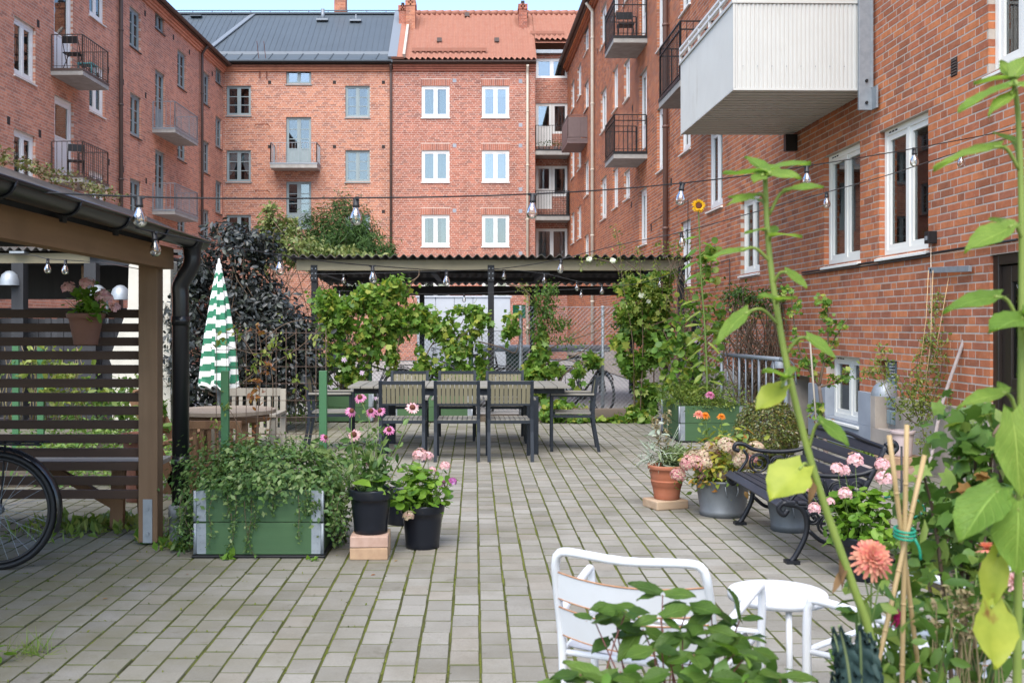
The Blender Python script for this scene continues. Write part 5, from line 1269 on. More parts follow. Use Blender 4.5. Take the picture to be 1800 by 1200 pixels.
L_['geran'] = leaf_mat('geranium_leaf', [(0.091, 0.192, 0.022), (0.143, 0.269, 0.030), (0.221, 0.346, 0.042)], .4)
L_['geran_d'] = leaf_mat('geranium_leaf_dark', [(0.039, 0.096, 0.017), (0.065, 0.141, 0.022)], .3)
L_['silver'] = leaf_mat('silver_leaf', [(.26, .30, .24), (.34, .38, .31), (.40, .41, .34)], .2, .8, .1)
L_['lav'] = leaf_mat('lavender_leaf', [(0.130, 0.186, 0.084), (0.195, 0.243, 0.120), (0.247, 0.294, 0.144)], .25)
L_['hydr'] = leaf_mat('hydrangea_leaf', [(0.091, 0.166, 0.024), (0.182, 0.230, 0.036), (0.364, 0.333, 0.048), (0.364, 0.154, 0.036)], .35)
L_['sun'] = leaf_mat('sunflower_leaf', [(0.169, 0.294, 0.048), (0.221, 0.358, 0.060), (0.273, 0.397, 0.072)], .45, .5, .3, None, True)
L_['sun_y'] = leaf_mat('sunflower_leaf_yellowing', [(0.312, 0.384, 0.054), (0.429, 0.435, 0.060)], .45, .5, .3, (9, .62, (0.208, 0.102, 0.024)))
L_['rasp_big'] = leaf_mat('bramble_big_leaf', [(.07, .15, .024), (.105, .20, .03), (.15, .25, .045), (.05, .11, .02)], .4, .42, .35, None, True)
L_['brown'] = leaf_mat('dead_leaf', [(.16, .085, .035), (.22, .13, .06), (.12, .06, .03)], .25, .8)
L_['rasp'] = leaf_mat('bramble_leaf', [(0.072, 0.160, 0.024), (0.111, 0.218, 0.030), (0.169, 0.282, 0.048), (0.039, 0.096, 0.017)], .4, .4, .4)
L_['currant'] = leaf_mat('currant_leaf', [(0.046, 0.102, 0.019), (0.078, 0.154, 0.026), (0.117, 0.205, 0.036), (0.195, 0.256, 0.054)], .35)
L_['kale'] = leaf_mat('kale_leaf', [(.02, .045, .045), (.03, .06, .06), (.04, .075, .07)], .15, .7)
L_['grass'] = leaf_mat('grass_leaf', [(0.117, 0.192, 0.030), (0.182, 0.256, 0.048), (0.260, 0.282, 0.084)], .35)
L_['straw'] = leaf_mat('straw_leaf', [(.26, .20, .11), (.34, .27, .15), (.2, .14, .08)], .25, .8)
L_['lawn'] = leaf_mat('groundcover_leaf', [(0.065, 0.141, 0.024), (0.117, 0.205, 0.036), (0.195, 0.269, 0.060)], .3)
L_['rose'] = leaf_mat('rose_leaf', [(0.117, 0.179, 0.030), (0.195, 0.243, 0.048), (0.286, 0.294, 0.072)], .35)
L_['orange'] = leaf_mat('autumn_leaf', [(.30, .12, .03), (.25, .09, .04), (.36, .22, .04)], .35)
stem_g = mat('stem_green', (.11, .17, .035), .6, namt=.3); stem_b = mat('stem_brown', (.12, .08, .05), .8, namt=.4); stem_y = mat('stem_yellow_green', (.17, .22, .04), .6, namt=.6, nscale=14, ncol=(.12, .17, .03), bump=.3, bscale=200)
cane = mat('bamboo_cane', (.36, .25, .115), .5, namt=.3, nscale=12)
petal = lambda n, cols: leaf_mat(n, cols, .35, .6, .2)
P_ = dict(pink=petal('petal_pink', [(.62, .30, .36), (.72, .42, .46), (.78, .52, .54)]), mag=petal('petal_magenta', [(.55, .13, .33), (.64, .22, .42), (.70, .32, .48)]),
          purple=petal('petal_purple', [(.42, .12, .42), (.30, .05, .16), (.50, .2, .5)]), yellow=petal('petal_yellow', [(.80, .42, .015), (.85, .50, .02)]), salmon=petal('petal_salmon', [(.74, .22, .20), (.78, .30, .22), (.80, .40, .28)]),
          cream=petal('petal_cream', [(.50, .40, .28), (.56, .46, .33), (.46, .27, .24), (.48, .38, .22)]), rose=petal('petal_dusky', [(.45, .14, .18), (.55, .30, .28), (.58, .44, .32)]), orange=petal('petal_orange', [(.75, .20, .02), (.80, .28, .03)]),
          white=petal('petal_white', [(.75, .75, .70), (.66, .66, .58)]), lilac=petal('petal_lilac', [(.50, .34, .52), (.66, .5, .64)]), dark=petal('petal_deep', [(.45, .02, .13), (.55, .04, .18)]))
cone_m = mat('cone_brown', (.10, .028, .012), .8, bump=.8, bscale=300, bdist=.004)

def petals(mb, c, nrm, n, r, w, droop=0., r0=.1, m=0, layers=1, cup=0.):
    nrm = Vector(nrm).normalized(); a = nrm.orthogonal().normalized(); b = nrm.cross(a)
    for ly in range(layers):
        rr = r * (1 - .22 * ly)
        for k in range(n):
            t = 2 * PI * (k + .5 * (ly % 2)) / n + rnd.gauss(0, .07); d = a * math.cos(t) + b * math.sin(t); s = nrm.cross(d)
            up = nrm * (cup * rr + .012 * ly * r / .05)
            L1 = rr * rnd.uniform(.88, 1.08); p0 = Vector(c) + d * r * r0 + up * .2; pm = Vector(c) + d * L1 * .62 + up - nrm * droop * L1 * .3; p1 = Vector(c) + d * L1 + up * 1.2 - nrm * droop * L1
            mb.add([p0 + s * w * .3, p0 - s * w * .3, pm - s * w * .55, p1 - s * w * .25, p1 + s * w * .25, pm + s * w * .55], [(0, 1, 2, 5), (5, 2, 3, 4)], m, True)
def floret_head(r, n, fr, flat=.75):
    """ball of little petals (geranium, hydrangea)"""
    mb = MB()
    for i in range(n):
        z = 1 - 1.5 * (i + .5) / n; t = i * 2.39996; q = math.sqrt(max(0, 1 - z * z)); d = Vector((q * math.cos(t), q * math.sin(t), z * flat)) + Vector((rnd.gauss(0, .06), rnd.gauss(0, .06), rnd.gauss(0, .06)))
        petals(mb, d * r, d + Vector((0, 0, .4)), 5, fr, fr * .75, rnd.uniform(-.1, .3))
    return mb
F_ = dict(ger=[floret_head(.032, 16, .016).mesh('flower', P_['pink']) for _ in range(3)], hyd=[floret_head(.062, 44, .017, .7).mesh('flower', P_['cream']) for _ in range(2)], hyd2=[floret_head(.06, 44, .017, .7).mesh('flower', P_['rose']) for _ in range(2)],
          hyd3=[floret_head(.055, 40, .017, .7).mesh('flower', P_['pink'])], vio=[floret_head(.025, 14, .014).mesh('flower', P_['purple']), floret_head(.028, 14, .014).mesh('flower', P_['lilac'])], dry=[floret_head(.03, 14, .016).mesh('flower', P_['cream'])])
def cone_flower(mp, droop=.35):
    mb = MB(); petals(mb, (0, 0, 0), (0, 0, 1), 14, .042, .013, droop, .25); mb.lathe([(.017, -.004), (.019, .004), (.015, .014), (.007, .02), (0, .021)], 10, m=1); return mb.mesh('flower', [mp, cone_m])
F_['cone'] = [cone_flower(P_['mag']), cone_flower(P_['mag'], .6), cone_flower(P_['pink'], .2)]
mb = MB(); petals(mb, (0, 0, 0), (0, 0, 1), 22, .075, .018, .02, .45, 0, 2); mb.lathe([(.038, -.004), (.036, .010), (.02, .014), (0, .012)], 16, m=1); F_['sun'] = [mb.mesh('flower', [P_['yellow'], cone_m])]
def dahlia(m, r, n=16, lay=5):
    mb = MB()
    for ly in range(lay): petals(mb, (0, 0, ly * r * .05), (0, 0, 1), n - ly * 2, r * (1 - .17 * ly), r * .18, .25 - .2 * ly, .05, 0, 1, .12 * ly)
    return mb.mesh('flower', m)
F_['dah'] = [dahlia(P_['salmon'], .048, 26, 6)]; F_['dah2'] = [dahlia(P_['pink'], .035)]; F_['deep'] = [dahlia(P_['dark'], .022, 12, 4)]; F_['zin'] = [dahlia(P_['orange'], .042)]; F_['zin2'] = [dahlia(P_['salmon'], .046)]; F_['zin3'] = [dahlia(P_['mag'], .045)]
mb = MB(); petals(mb, (0, 0, 0), (0, 0, 1), 7, .03, .012, .1, .1); F_['star'] = [mb.mesh('flower', P_['lilac'])]
mb = MB(); petals(mb, (0, 0, 0), (0, 0, 1), 6, .035, .03, -.3, .05, 0, 2); F_['whiterose'] = [mb.mesh('flower', P_['white'])]
def flower(parent, kind, loc, face=(0, -.5, 1), sc=1., i=None):
    f = Vector(face).normalized(); q = f.to_track_quat('Z', 'Y') @ Matrix.Rotation(rnd.random() * 6.28, 3, 'Z').to_quaternion()
    me = F_[kind][rnd.randrange(len(F_[kind])) if i is None else i]
    return inst('flower', me, parent, Matrix.LocRotScale(Vector(loc), q, Vector((sc,) * 3)))
def stems(name, parent, lines, m, seg=5):
    mb = MB()
    for pts, r in lines: mb.tube(pts, [r * (1 - .5 * i / max(1, len(pts) - 1)) for i in range(len(pts))], seg)
    o = mb.build(name, m, parent); o['kind'] = 'stuff'; return o
def arc(p, q, bow=.1, n=6, wob=.0):
    p, q = Vector(p), Vector(q); s = Vector((rnd.gauss(0, 1), rnd.gauss(0, 1), rnd.gauss(0, .3))) * bow * (q - p).length
    return [p.lerp(q, i / n) + s * math.sin(PI * i / n) for i in range(n + 1)]

# ------------------------------------------------------------------ hedge, trees, vines at the back
def shrub(name, label, cat, base, blobs, m, size, shape, stemspec=None, sm=None, group=None, **kw):
    r = empty(name, label, cat, base, 0, group); ch = []; ln = []
    for c, rad, n, k in blobs:
        ch.append((blob(c, rad, n, k, .26, .5, zmin=.02), size, shape, dict(dict(center=c, up=.5, out=.7), **kw)))
        for j in range(stemspec or 0):
            d = unit(NR.normal(size=3)) * np.array(rad) * .8; ln.append((twig(MB(), (rnd.gauss(0, .05), rnd.gauss(0, .05), 0), Vector(c) + Vector(d), .01), .012))
    foliage('foliage', r, ch, m)
    if ln: stems('branch', r, ln, sm or stem_b)
    return r
W = lambda px, py, Z: A(px, py, Z)
def rel(base, px, py, Z): p = A(px, py, Z); return (p.x - base[0], p.y - base[1], p.z - base[2])
b = (A(430, 0, 13.6).x, 13.6, 0); bl = []
for px, py, Z, r, n, k in ((350, 640, 13.4, (.35, .5, .55), 800, 10), (335, 545, 13.4, (.32, .5, .5), 750, 10), (345, 465, 13.4, (.22, .4, .32), 300, 8), (430, 600, 13.7, (.55, .5, .62), 1300, 14), (420, 500, 13.7, (.5, .5, .42), 1000, 12), (430, 430, 13.8, (.38, .4, .26), 420, 12),
                           (490, 560, 13.8, (.42, .5, .45), 1000, 12), (510, 640, 13.8, (.45, .45, .5), 900, 10), (455, 425, 13.9, (.26, .3, .2), 130, 10), (520, 590, 14.0, (.26, .4, .30), 300, 10), (400, 700, 13.6, (.9, .4, .35), 900, 12), (395, 405, 13.7, (.2, .2, .16), 70, 8)):
    bl.append((rel(b, px, py, Z), r, int(n * 2.4), k + 6))
shrub('purple_shrub', 'tall dark purple-leaved shrub behind the striped parasol', 'shrub', b, bl, L_['purple'], .095, 'oval', 3)
b = (A(585, 0, 19.5).x, 21.2, 0); bl = [(rel(b, px, py, 21.2), r, n, k) for px, py, r, n, k in ((600, 400, (.55, .5, .6), 4200, 26), (565, 420, (.5, .5, .5), 3000, 20), (645, 430, (.5, .5, .42), 3000, 20), (600, 370, (.2, .2, .35), 500, 10), (682, 445, (.24, .3, .28), 500, 10), (530, 430, (.4, .4, .5), 1000, 14), (640, 400, (.22, .3, .34), 500, 10), (600, 500, (.9, .5, .6), 1300, 18))]
shrub('conifer', 'dark green feathery conifer rising behind the shelter roof', 'tree', b, bl, L_['thuja'], .12, 'slim', 3, up=.5, out=1.2)
b = (A(540, 0, 19.6).x, 19.6, 0); bl = [(rel(b, px, py, 19.6), r, n, k) for px, py, r, n, k in ((490, 400, (.35, .4, .34), 900, 14), (520, 440, (.5, .4, .3), 1100, 14), (585, 445, (.5, .4, .16), 700, 14), (640, 452, (.4, .3, .09), 300, 12), (480, 375, (.2, .2, .18), 200, 8), (470, 440, (.3, .3, .4), 600, 10))]
shrub('variegated_shrub', 'yellow-green variegated shrub in front of the dark conifer', 'shrub', b, bl, L_['varieg'], .10, 'oval', 3)
# vines on the fence
VZ = 15.35
def vine(label, base_px, chunks, lines, m=L_['vine'], size=.13, shape='lobed', fl=()):
    base = (A(base_px, 0, VZ).x, VZ, .05); r = empty('vine', label, 'climbing plant', base); ch = []
    for px, py, rx, rz, n, k in chunks: ch.append((blob(rel(base, px, py, VZ), (rx, .2, rz), int(n * 1.3), k * 2, .24, .15, zmin=.02), size * .74, shape, dict(up=.15, out=0, droop=.55, heading=(0, -.6, -.3))))
    foliage('foliage', r, ch, m)
    ln = []
    for pl in lines:
        pts = [Vector(rel(base, px, py, VZ)) for px, py in pl]; ln.append((smooth_curve(pts, 4), .011))
    stems('stem', r, ln, stem_b)
    for kind, px, py, sc in fl: flower(r, kind, rel(base, px, py, VZ - .28), (0, -1, .5), sc)
    return r
vine('leafy green vine smothering the shelter corner beside the purple shrub', 640, [(590, 560, .30, .35, 420, 12), (640, 530, .42, .22, 520, 14), (690, 510, .30, .20, 330, 10), (705, 560, .32, .35, 560, 14), (650, 590, .3, .3, 380, 10), (600, 620, .3, .3, 340, 10), (625, 660, .28, .22, 260, 9), (575, 540, .22, .28, 260, 8), (690, 620, .10, .35, 150, 8), (565, 650, .15, .3, 120, 8), (745, 555, .2, .18, 160, 8)],
     [[(650, 735), (645, 640), (690, 560), (720, 505), (738, 482)], [(600, 735), (598, 640), (575, 560)], [(690, 735), (695, 640), (712, 540), (722, 495)], [(640, 735), (620, 640), (640, 540)], [(722, 495), (735, 486), (737, 472)]], fl=[('star', 605, 632, 1.6), ('star', 636, 655, 1.4), ('whiterose', 597, 652, .6), ('star', 660, 700, 1.2)])
vine('thin yellowing vine trailing over the white store in the middle', 800, [(775, 575, .28, .20, 230, 12), (805, 610, .32, .26, 260, 12), (840, 560, .24, .2, 170, 10), (820, 540, .3, .07, 90, 8), (795, 650, .4, .2, 170, 12), (740, 640, .14, .35, 130, 8), (765, 680, .3, .16, 120, 9), (850, 640, .12, .3, 90, 8), (900, 575, .14, .3, 110, 9)],
     [[(742, 730), (745, 640), (770, 590), (800, 560), (830, 545)], [(800, 735), (806, 650), (800, 600), (860, 565)], [(760, 605), (790, 590), (810, 570), (815, 560)], [(840, 600), (880, 610), (905, 620), (912, 600)]])
vine('bushy small-leaved climber on the grey fence post', 960, [(960, 540, .2, .3, 480, 14), (950, 575, .17, .2, 260, 10), (985, 570, .2, .16, 200, 10), (965, 510, .14, .14, 130, 8), (1000, 600, .3, .14, 90, 10), (940, 530, .1, .25, 120, 8)],
     [[(955, 735), (950, 640), (958, 560), (965, 510), (985, 495)], [(950, 620), (990, 600), (1030, 575), (1075, 545), (1100, 535)], [(960, 640), (1010, 625), (1060, 590)], [(990, 600), (1040, 585), (1095, 560)], [(965, 560), (925, 512), (905, 503), (888, 500)]], L_['vine_dark'], .075, 'oval')
vine('large yellow-green hop leaves low by the grey fence post', 945, [(945, 620, .16, .3, 130, 9), (935, 655, .18, .2, 110, 8), (965, 650, .2, .14, 70, 7), (945, 690, .18, .16, 80, 7), (1045, 630, .14, .12, 50, 6), (1015, 660, .1, .2, 30, 6), (985, 715, .3, .12, 120, 8)],
     [[(945, 735), (942, 660), (952, 600), (958, 560)], [(960, 735), (990, 660), (1040, 630), (1055, 625)]], L_['vine'], .19, 'maple')
vine('tall column of large vine leaves at the right end of the shelter', 1125, [(1120, 500, .28, .2, 320, 12), (1150, 520, .26, .28, 330, 12), (1120, 560, .30, .3, 420, 12), (1150, 610, .26, .28, 330, 12), (1115, 640, .24, .28, 260, 10), (1135, 690, .24, .22, 200, 9), (1120, 720, .2, .16, 120, 8), (1165, 570, .16, .26, 140, 8), (1090, 610, .1, .3, 90, 8), (1160, 480, .2, .08, 80, 8)],
     [[(1130, 735), (1125, 640), (1140, 560), (1130, 490), (1100, 460)], [(1150, 735), (1150, 640), (1160, 560), (1170, 480), (1195, 455)], [(1120, 735), (1110, 640), (1100, 560)], [(1175, 480), (1190, 470), (1205, 465)]], L_['vine'], .17, 'maple', fl=[('whiterose', 1128, 520, 1.5), ('whiterose', 1036, 456, 1.3), ('whiterose', 1077, 458, 1.3), ('whiterose', 1140, 530, 1.0)])
b = (A(1110, 0, 15.2).x, 15.2, 0); r = empty('rambling_rose', 'rambling rose with pale seed heads reaching above the shelter roof', 'climbing plant', b); ch = []; ln = []
for pl in ([(1115, 735), (1112, 600), (1095, 500), (1090, 440), (1082, 400)], [(1125, 735), (1130, 600), (1125, 470), (1118, 440)], [(1090, 480), (1070, 460), (1040, 455), (1020, 462)], [(1150, 600), (1165, 500), (1150, 455)], [(895, 500), (910, 502), (925, 512), (930, 530)]):
    pts = smooth_curve([Vector(rel(b, px, py, 15.2)) for px, py in pl], 5); ln.append((pts, .009))
    for p in pts[6:]: ch.append((blob(p, .09, 11, 5), .045, 'oval', {}))
for px, py in ((1120, 500), (1150, 530), (1110, 550), (1165, 500)): ch.append((blob(rel(b, px, py, 15.0), (.25, .15, .25), 160, 14), .05, 'oval', {}))
foliage('foliage', r, ch, L_['rose']); stems('stem', r, ln, stem_b)
# bare vine tangle and small tree by the right wall
b = (A(1205, 0, 15.0).x, 15.0, 0); r = empty('bare_vine', 'tangled leafless vine stems around the black shelter post', 'climbing plant', b); ln = []
for i in range(26):
    p = rel(b, rnd.uniform(1195, 1215), rnd.uniform(600, 735) if i % 2 else 640, 15.0); q = rel(b, rnd.uniform(1170, 1225), rnd.uniform(440, 560), 15.0 + rnd.gauss(0, .15)); ln.append((twig(MB(), p, q, .02, .1, 6), .008))
stems('stem', r, ln, stem_b)
foliage('foliage', r, [(blob(rel(b, px, py, 14.9), (.2, .2, .16), n, 8), .06, 'oval', {}) for px, py, n in ((1195, 415, 50), (1205, 450, 70), (1180, 430, 40))], L_['rose'])
b = (A(1325, 0, 14.4).x, 14.4, 0); bl = [(rel(b, px, py, 14.4), r, n, k) for px, py, r, n, k in ((1310, 515, (.28, .25, .14), 420, 14), (1345, 530, (.3, .25, .14), 420, 14), (1290, 530, (.14, .2, .1), 110, 8), (1375, 520, (.14, .2, .2), 130, 8), (1330, 560, (.3, .25, .12), 110, 12))]
shrub('wall_shrub', 'small twiggy shrub with spreading dark branches against the brick wall above the stair rail', 'shrub', b, bl, L_['vine_dark'], .06, 'oval', 12)
# left side: trained stems, ground cover and undergrowth
b = (A(470, 0, 7.2).x, 6.98, .35); r = empty('clematis', 'half dead climber with yellow and rusty leaves on the wire grid', 'climbing plant', b); ch = []; ln = []
for pl in ([(450, 790), (455, 700), (460, 640), (455, 590), (440, 575)], [(470, 790), (480, 690), (478, 620), (520, 585)], [(455, 640), (430, 600), (405, 575)], [(460, 600), (500, 570), (545, 560)], [(460, 650), (520, 615), (560, 580)], [(440, 790), (410, 730), (395, 715)], [(480, 620), (440, 620), (390, 605)]):
    ln.append((smooth_curve([Vector(rel(b, px, py, 6.95)) for px, py in pl], 4), .0035))
stems('stem', r, ln, stem_b)
gy = [(blob(rel(b, px, py, 6.93), (.045, .04, .05), n, 6), .045, 'oval', dict(up=.1, heading=(0, -.6, -.4))) for px, py, n in ((420, 578, 12), (385, 600, 9), (395, 590, 7), (465, 620, 14), (450, 635, 10), (490, 590, 10), (505, 620, 10), (545, 590, 8), (520, 660, 8), (525, 690, 5), (440, 645, 10), (480, 600, 10), (500, 560, 6), (405, 720, 10), (385, 735, 9), (395, 705, 7), (490, 770, 8), (355, 770, 9))]
foliage('foliage', r, gy, L_['rose']); foliage('dead_foliage', r, [(blob(rel(b, px, py, 6.94), (.05, .04, .06), n, 6), .04, 'oval', dict(up=.1)) for px, py, n in ((452, 660, 22), (450, 690, 20), (445, 700, 12), (450, 580, 14), (462, 640, 12), (468, 745, 8), (452, 760, 8))], L_['orange'])
b = (-3.6, 10.2, 0); r = empty('ground_cover', 'low green ground cover spreading behind the slatted screen', 'ground cover', b); r['kind'] = 'stuff'
pts = np.stack([NR.uniform(-1.7, .9, 5200), NR.uniform(-1.3, 3.2, 5200), NR.uniform(.02, .22, 5200)], 1); pts[:, 2] *= .6 + .8 * np.sin(pts[:, 0] * 3) ** 2
o = foliage('foliage', r, [(pts, .07, 'oval', dict(up=1.0))], L_['lawn'])
b = (A(60, 0, 11.5).x, 11.5, 0); r = empty('raspberry_row', 'yellow-green raspberry canes tied to green posts behind the slats', 'shrub', b); ln = []
ch = [(blob(rel(b, px, py, 11.5), (rx, .3, rz), n, 9), .10, 'oval', dict(up=.3)) for px, py, rx, rz, n in ((90, 640, .22, .25, 110), (120, 640, .18, .15, 70), (65, 620, .15, .12, 40), (45, 660, .2, .2, 60), (110, 690, .3, .15, 100), (150, 695, .2, .1, 60))]
for i in range(34): px = rnd.uniform(-10, 140); ln.append((twig(MB(), rel(b, px + rnd.gauss(0, 10), 740, 11.5), rel(b, px, rnd.uniform(600, 670), 11.5), .01, .06), .006))
foliage('foliage', r, ch, L_['rose']); stems('cane', r, ln, L_['straw'])
for px in (28, 72): mb = MB(); x = rel(b, px, 0, 11.4)[0]; mb.box(x - .035, x + .035, -.12, -.08, 0, 1.2); mb.build('post', M['post_green'], r)
b = (A(225, 0, 12.2).x, 12.2, 0); bl = [(rel(b, px, py, 12.2), rr, n, k) for px, py, rr, n, k in ((190, 690, (.35, .3, .18), 400, 10), (235, 690, (.25, .3, .2), 260, 8), (165, 720, (.4, .3, .15), 300, 10))]
shrub('low_shrub', 'low bright green shrub before the pale rendered wall', 'shrub', b, bl, L_['lawn'], .07, 'oval', 2)
b = (A(520, 0, 14.6).x, 14.7, 0); bl = [(rel(b, px, py, 14.7), rr, n, k) for px, py, rr, n, k in ((500, 725, (.5, .3, .12), 360, 12), (530, 715, (.2, .2, .12), 150, 8), (455, 735, (.25, .2, .1), 140, 8))]
shrub('edging_plants', 'low leafy edging plants at the foot of the purple shrub', 'ground cover', b, bl, L_['vine'], .06, 'oval')
b = (A(1020, 0, 14.9).x, 14.95, 0); bl = [(rel(b, px, py, 14.95), rr, n, k) for px, py, rr, n, k in ((985, 725, (.3, .2, .12), 200, 9), (1000, 745, (.3, .15, .05), 120, 8), (1060, 748, (.4, .12, .03), 120, 10), (1095, 735, (.16, .16, .12), 110, 6), (1130, 738, (.2, .15, .1), 120, 6))]
shrub('edging_plants', 'green leafy edging plants along the timber kerb', 'ground cover', b, bl, L_['vine'], .08, 'round')
b = (A(500, 0, 15.2).x, 15.25, 0); r = empty('slatted_panel', 'brown wooden slatted panel behind the chair at the parasol end', 'screen', b)
for k in range(12): mb = MB(); mb.box(-.16, .16, -.015, .015, .25 + k * .1, .33 + k * .1); mb.build('slat', M['slat_brown'], r)
mb = MB(); mb.box(-.15, -.11, .016, .05, 0, 1.5); mb.box(.11, .15, .016, .05, 0, 1.5); mb.build('post', M['slat_brown'], r)

# ------------------------------------------------------------------ planted containers
potm = mat('pot_black_plastic', (.007, .0085, .013), .3, spec=.35, namt=.3, nscale=8, stain=(14, .62, .8, (.06, .055, .048), (1, 1, .5)))
terra = mat('terracotta', (.30, .095, .045), .75, namt=.5, nscale=7, ncol=(.36, .15, .09), bump=.15, bscale=60)
pinkpot = mat('pot_pinkish', (.48, .38, .36), .8, namt=.5, nscale=8, ncol=(.40, .31, .29))
soilp = soil
def pot(name, label, loc, rt, rb, h, m, rim=.04, n=40, bands=(), sy=1., cat='pot'):
    r = empty(name, label, cat, loc)
    pr = [(0, 0), (rb, 0), (rb + .004, .006)]
    for k in range(1, 6):
        t = k / 6; pr.append((rb + (rt - .012 - rb) * t, (h - rim) * t))
    for zb0 in bands: pr = [q for q in pr if abs(q[1] - zb0) > .012] + [(rb + (rt - .012 - rb) * zb0 / (h - rim) + d, zb0 + z) for d, z in ((0, -.008), (.005, -.004), (.005, .004), (0, .008))]
    pr.sort(key=lambda q: (q[1], q[0])); pr[0] = (0, 0)
    pr += [(rt - .012, h - rim), (rt - .001, h - rim + .004), (rt, h - rim + .012), (rt + .004, h - .008), (rt + .002, h), (rt - .008, h), (rt - .014, h - .02), (rt - .018, h - .05)]
    mb = MB(); mb.lathe(pr, n, sy=sy); mb.build('body', m, r)
    mb = MB(); mb.disc((0, 0, h - .035), rt - .015, 24, sy=sy); mb.build('soil', soilp, r); return r
def blockstack(label, x0, x1, y0, y1, hs, mats, rots=()):
    z = 0; out = []
    for i, h in enumerate(hs):
        r = empty('brick', label[i], 'brick', ((x0 + x1) / 2, (y0 + y1) / 2, z), rots[i] if rots else 0)
        mb = MB(); w, d = (x1 - x0) / 2, (y1 - y0) / 2; mb.box(-w, w, -d, d, 0, h - .002); o = mb.build('block', mats[i], r, bevel=.006); z += h
    return z
brk1 = mat('old_brick_pale', (.40, .27, .21), .9, namt=.7, nscale=14, ncol=(.28, .17, .12), bump=.4, bscale=60); brk2 = mat('old_brick_yellow', (.38, .25, .15), .9, namt=.7, nscale=14, ncol=(.26, .16, .10), bump=.4, bscale=60)
p = G(648, 984); h = blockstack(['ochre old brick under the coneflower pot, lower one', 'pinkish old brick under the coneflower pot, upper one'], p.x - .115, p.x + .115, p.y, p.y + .12, (.075, .07), (brk2, brk1), (0, .03))
blockstack(['ochre old brick behind the front bricks under the coneflower pot'], p.x - .115, p.x + .115, p.y + .125, p.y + .245, (.145,), (brk2,), (.02,))
sp = Vector((p.x + .0, p.y + .13, .146))
PT1 = pot('flower_pot', 'black pot of pink coneflowers standing on old bricks', sp, .135, .10, .27, potm, .065)
def conef(r, h):
    ch = []; ln = []
    tips = [(612, 765, 'cone', 1.0), (633, 698, 'cone', .9), (652, 722, 'cone', .9), (618, 722, 'cone', .85), (668, 722, 'cone', .8), (725, 716, 'cone', 1.0), (684, 755, 'cone', .85), (651, 808, 'cone', .85), (572, 768, 'cone', .7), (622, 764, 'cone', 1.1)]
    b = (sp.x, sp.y, sp.z)
    for px, py, k, s in tips[1:]:
        q = Vector(rel(b, px, py, sp.y + rnd.uniform(-.12, .1))); o = flower(r, k, q, (rnd.gauss(0, .3), -.9, .75), s); ln.append((arc((rnd.gauss(0, .04), rnd.gauss(0, .04), h - .04), q - Vector((0, 0, .005)), .05), .0035))
    for i in range(16): ln.append((arc((rnd.gauss(0, .05), rnd.gauss(0, .05), h - .04), (rnd.gauss(0, .13), rnd.gauss(0, .1), h + rnd.uniform(.15, .42)), .06), .003))
    for pts, _ in ln:
        for q in pts[2:-1:1]: ch.append((blob(q, .05, 3, 3), .06, 'oval', dict(up=.3)))
    foliage('foliage', r, ch + [(blob((0, 0, h + .06), (.13, .12, .1), 90, 9), .075, 'oval', {}), (blob((0, 0, h + .2), (.12, .1, .16), 60, 9), .05, 'oval', {})], L_['dense']); stems('stem', r, ln, stem_g)
    foliage('broad_leaf', r, [(np.array([(-.14, -.06, h + .03), (-.1, -.1, h + .05), (.10, -.06, h + .05), (.12, -.03, h + .12), (.0, -.1, h + .06), (.05, -.1, h + .02)]), .15, 'oval', dict(center=(0, 0, h), up=.7, droop=.2))], L_['geran'], None)
conef(PT1, .27)
p = G(741, 968); pb_ = (p.x, p.y + .12, 0)
PT2 = pot('flower_pot', 'black pot of pale pink geranium on the paving beside the bricks', pb_, .14, .105, .28, potm, .06)
def geranium(r, h, R, H, n, heads, bright=True, size=.07):
    ch = [(blob((0, 0, h + H * .45), (R * .8, R * .75, H * .55), int(n * 1.6), 16, .3, .4), size * .85, 'round', dict(center=(0, 0, h - .1), up=.6, out=.8)), (blob((0, 0, h + .01), (R * .85, R * .8, .04), int(n * .5), 12, .3, .6), size * .8, 'round', dict(up=.6, droop=.5))]
    foliage('foliage', r, ch, L_['geran'] if bright else L_['geran_d']); ln = []
    for q, kind, s in heads: q = Vector(q); flower(r, kind, q, (0, -.3, 1), s); ln.append((arc((q.x * .3, q.y * .3, h), q, .06), .0025))
    for i in range(10): ln.append((arc((rnd.gauss(0, .03), rnd.gauss(0, .03), h - .05), (rnd.gauss(0, R * .6), rnd.gauss(0, R * .6), h + H * rnd.uniform(.3, .8)), .08), .004))
    stems('stem', r, ln, stem_g)
hd = lambda px, py, dz=0., k='ger', s=1., b=pb_: (rel(b, px, py, b[1] + dz), k, s)
geranium(PT2, .28, .19, .22, 150, [hd(738, 798, -.02, 'ger', 1.35), hd(752, 800, .03, 'ger', 1.0), hd(782, 818, 0, 'ger', 1.0), hd(718, 905, -.17, 'dry', 1.1), hd(776, 848, .02, 'vio', 1.0), hd(795, 845, 0, 'vio', 1.1), hd(760, 825, .0, 'ger', .7)])
p3 = G(690, 935); pot('flower_pot', 'black pot half hidden between the coneflower pot and the geranium pot', (p3.x + .03, p3.y + .3, 0), .12, .09, .25, potm, .05)
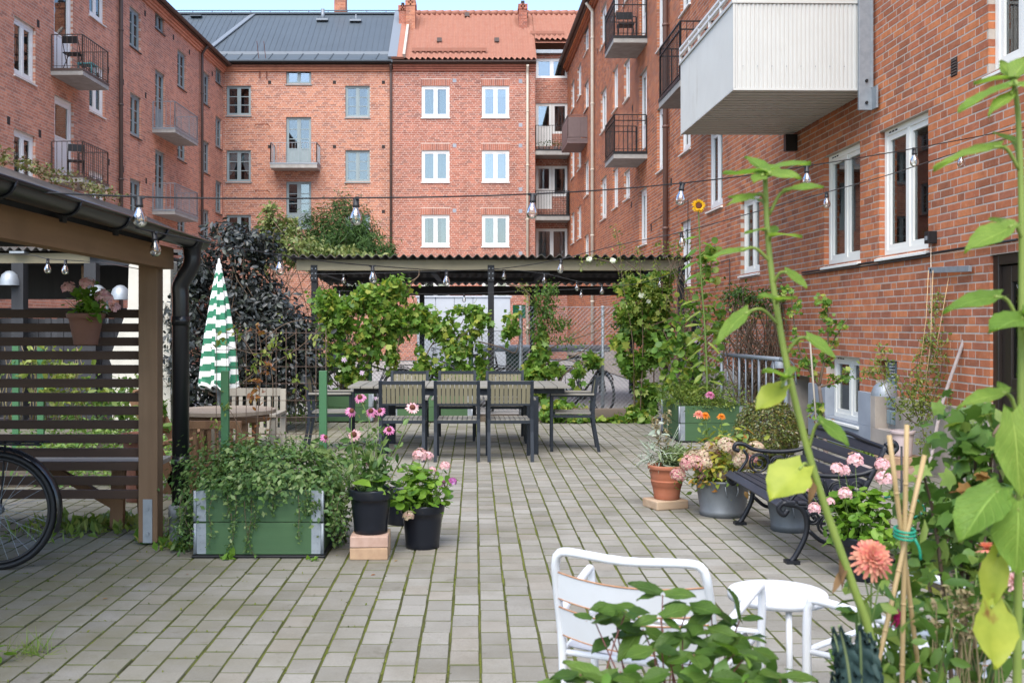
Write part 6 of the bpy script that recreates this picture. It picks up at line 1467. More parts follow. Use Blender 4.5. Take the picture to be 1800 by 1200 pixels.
# dense planter foliage
b = (-1.32, 6.66, 0); ch = []
for c, r_, n, k in (((0, 0, .49), (.44, .40, .14), 2300, 26), ((-.42, -.05, .36), (.16, .34, .2), 900, 12), ((-.5, -.1, .2), (.1, .2, .2), 330, 8), ((.40, .0, .38), (.13, .36, .2), 700, 10), ((.44, -.1, .2), (.06, .25, .2), 300, 8), ((0, -.36, .42), (.42, .10, .09), 700, 14), ((-.15, .1, .6), (.2, .2, .08), 260, 10), ((.25, .0, .58), (.15, .2, .07), 180, 8)): ch.append((blob(c, r_, int(n * 1.7), k, .3, .4, zmin=.03), .043, 'slim' if rnd.random() < .0 else 'small', dict(center=(0, 0, .2), up=.5)))
ln = []
for px, y0_, y1_ in ((400, 870, 905), (412, 870, 935), (432, 880, 970), (440, 870, 985), (405, 900, 965), (445, 880, 930), (540, 860, 905), (525, 870, 950), (550, 880, 900), (370, 870, 960), (480, 860, 900), (585, 870, 930), (600, 870, 950), (330, 880, 960), (315, 860, 940)):
    q = [Vector(rel(b, px + rnd.gauss(0, 4), y0_ + (y1_ - y0_) * t, 6.235)) for t in (0, .35, .7, 1)]; ln.append((smooth_curve(q, 3), .002))
    for c in smooth_curve(q, 4): ch.append((blob(c, (.018, .012, .018), 5, 3), .026, 'small', dict(up=.1, droop=.6)))
dn = empty('trailing_plant', 'dense dark green trailing plant spilling over the near green planter', 'plant', b); foliage('foliage', dn, ch, L_['dense']); stems('stem', dn, ln, stem_b)
# herbs in the right planter
b = (2.88, 13.0, 0); ch = [(blob(c, r_, n, k, .3, .5), s, sh, dict(up=.7)) for c, r_, n, k, s, sh in (((0, -.2, .53), (.42, .4, .12), 1500, 22, .04, 'small'), ((-.2, -.2, .62), (.22, .35, .16), 700, 16, .06, 'slim'), ((.2, .2, .60), (.25, .3, .14), 600, 12, .04, 'small'), ((-.35, -.1, .56), (.15, .4, .16), 420, 10, .08, 'slim'), ((.05, -.55, .48), (.4, .08, .08), 500, 12, .035, 'small'), ((-.45, .1, .5), (.1, .5, .22), 350, 10, .09, 'blade'))]
hb_o = empty('herbs', 'mixed bright green herbs filling the planter beside the clipped round bush', 'plant', b); foliage('foliage', hb_o, ch, L_['herb']); flower(hb_o, 'zin3', rel(b, 1248, 694, 12.3), (0, -.6, 1), 1.4)
# tall sunflower standing in it
def sunflower(label, b, path, Z, lvs, r0, m_stem, flowers=(), lm=None, leafshape=0):
    s = empty('sunflower', label, 'sunflower', b); pts = [Vector(rel(b, px, py, Z)) for px, py in path]
    mb = MB(); c = smooth_curve(pts, 5); mb.tube(c, [r0 * (1 - .55 * i / len(c)) for i in range(len(c))], 10); mb.build('stem', m_stem, s)
    for lv in lvs:
        att, basep, tip, wd = lv[0], lv[1], lv[2], lv[3]; dz0, dz1 = (lv[4] if len(lv) > 4 else (-.02, -.05)); kind = lv[5] if len(lv) > 5 else 'sun'
        pa_, pb2, pt = Vector(rel(b, *att, Z)), Vector(rel(b, *basep, Z + dz0)), Vector(rel(b, *tip, Z + dz1))
        big_leaf(s, pa_, pb2, pt, wd, kind)
    for kind, px, py, sc, face in flowers: flower(s, kind, rel(b, px, py, Z - .02), face, sc)
    return s
def big_leaf(parent, att, basep, tip, wd, kind='sun', petiole=True, name='leaf'):
    wd *= .66
    """one heart-shaped leaf: curved blade with a sunken midrib and side veins, plus its stalk"""
    ax = tip - basep; L = ax.length; d = ax.normalized(); up = Vector((rnd.gauss(0, .2), -.35 + rnd.gauss(0, .15), 1)); s = d.cross(up).normalized(); n = s.cross(d).normalized()
    N, K = 10, 4; vs = []; ph = rnd.random() * 6
    for i in range(N + 1):
        t = i / N; w = wd * (math.sin(PI * min(1, t * .93 + .06)) ** .75) * (1.12 - .62 * t) * (1 if i < N else .02)
        tt = t - .08 * (i == 0)
        for k in range(-K, K + 1):
            q = k / K; x = tt - (.10 * abs(q) ** 1.5 if i == 0 else 0); e = 1 + .05 * math.sin(i * 2.4 + k) * (abs(k) == K)
            zz = .10 * L * (abs(q) ** 1.2) * wd / L * 1.6 - .16 * L * t * t + .022 * L * math.sin(6 * t + 2 * q + ph) - (.012 * L if k == 0 else 0) + .010 * L * math.cos(t * 26 - abs(q) * 5) * abs(q) * (1 - abs(q) * .5)
            vs.append(basep + d * (L * x) + s * (w * q * e) + n * zz)
    M2 = 2 * K + 1; mb = MB(); mb.add(vs, [(i * M2 + k, (i + 1) * M2 + k, (i + 1) * M2 + k + 1, i * M2 + k + 1) for i in range(N) for k in range(2 * K)], 0, True)
    uvs = [(i / N, .5 + .5 * k / K) for i in range(N + 1) for k in range(-K, K + 1)]
    o = inst(name, mb.mesh(name, L_[kind], uvs), parent)
    if petiole and (basep - att).length > .012:
        mb = MB(); mid = att.lerp(basep, .55) + Vector((0, 0, (basep - att).length * .22)); mb.tube(smooth_curve([att, mid, basep + d * L * .05], 4), [.0036] * 8 + [.003], 6); mb.build('leaf_stalk', stem_y, parent)
    return o
b = (A(1236, 0, 12.7).x, 12.75, .35); lv = []
for i in range(26):
    py = 420 + i * 11; px = 1230 + (i * .5); s = 1 if i % 2 else -1; l = rnd.uniform(22, 38); lv.append(((px, py), (px + s * 8, py - 3), (px + s * l, py + rnd.uniform(-6, 14)), .055, (-.05 * rnd.random(), -.15 * rnd.random()), 'geran' if i < 8 else 'herb'))
sunflower('tall slim sunflower with one open yellow bloom rising from the planter', b, [(1244, 720), (1242, 640), (1238, 560), (1232, 480), (1229, 400), (1228, 370)], 12.7, lv, .014, stem_g, [('sun', 1228, 362, 1.15, (0, -1, .12))])
b = (A(1205, 0, 12.9).x, 12.95, .35); r = empty('mallow', 'tall straggly mallow with pale flowers beside the slim sunflower', 'plant', b); ln = []; ch = []
for pl in ([(1205, 720), (1200, 600), (1210, 520)], [(1190, 720), (1180, 640), (1165, 600)], [(1225, 720), (1222, 600), (1240, 480), (1255, 440)], [(1255, 720), (1262, 600), (1266, 540)], [(1210, 720), (1215, 650), (1190, 590)]):
    c = smooth_curve([Vector(rel(b, px, py, 12.9)) for px, py in pl], 6); ln.append((c, .006))
    for q in c[2:]: ch.append((blob(q, .12, 11, 4), .085, 'round', dict(up=.2)))
stems('stem', r, ln, stem_g); foliage('foliage', r, ch, L_['vine']); flower(r, 'star', rel(b, 1222, 598, 12.8), (0, -1, .4), 1.2)
# clipped ball
b = (2.93, 10.25, 0); r = empty('box_ball', 'clipped round bronze-green bush behind the cast-iron bench', 'shrub', b); NB = 9000; pts = unit(NR.normal(size=(NB, 3))) * (.30 + .035 * NR.random((NB, 1)) - .10 * NR.random((NB, 1)) ** 3)
pts[:, 2] *= 1.02; pts[:, :2] += .03 * np.sin(pts[:, [1, 0]] * 14); pts[:, 2] += .36; foliage('foliage', r, [(pts, .034, 'small', dict(center=(0, 0, .34), up=.1, out=.9))], L_['box'])
ln = [(twig(MB(), (0, 0, 0), Vector((0, 0, .34)) + Vector(unit(NR.normal(size=3))) * .24, .01), .009) for _ in range(24)]; stems('branch', r, ln, stem_b)
# terracotta pot on its wooden slab
p = (1.50, 8.0, 0); ws = empty('wooden_slab', 'pale wooden slab under the terracotta pot', 'slab', p, .35); mb = MB(); mb.box(-.15, .13, -.11, .12, 0, .07); mb.build('block', wood_mat('slab_wood', (.38, .29, .20), (.27, .17, .10), 9, (.15, 1, 1)), ws, bevel=.01)
pt = pot('flower_pot', 'terracotta pot with silvery and feathery plants on a wooden slab', (p[0], p[1], .071), .148, .095, .265, terra, .035, 40, (.11, .125, .14))
ch = [(blob((-.09, -.02, .33), (.12, .12, .10), 80, 7), .13, 'blade', dict(center=(-.06, 0, .27), up=.3, droop=.5)), (blob((-.1, 0, .47), (.06, .06, .12), 16, 5), .08, 'oval', dict(droop=.3))]; foliage('silver_foliage', pt, ch, L_['silver'])
pts = np.stack([NR.normal(.065, .045, 1200), NR.normal(0, .05, 1200), NR.uniform(.24, .37, 1200)], 1); foliage('feathery_foliage', pt, [(pts, .09, 'slim', dict(center=(.06, 0, .15), up=0, out=1.2, droop=-.4))], L_['lav'])
ln = [(arc((-.02 + rnd.gauss(0, .03), 0, .25), q, .03), .004) for q in ((.0, -.02, .66), (-.09, 0, .62), (.09, 0, .52), (.10, .03, .56), (.13, 0, .5))]; stems('stem', pt, ln, L_['silver'])
ch = []
for (q, _), w in zip(ln[:2], (.022, .018)):
    for c in q[2:]: ch.append((blob(c, (w, w, .035), 40, 6), .03, 'small', {}))
foliage('seed_spike', pt, ch, L_['straw'])
# zinc tubs
def tub(label, loc, a, bx, h):
    r = empty('zinc_tub', label, 'tub', loc); mb = MB(); mb.lathe([(0, 0), (.83, 0), (.84, .045 / 1), (.82, .05), (.98, h - .02), (1.02, h - .012), (1.03, h), (1.0, h + .004), (.97, h - .01), (.9, h - .07), (0, h - .07)], 40, sx=a, sy=bx); mb.build('body', M['zinc'], r)
    mb = MB(); mb.box(-.006, .006, -bx * .99 - .004, -bx * .84, .05, h - .03)
    mb.v = []; mb.f = []; mb.m = []; mb.sm = []
    for s in (-1, 1): mb.tube(smooth_curve([(s * .045 + .02, -bx * .985, h - .03), (s * .045 + .02, -bx * 1.07, h - .06), (s * .035 + .02, -bx * 1.06, h - .10)], 4), .006, 6)
    mb.build('handle', M['zinc'], r); return r
t1 = tub('grey zinc tub of fading hydrangeas at the end of the bench', (1.86, 7.68, 0), .205, .185, .27)
hyd = empty('hydrangea', 'hydrangea with fading dusky pink and cream heads in the zinc tub', 'plant', (1.86, 7.68, .2)); b = (1.86, 7.68, .2)
foliage('foliage', hyd, [(blob((0, 0, .19), (.25, .2, .17), 520, 18, .3, .4), .075, 'oval', dict(center=(0, 0, 0), up=.4)), (blob((-.05, -.1, .08), (.22, .1, .05), 120, 10), .045, 'oval', {})], L_['hydr']); ln = []
for px, py, k, s in ((1220, 804, 'hyd', 1.2), (1238, 800, 'hyd', 1.0), (1208, 812, 'hyd2', 1.0), (1253, 795, 'hyd2', 1.0), (1250, 785, 'hyd', .8), (1280, 782, 'hyd', 1.2), (1300, 800, 'hyd', .9), (1327, 787, 'hyd', 1.0), (1302, 810, 'hyd', 1.0), (1322, 805, 'hyd2', .7), (1192, 832, 'hyd2', .9), (1236, 832, 'hyd3', .8), (1266, 832, 'hyd', 1.0), (1225, 812, 'hyd2', 1.1), (1242, 812, 'hyd', .8)):
    q = Vector(rel(b, px, py, 7.6 + rnd.uniform(-.12, .12))); flower(hyd, k, q, (rnd.gauss(0, .3), -.5, 1), s); ln.append((arc((rnd.gauss(0, .05), 0, 0), q, .08), .004))
stems('stem', hyd, ln, stem_g)
zn = empty('zinnia', 'orange and salmon zinnias on leafy stems behind the hydrangeas', 'plant', (1.98, 8.05, 0)); b = (1.98, 8.05, 0); ln = []; ch = []
for px, py, k, s in ((1228, 728, 'zin2', .95), (1240, 730, 'zin', .9), (1268, 732, 'zin', .85)):
    q = Vector(rel(b, px, py, 8.05)); flower(zn, k, q, (0, -.6, 1), s); c = arc((rnd.gauss(0, .05), 0, .02), q, .04, 9); ln.append((c, .004))
for i in range(7): ln.append((arc((rnd.gauss(0, .05), 0, .02), (rnd.gauss(0, .12), rnd.gauss(0, .05), rnd.uniform(.42, .62)), .05, 9), .004))
for c, _ in ln:
    for q in c[4:-1]: ch.append((blob(q, .05, 6, 3), .07, 'oval', dict(up=.6)))
stems('stem', zn, ln, stem_g); foliage('foliage', zn, ch, L_['herb'])
mb = MB(); mb.lathe([(0, 0), (.1, 0), (.13, .22), (.12, .22), (0, .2)], 24); tag(mb.build('flower_pot', potm, None, T(1.98, 8.1, 0)), 'dark pot of the zinnias hidden behind the zinc tub', 'pot')
tub('empty grey zinc tub standing under the bench', (2.19, 7.12, 0), .155, .15, .215)
# cast-iron bench
iron = mat('cast_iron', (.008, .009, .012), .45, spec=.35, bump=.2, bscale=90); slatm = wood_mat('bench_slat', (.03, .032, .04), (.02, .021, .027), 12, (1, .06, 1), .5, .12)
be = empty('garden_bench', 'small black bench with scrolled cast-iron ends and dark slats', 'bench', (1.9, 6.72, 0)); BL = .60
for s in (-1, 1):
    y = s * BL; c3 = lambda pts, n=5: smooth_curve([(x, y, z) for x, z in pts], n)
    mb = MB()
    mb.tube(c3([(-.01, .01), (.02, .05), (.075, .16), (.085, .25), (.05, .33), (-.05, .36), (-.085, .325), (-.055, .29), (-.03, .32)]), .017, 8)      # front leg with rolled knee
    mb.box(-.045, .035, y - .035, y + .035, 0, .02); mb.box(.50, .60, y - .03, y + .03, 0, .02)
    mb.tube(c3([(.555, .01), (.50, .08), (.40, .17), (.36, .30), (.42, .42), (.50, .58), (.555, .70)]), .016, 8)                                    # rear leg and back
    mb.tube(c3([(.555, .70), (.60, .72), (.62, .69), (.59, .66), (.565, .68)]), .018, 8)
    mb.tube(c3([(-.05, .355), (.08, .335), (.22, .32), (.37, .315)]), .015, 8)
    mb.tube(c3([(.09, .20), (.18, .13), (.28, .13), (.38, .18)]), .013, 8)
    mb.tube(c3([(.49, .56), (.40, .53), (.25, .52), (.10, .535), (.03, .57), (-.03, .575), (-.045, .54), (-.01, .525)]), .015, 8)                       # arm rest with scroll
    mb.build('end_frame', iron, be)
    mb = MB()
    mb.tube(c3([(.02, .535), (.05, .48), (.02, .42), (-.02, .37)]), .011, 6)
    for cx_, cz_, r_ in ((.13, .44, .065), (.27, .43, .06), (.21, .23, .06), (.30, .24, .04), (.385, .45, .04), (.12, .27, .035)):
        mb.tube([(cx_ + r_ * math.cos(2 * PI * k / 14), y, cz_ + r_ * math.sin(2 * PI * k / 14)) for k in range(14)], .008, 6, 0, True)
        mb.tube([(cx_ + r_ * (1 - k / 16) * math.cos(k * .7), y, cz_ + r_ * (1 - k / 16) * math.sin(k * .7)) for k in range(13)], .007, 6)
    mb.tube(c3([(.19, .5), (.2, .44), (.2, .36)]), .008, 6); mb.tube(c3([(.33, .5), (.33, .42), (.32, .34)]), .008, 6); mb.tube(c3([(.09, .33), (.2, .29), (.36, .25)]), .008, 6)
    o = mb.build('scrollwork', iron, be)
for k in range(7): mb = MB(); x = -.085 + k * .07; mb.box(-.027, .027, -BL - .02, BL + .02, -.009, .009); mb.build('seat_slat', slatm, be, TRS((x, 0, .375 - .006 * k if k else .362), (0, .45 if k == 0 else .06, 0)) if k else TRS((x, 0, .362), (0, -.7, 0)), bevel=.004)
for k in range(5): mb = MB(); t = k / 4; mb.box(-.008, .008, -BL - .02, BL + .02, -.030, .030); mb.build('back_slat', slatm, be, TRS((.395 + .135 * t + .01 * t * t, 0, .40 + .265 * t), (0, .46, 0)), bevel=.004)
mb = MB(); mb.tube(smooth_curve([(.55, -BL, .69), (.545, -BL * .5, .70), (.55, 0, .715), (.545, BL * .5, .70), (.55, BL, .69)], 5), .014, 8); mb.build('top_rail', iron, be)
# black pot with geranium
gb_ = (2.19, 5.78, 0); g2 = pot('flower_pot', 'large black pot of pink geranium beside the near end of the bench', gb_, .148, .118, .24, potm, .055)
b2 = gb_; hd2 = lambda px, py, dz=0., s=1.: (rel(b2, px, py, 5.78 + dz), 'ger', s)
geranium(g2, .24, .20, .24, 210, [hd2(1472, 822, 0, 1.1), hd2(1484, 826, .03, 1.0), hd2(1503, 807, .05, 1.3), hd2(1551, 815, .05, 1.25), hd2(1554, 839, .0, 1.35), hd2(1486, 866, -.12, 1.1), hd2(1432, 892, -.1, 1.0), hd2(1432, 857, .05, .9), hd2(1420, 858, .05, .7), hd2(1460, 880, -.1, .7)])
# hanging pot on the slats
hb2 = (A(153, 0, 6.5).x, 6.48, A(0, 606, 6.5).z); hp = pot('hanging_pot', 'terracotta pot of pink geranium hooked on the slatted screen', hb2, .115, .07, .20, mat('terracotta_brown', (.16, .075, .05), .8, namt=.4), .035)
hd3 = lambda px, py, s=1.: (rel(hb2, px, py, 6.45), 'ger', s)
geranium(hp, .2, .13, .16, 90, [hd3(120, 505, 1.2), hd3(152, 497, 1.3), hd3(180, 518, 1.4), hd3(203, 540, .9), hd3(188, 523, 1.1)], True, .065)
mb = MB()
for s in (-1, 1): mb.tube(smooth_curve([(s * .05, -.10, .19), (s * .05, .05, .22), (s * .05, .16, .215), (s * .05, .225, .19), (s * .05, .225, .14)], 3), .004, 6)
mb.build('hook', M['galv'], hp)
sb2 = (A(238, 0, 8.2).x, 8.3, 0); sp2 = pot('flower_pot', 'brown pot of green leaves on the ground behind the slats by the post', sb2, .14, .10, .55, mat('terracotta_dark', (.17, .07, .045), .8), .05); foliage('foliage', sp2, [(blob((0, 0, .66), (.24, .2, .12), 120, 8), .09, 'oval', {})], L_['lawn'])
# pink pot with rose on bricks, leaning pole, strings
px_ = (4.02, 9.62, 0); z = blockstack(['pale brick at the bottom under the pink pot', 'pale brick topmost under the pink pot'], 3.80, 4.2, 9.5, 9.75, (.10, .095), (brk1, brk2), (0, .05))
rp = pot('flower_pot', 'pinkish pot with a climbing rose against the brick wall', (4.02, 9.62, .197), .11, .08, .24, pinkpot, .035); b = (4.02, 9.62, .197)
ch = []; ln = []
for pl in ([(1620, 750), (1625, 690), (1640, 600), (1645, 545), (1648, 525)], [(1620, 750), (1600, 700), (1575, 660), (1535, 650), (1515, 655)], [(1620, 750), (1590, 730), (1560, 690), (1548, 640), (1553, 615)], [(1620, 750), (1650, 710), (1680, 685), (1700, 680)], [(1622, 750), (1615, 690), (1612, 640), (1630, 590)], [(1622, 750), (1640, 700), (1655, 650), (1655, 590)], [(1622, 752), (1625, 775), (1628, 800)]):
    c = smooth_curve([Vector(rel(b, px, py, 9.55 + rnd.gauss(0, .06))) for px, py in pl], 5); ln.append((c, .005))
    for q in c[2:]: ch.append((blob(q, .07, 13, 5), .042, 'oval', dict(up=.3)))
for px, py, rx, rz, n in ((1622, 690, .18, .16, 260), (1640, 610, .09, .18, 170), (1600, 705, .16, .1, 120)): ch.append((blob(rel(b, px, py, 9.55), (rx, .1, rz), n, 12), .042, 'oval', {}))
foliage('foliage', rp, ch, L_['rose']); stems('stem', rp, ln, stem_b)
p2 = pot('flower_pot', 'low pinkish pot beside the brick stack at the wall', (3.72, 9.75, 0), .10, .08, .16, pinkpot, .03); foliage('foliage', p2, [(blob((0, 0, .2), (.1, .1, .06), 60, 6), .04, 'small', {})], L_['herb'])
lp = empty('leaning_pole', 'crooked grey branch pole leaning on the brick wall beside the door', 'pole', (A(1640, 0, 9.0).x, 9.0, 0)); b = tuple(lp.location)
mb = MB(); mb.tube(smooth_curve([Vector(rel(b, 1632, 830, 9.0)), Vector(rel(b, 1655, 715, 9.2)), Vector(rel(b, 1690, 610, 9.3)), Vector(rel(b, 1716, 530, 9.35))], 6), [.017] * 19, 8); mb.build('pole', mat('grey_branch', (.30, .25, .23), .8, namt=.5, nscale=20), lp)
mb = MB()
for pl in ([(1632, 475), (1628, 560), (1615, 660)], [(1668, 485), (1655, 560), (1640, 640)], [(1640, 475), (1636, 600), (1625, 690)]): mb.tube([A(px, py, 9.5) for px, py in pl], .003, 5)
tag(mb.build('garden_twine', mat('twine', (.55, .38, .20), .8)), 'pale twine strings training the rose up the brick wall', 'string')
# small currant tree by the cellar window
b = (A(1462, 0, 9.9).x, 9.9, 0); r = empty('currant_tree', 'small gnarled fruit tree with tufted leaves before the cellar window', 'tree', b)
mb = MB(); c = lambda pl, n=4: smooth_curve([Vector(rel(b, px, py, 9.9)) for px, py in pl], n)
tr_ = c([(1452, 812), (1450, 770), (1445, 720), (1440, 678)]); mb.tube(tr_, [.026 - .0008 * i for i in range(len(tr_))], 8); mb.build('trunk', mat('bark_grey', (.17, .13, .11), .9, namt=.6, nscale=25, bump=.5, bscale=60), r)
mb = MB(); ch = []
for pl, k in (([(1440, 678), (1425, 655), (1405, 615), (1395, 560), (1390, 510)], 22), ([(1440, 678), (1450, 630), (1456, 590), (1455, 545), (1442, 528)], 22), ([(1440, 678), (1448, 640), (1470, 590), (1490, 560)], 20), ([(1440, 680), (1465, 672), (1490, 655)], 16), ([(1435, 668), (1420, 640), (1412, 635)], 14), ([(1447, 740), (1436, 722), (1434, 715)], 10)):
    cc = c(pl, 5); mb.tube(cc, [.013 * (1 - .6 * i / len(cc)) for i in range(len(cc))], 6)
    for q in cc[4::1]:
        if rnd.random() < .75: ch.append((blob(q + Vector((rnd.gauss(0, .03), rnd.gauss(0, .03), .01)), .055, 9, 4), .055, 'lobed', dict(up=.4)))
mb.build('branch', stem_b, r); foliage('foliage', r, ch, L_['vine']); foliage('red_leaves', r, [(blob(rel(b, px, py, 9.85), .05, 16, 5), .04, 'oval', {}) for px, py in ((1434, 735), (1460, 750), (1468, 770))], L_['orange'])
mb = MB(); mb.tube([Vector(rel(b, 1424, 600, 9.8)), Vector(rel(b, 1440, 812, 9.8))], .009, 6); mb.build('stake', M['wood_pale'], r)
# ------------------------------------------------------------------ white tubular garden chairs and side table
wp = mat('white_powder_coat', (.60, .615, .63), .38, spec=.45, namt=.35, nscale=9, ncol=(.53, .53, .52), stain=(26, .665, .71, (.34, .22, .14), None), bump=.08, bscale=50)
rust = mat('rust_edge', (.38, .20, .11), .85, namt=.6, nscale=60)
def white_chair(label, loc, rz):
    c = empty('metal_armchair', label, 'chair', loc, rz); t = .0135; W2 = .235
    mb = MB()
    rl_ = lambda s: [(s * W2, -.235, .0), (s * W2, -.205, .25), (s * W2, -.215, .44), (s * W2, -.255, .60), (s * (W2 - .004), -.285, .69)]
    pts = smooth_curve(rl_(-1), 4) + smooth_curve([(-W2 + .012, -.292, .722), (-W2 + .05, -.30, .738), (0, -.335, .735), (W2 - .05, -.30, .738), (W2 - .012, -.292, .722)], 4) + list(reversed(smooth_curve(rl_(1), 4)))
    mb.tube(pts, t, 10); mb.build('back_frame', wp, c)
    for s in (-1, 1):
        mb = MB(); mb.tube(smooth_curve([(s * .28, .265, 0), (s * .288, .26, .30), (s * .295, .255, .49), (s * .294, .245, .548), (s * .292, .21, .566), (s * .272, .0, .545), (s * .246, -.19, .515), (s * (W2 + .002), -.225, .505)], 5), t, 10); mb.build('armrest', wp, c)
        mb = MB(); mb.tube([(s * .286, .255, .40), (s * W2, -.205, .40)], .010, 8); mb.build('side_rail', wp, c)
    # pressed sheet seat: dished, with a rolled front
    N, K = 12, 12; vs = []
    for i in range(N + 1):
        y = -.20 + .43 * i / N
        for k in range(K + 1):
            x = (k / K - .5) * 2; w = .222 + .035 * i / N; vs.append((x * w, y, .425 - .022 * (1 - x * x) * (1 - abs(i / N - .45)) - (.03 * ((i - 10) / 2) ** 2 if i > 10 else 0)))
    top = len(vs); vs += [(x, y, z - .003) for x, y, z in vs]
    fs = [(i * (K + 1) + k, i * (K + 1) + k + 1, (i + 1) * (K + 1) + k + 1, (i + 1) * (K + 1) + k) for i in range(N) for k in range(K)]
    fs += [tuple(reversed([j + top for j in f])) for f in fs]
    mb = MB(); mb.add(vs, fs, 0, True); mb.build('seat', wp, c)
    mb = MB(); mb.tube([(-.286, .255, .405), (.286, .255, .405)], .010, 8); mb.tube([(-W2, -.205, .405), (W2, -.205, .405)], .010, 8); mb.build('cross_rail', wp, c)
    for z0, z1, y0, y1 in ((.585, .672, -.262, -.283), (.465, .558, -.228, -.256)):
        vs = []; K = 16
        for y, z in ((y0, z0), (y1, z1)):
            for k in range(K + 1): x = (k / K - .5) * 2; vs.append((x * (W2 - .006), y - .048 * (1 - x * x), z - .014 * (1 - x * x)))
        n = K + 1; vs += [(x, y + .003, z) for x, y, z in vs]; fs = [(k, k + 1, n + k + 1, n + k) for k in range(K)]; fs += [tuple(reversed([j + 2 * n for j in f])) for f in fs]
        mb = MB(); mb.add(vs, fs, 0, True); mb.tube(vs[n:2 * n], .0028, 5, 1); mb.tube(vs[:n], .0024, 5, 1); mb.build('back_panel', [wp, rust], c)
    return c
white_chair('white tubular metal armchair turned to the side table, behind the bramble leaves', (.575, 3.28, 0), -math.radians(25))
white_chair('white tubular metal armchair half hidden behind bamboo canes and dahlias', (1.43, 3.20, 0), math.radians(40))
wt = empty('side_table', 'small round white metal side table between the two white chairs', 'table', (1.07, 3.62, 0)); mb = MB(); mb.lathe([(0, .478), (.155, .478), (.168, .482), (.172, .476), (.172, .456), (.168, .456), (.166, .472), (0, .472)], 48); mb.build('tabletop', wp, wt)
for k in range(3): a = 2 * PI * k / 3 + .5; mb = MB(); mb.tube([(.14 * math.cos(a), .14 * math.sin(a), .47), (.15 * math.cos(a), .15 * math.sin(a), .3), (.16 * math.cos(a), .16 * math.sin(a), 0)], .011, 8); mb.build('leg', wp, wt)

# ------------------------------------------------------------------ foreground planting
b = (.52, 2.5, 0); br = empty('bramble', 'broad-leaved bramble with reddish stems in front of the white armchair', 'shrub', b); ln = []
heads = [(1045, 1090, 2.5), (1080, 1065, 2.5), (1100, 1075, 2.45), (1165, 1045, 2.5), (1210, 1065, 2.5), (1160, 1085, 2.4), (1130, 1105, 2.45), (1240, 1105, 2.45), (1280, 1110, 2.5), (1300, 1090, 2.5), (1200, 1115, 2.4), (1250, 1075, 2.5), (1150, 1140, 2.35), (1220, 1150, 2.35), (1290, 1150, 2.35), (1320, 1140, 2.4), (1340, 1180, 2.3), (1090, 1180, 2.35), (1180, 1180, 2.3), (1250, 1190, 2.3), (1020, 1185, 2.3), (1060, 1200, 2.3), (1370, 1190, 2.25), (1310, 1200, 2.25), (1120, 1200, 2.3), (990, 1200, 2.3), (1235, 1130, 2.4), (1075, 1120, 2.5), (1300, 1120, 2.45)]
for px, py, Z in heads:
    q = Vector(rel(b, px, py, Z)); ln.append((arc((rnd.gauss(0, .05), rnd.gauss(0, .04), .2), q, .09, 8), .0034))
    for s in range(3):
        ang = (s - 1) * 1.5 + rnd.gauss(0, .25); L = rnd.uniform(.062, .092) * (1.15 if s == 1 else .9); hx = rnd.choice((-1, 1)) if s == 1 else (s - 1)
        d = Vector((math.sin(ang + rnd.gauss(0, .5)), -.35 + rnd.gauss(0, .3), rnd.gauss(-.05, .25))).normalized(); big_leaf(br, q, q + d * .012, q + d * L, L * .5, 'rasp_big', False)
stems('stem', br, ln, mat('bramble_stem', (.14, .05, .04), .6))
pts = np.concatenate([np.array([rel(b, rnd.uniform(1060, 1380), rnd.uniform(1150, 1330), rnd.uniform(2.25, 2.6)) for _ in range(120)]), np.array([rel(b, rnd.uniform(1090, 1330), rnd.uniform(1110, 1180), rnd.uniform(2.45, 2.6)) for _ in range(24)])])
foliage('foliage', br, [(pts, .075, 'oval', dict(up=.5, droop=.4))], L_['rasp'])
# young tall sunflower
Z = 2.2; b = (A(1552, 0, Z).x, Z, 0)
path = [(1552, 1560), (1545, 1300), (1532, 1130), (1500, 1030), (1455, 905), (1420, 790), (1385, 650), (1362, 520), (1350, 420), (1346, 340), (1345, 305)]
lv = [((1345, 315), (1350, 308), (1272, 290), .042, (.0, -.06)), ((1345, 312), (1345, 300), (1312, 271), .045, (-.02, .0)), ((1346, 310), (1350, 300), (1424, 274), .042, (.0, .03)), ((1346, 312), (1352, 306), (1408, 306), .04, (-.03, -.07)), ((1346, 312), (1346, 308), (1366, 285), .04, (.02, .06)), ((1344, 318), (1340, 310), (1325, 316), .03, (-.04, -.08)),
      ((1352, 378), (1386, 334), (1447, 321), .03, (-.02, -.04)), ((1347, 358), (1334, 342), (1278, 352), .028, (-.02, -.05)), ((1349, 375), (1335, 352), (1283, 338), .024, (.03, .08)),
      ((1351, 415), (1342, 404), (1308, 406), .032, (-.02, -.03)), ((1352, 418), (1352, 412), (1362, 394), .03, (.02, .04)), ((1352, 425), (1358, 414), (1410, 409), .036, (-.03, -.06)), ((1356, 462), (1304, 440), (1243, 448), .04, (-.02, -.05)),
      ((1358, 500), (1382, 478), (1421, 502), .036, (-.03, -.05)), ((1364, 535), (1372, 528), (1334, 515), .04, (-.05, -.09)), ((1365, 535), (1368, 528), (1397, 518), .042, (-.05, -.10)), ((1370, 572), (1312, 549), (1256, 598), .045, (-.03, -.05)), ((1382, 622), (1421, 593), (1472, 625), .036, (-.03, -.06)),
      ((1386, 660), (1384, 662), (1342, 645), .05, (-.06, -.10)), ((1388, 665), (1376, 668), (1400, 645), .046, (-.06, -.09)), ((1388, 668), (1376, 680), (1328, 716), .05, (-.04, -.06), 'sun_y'), ((1420, 795), (1443, 740), (1496, 778), .042, (-.03, -.06)), ((1424, 830), (1408, 822), (1352, 872), .085, (-.05, -.09), 'sun_y')]
sf1 = sunflower('tall budding sunflower with pale thick leaning stem in the foreground', b, path, Z, lv, .0105, stem_y)
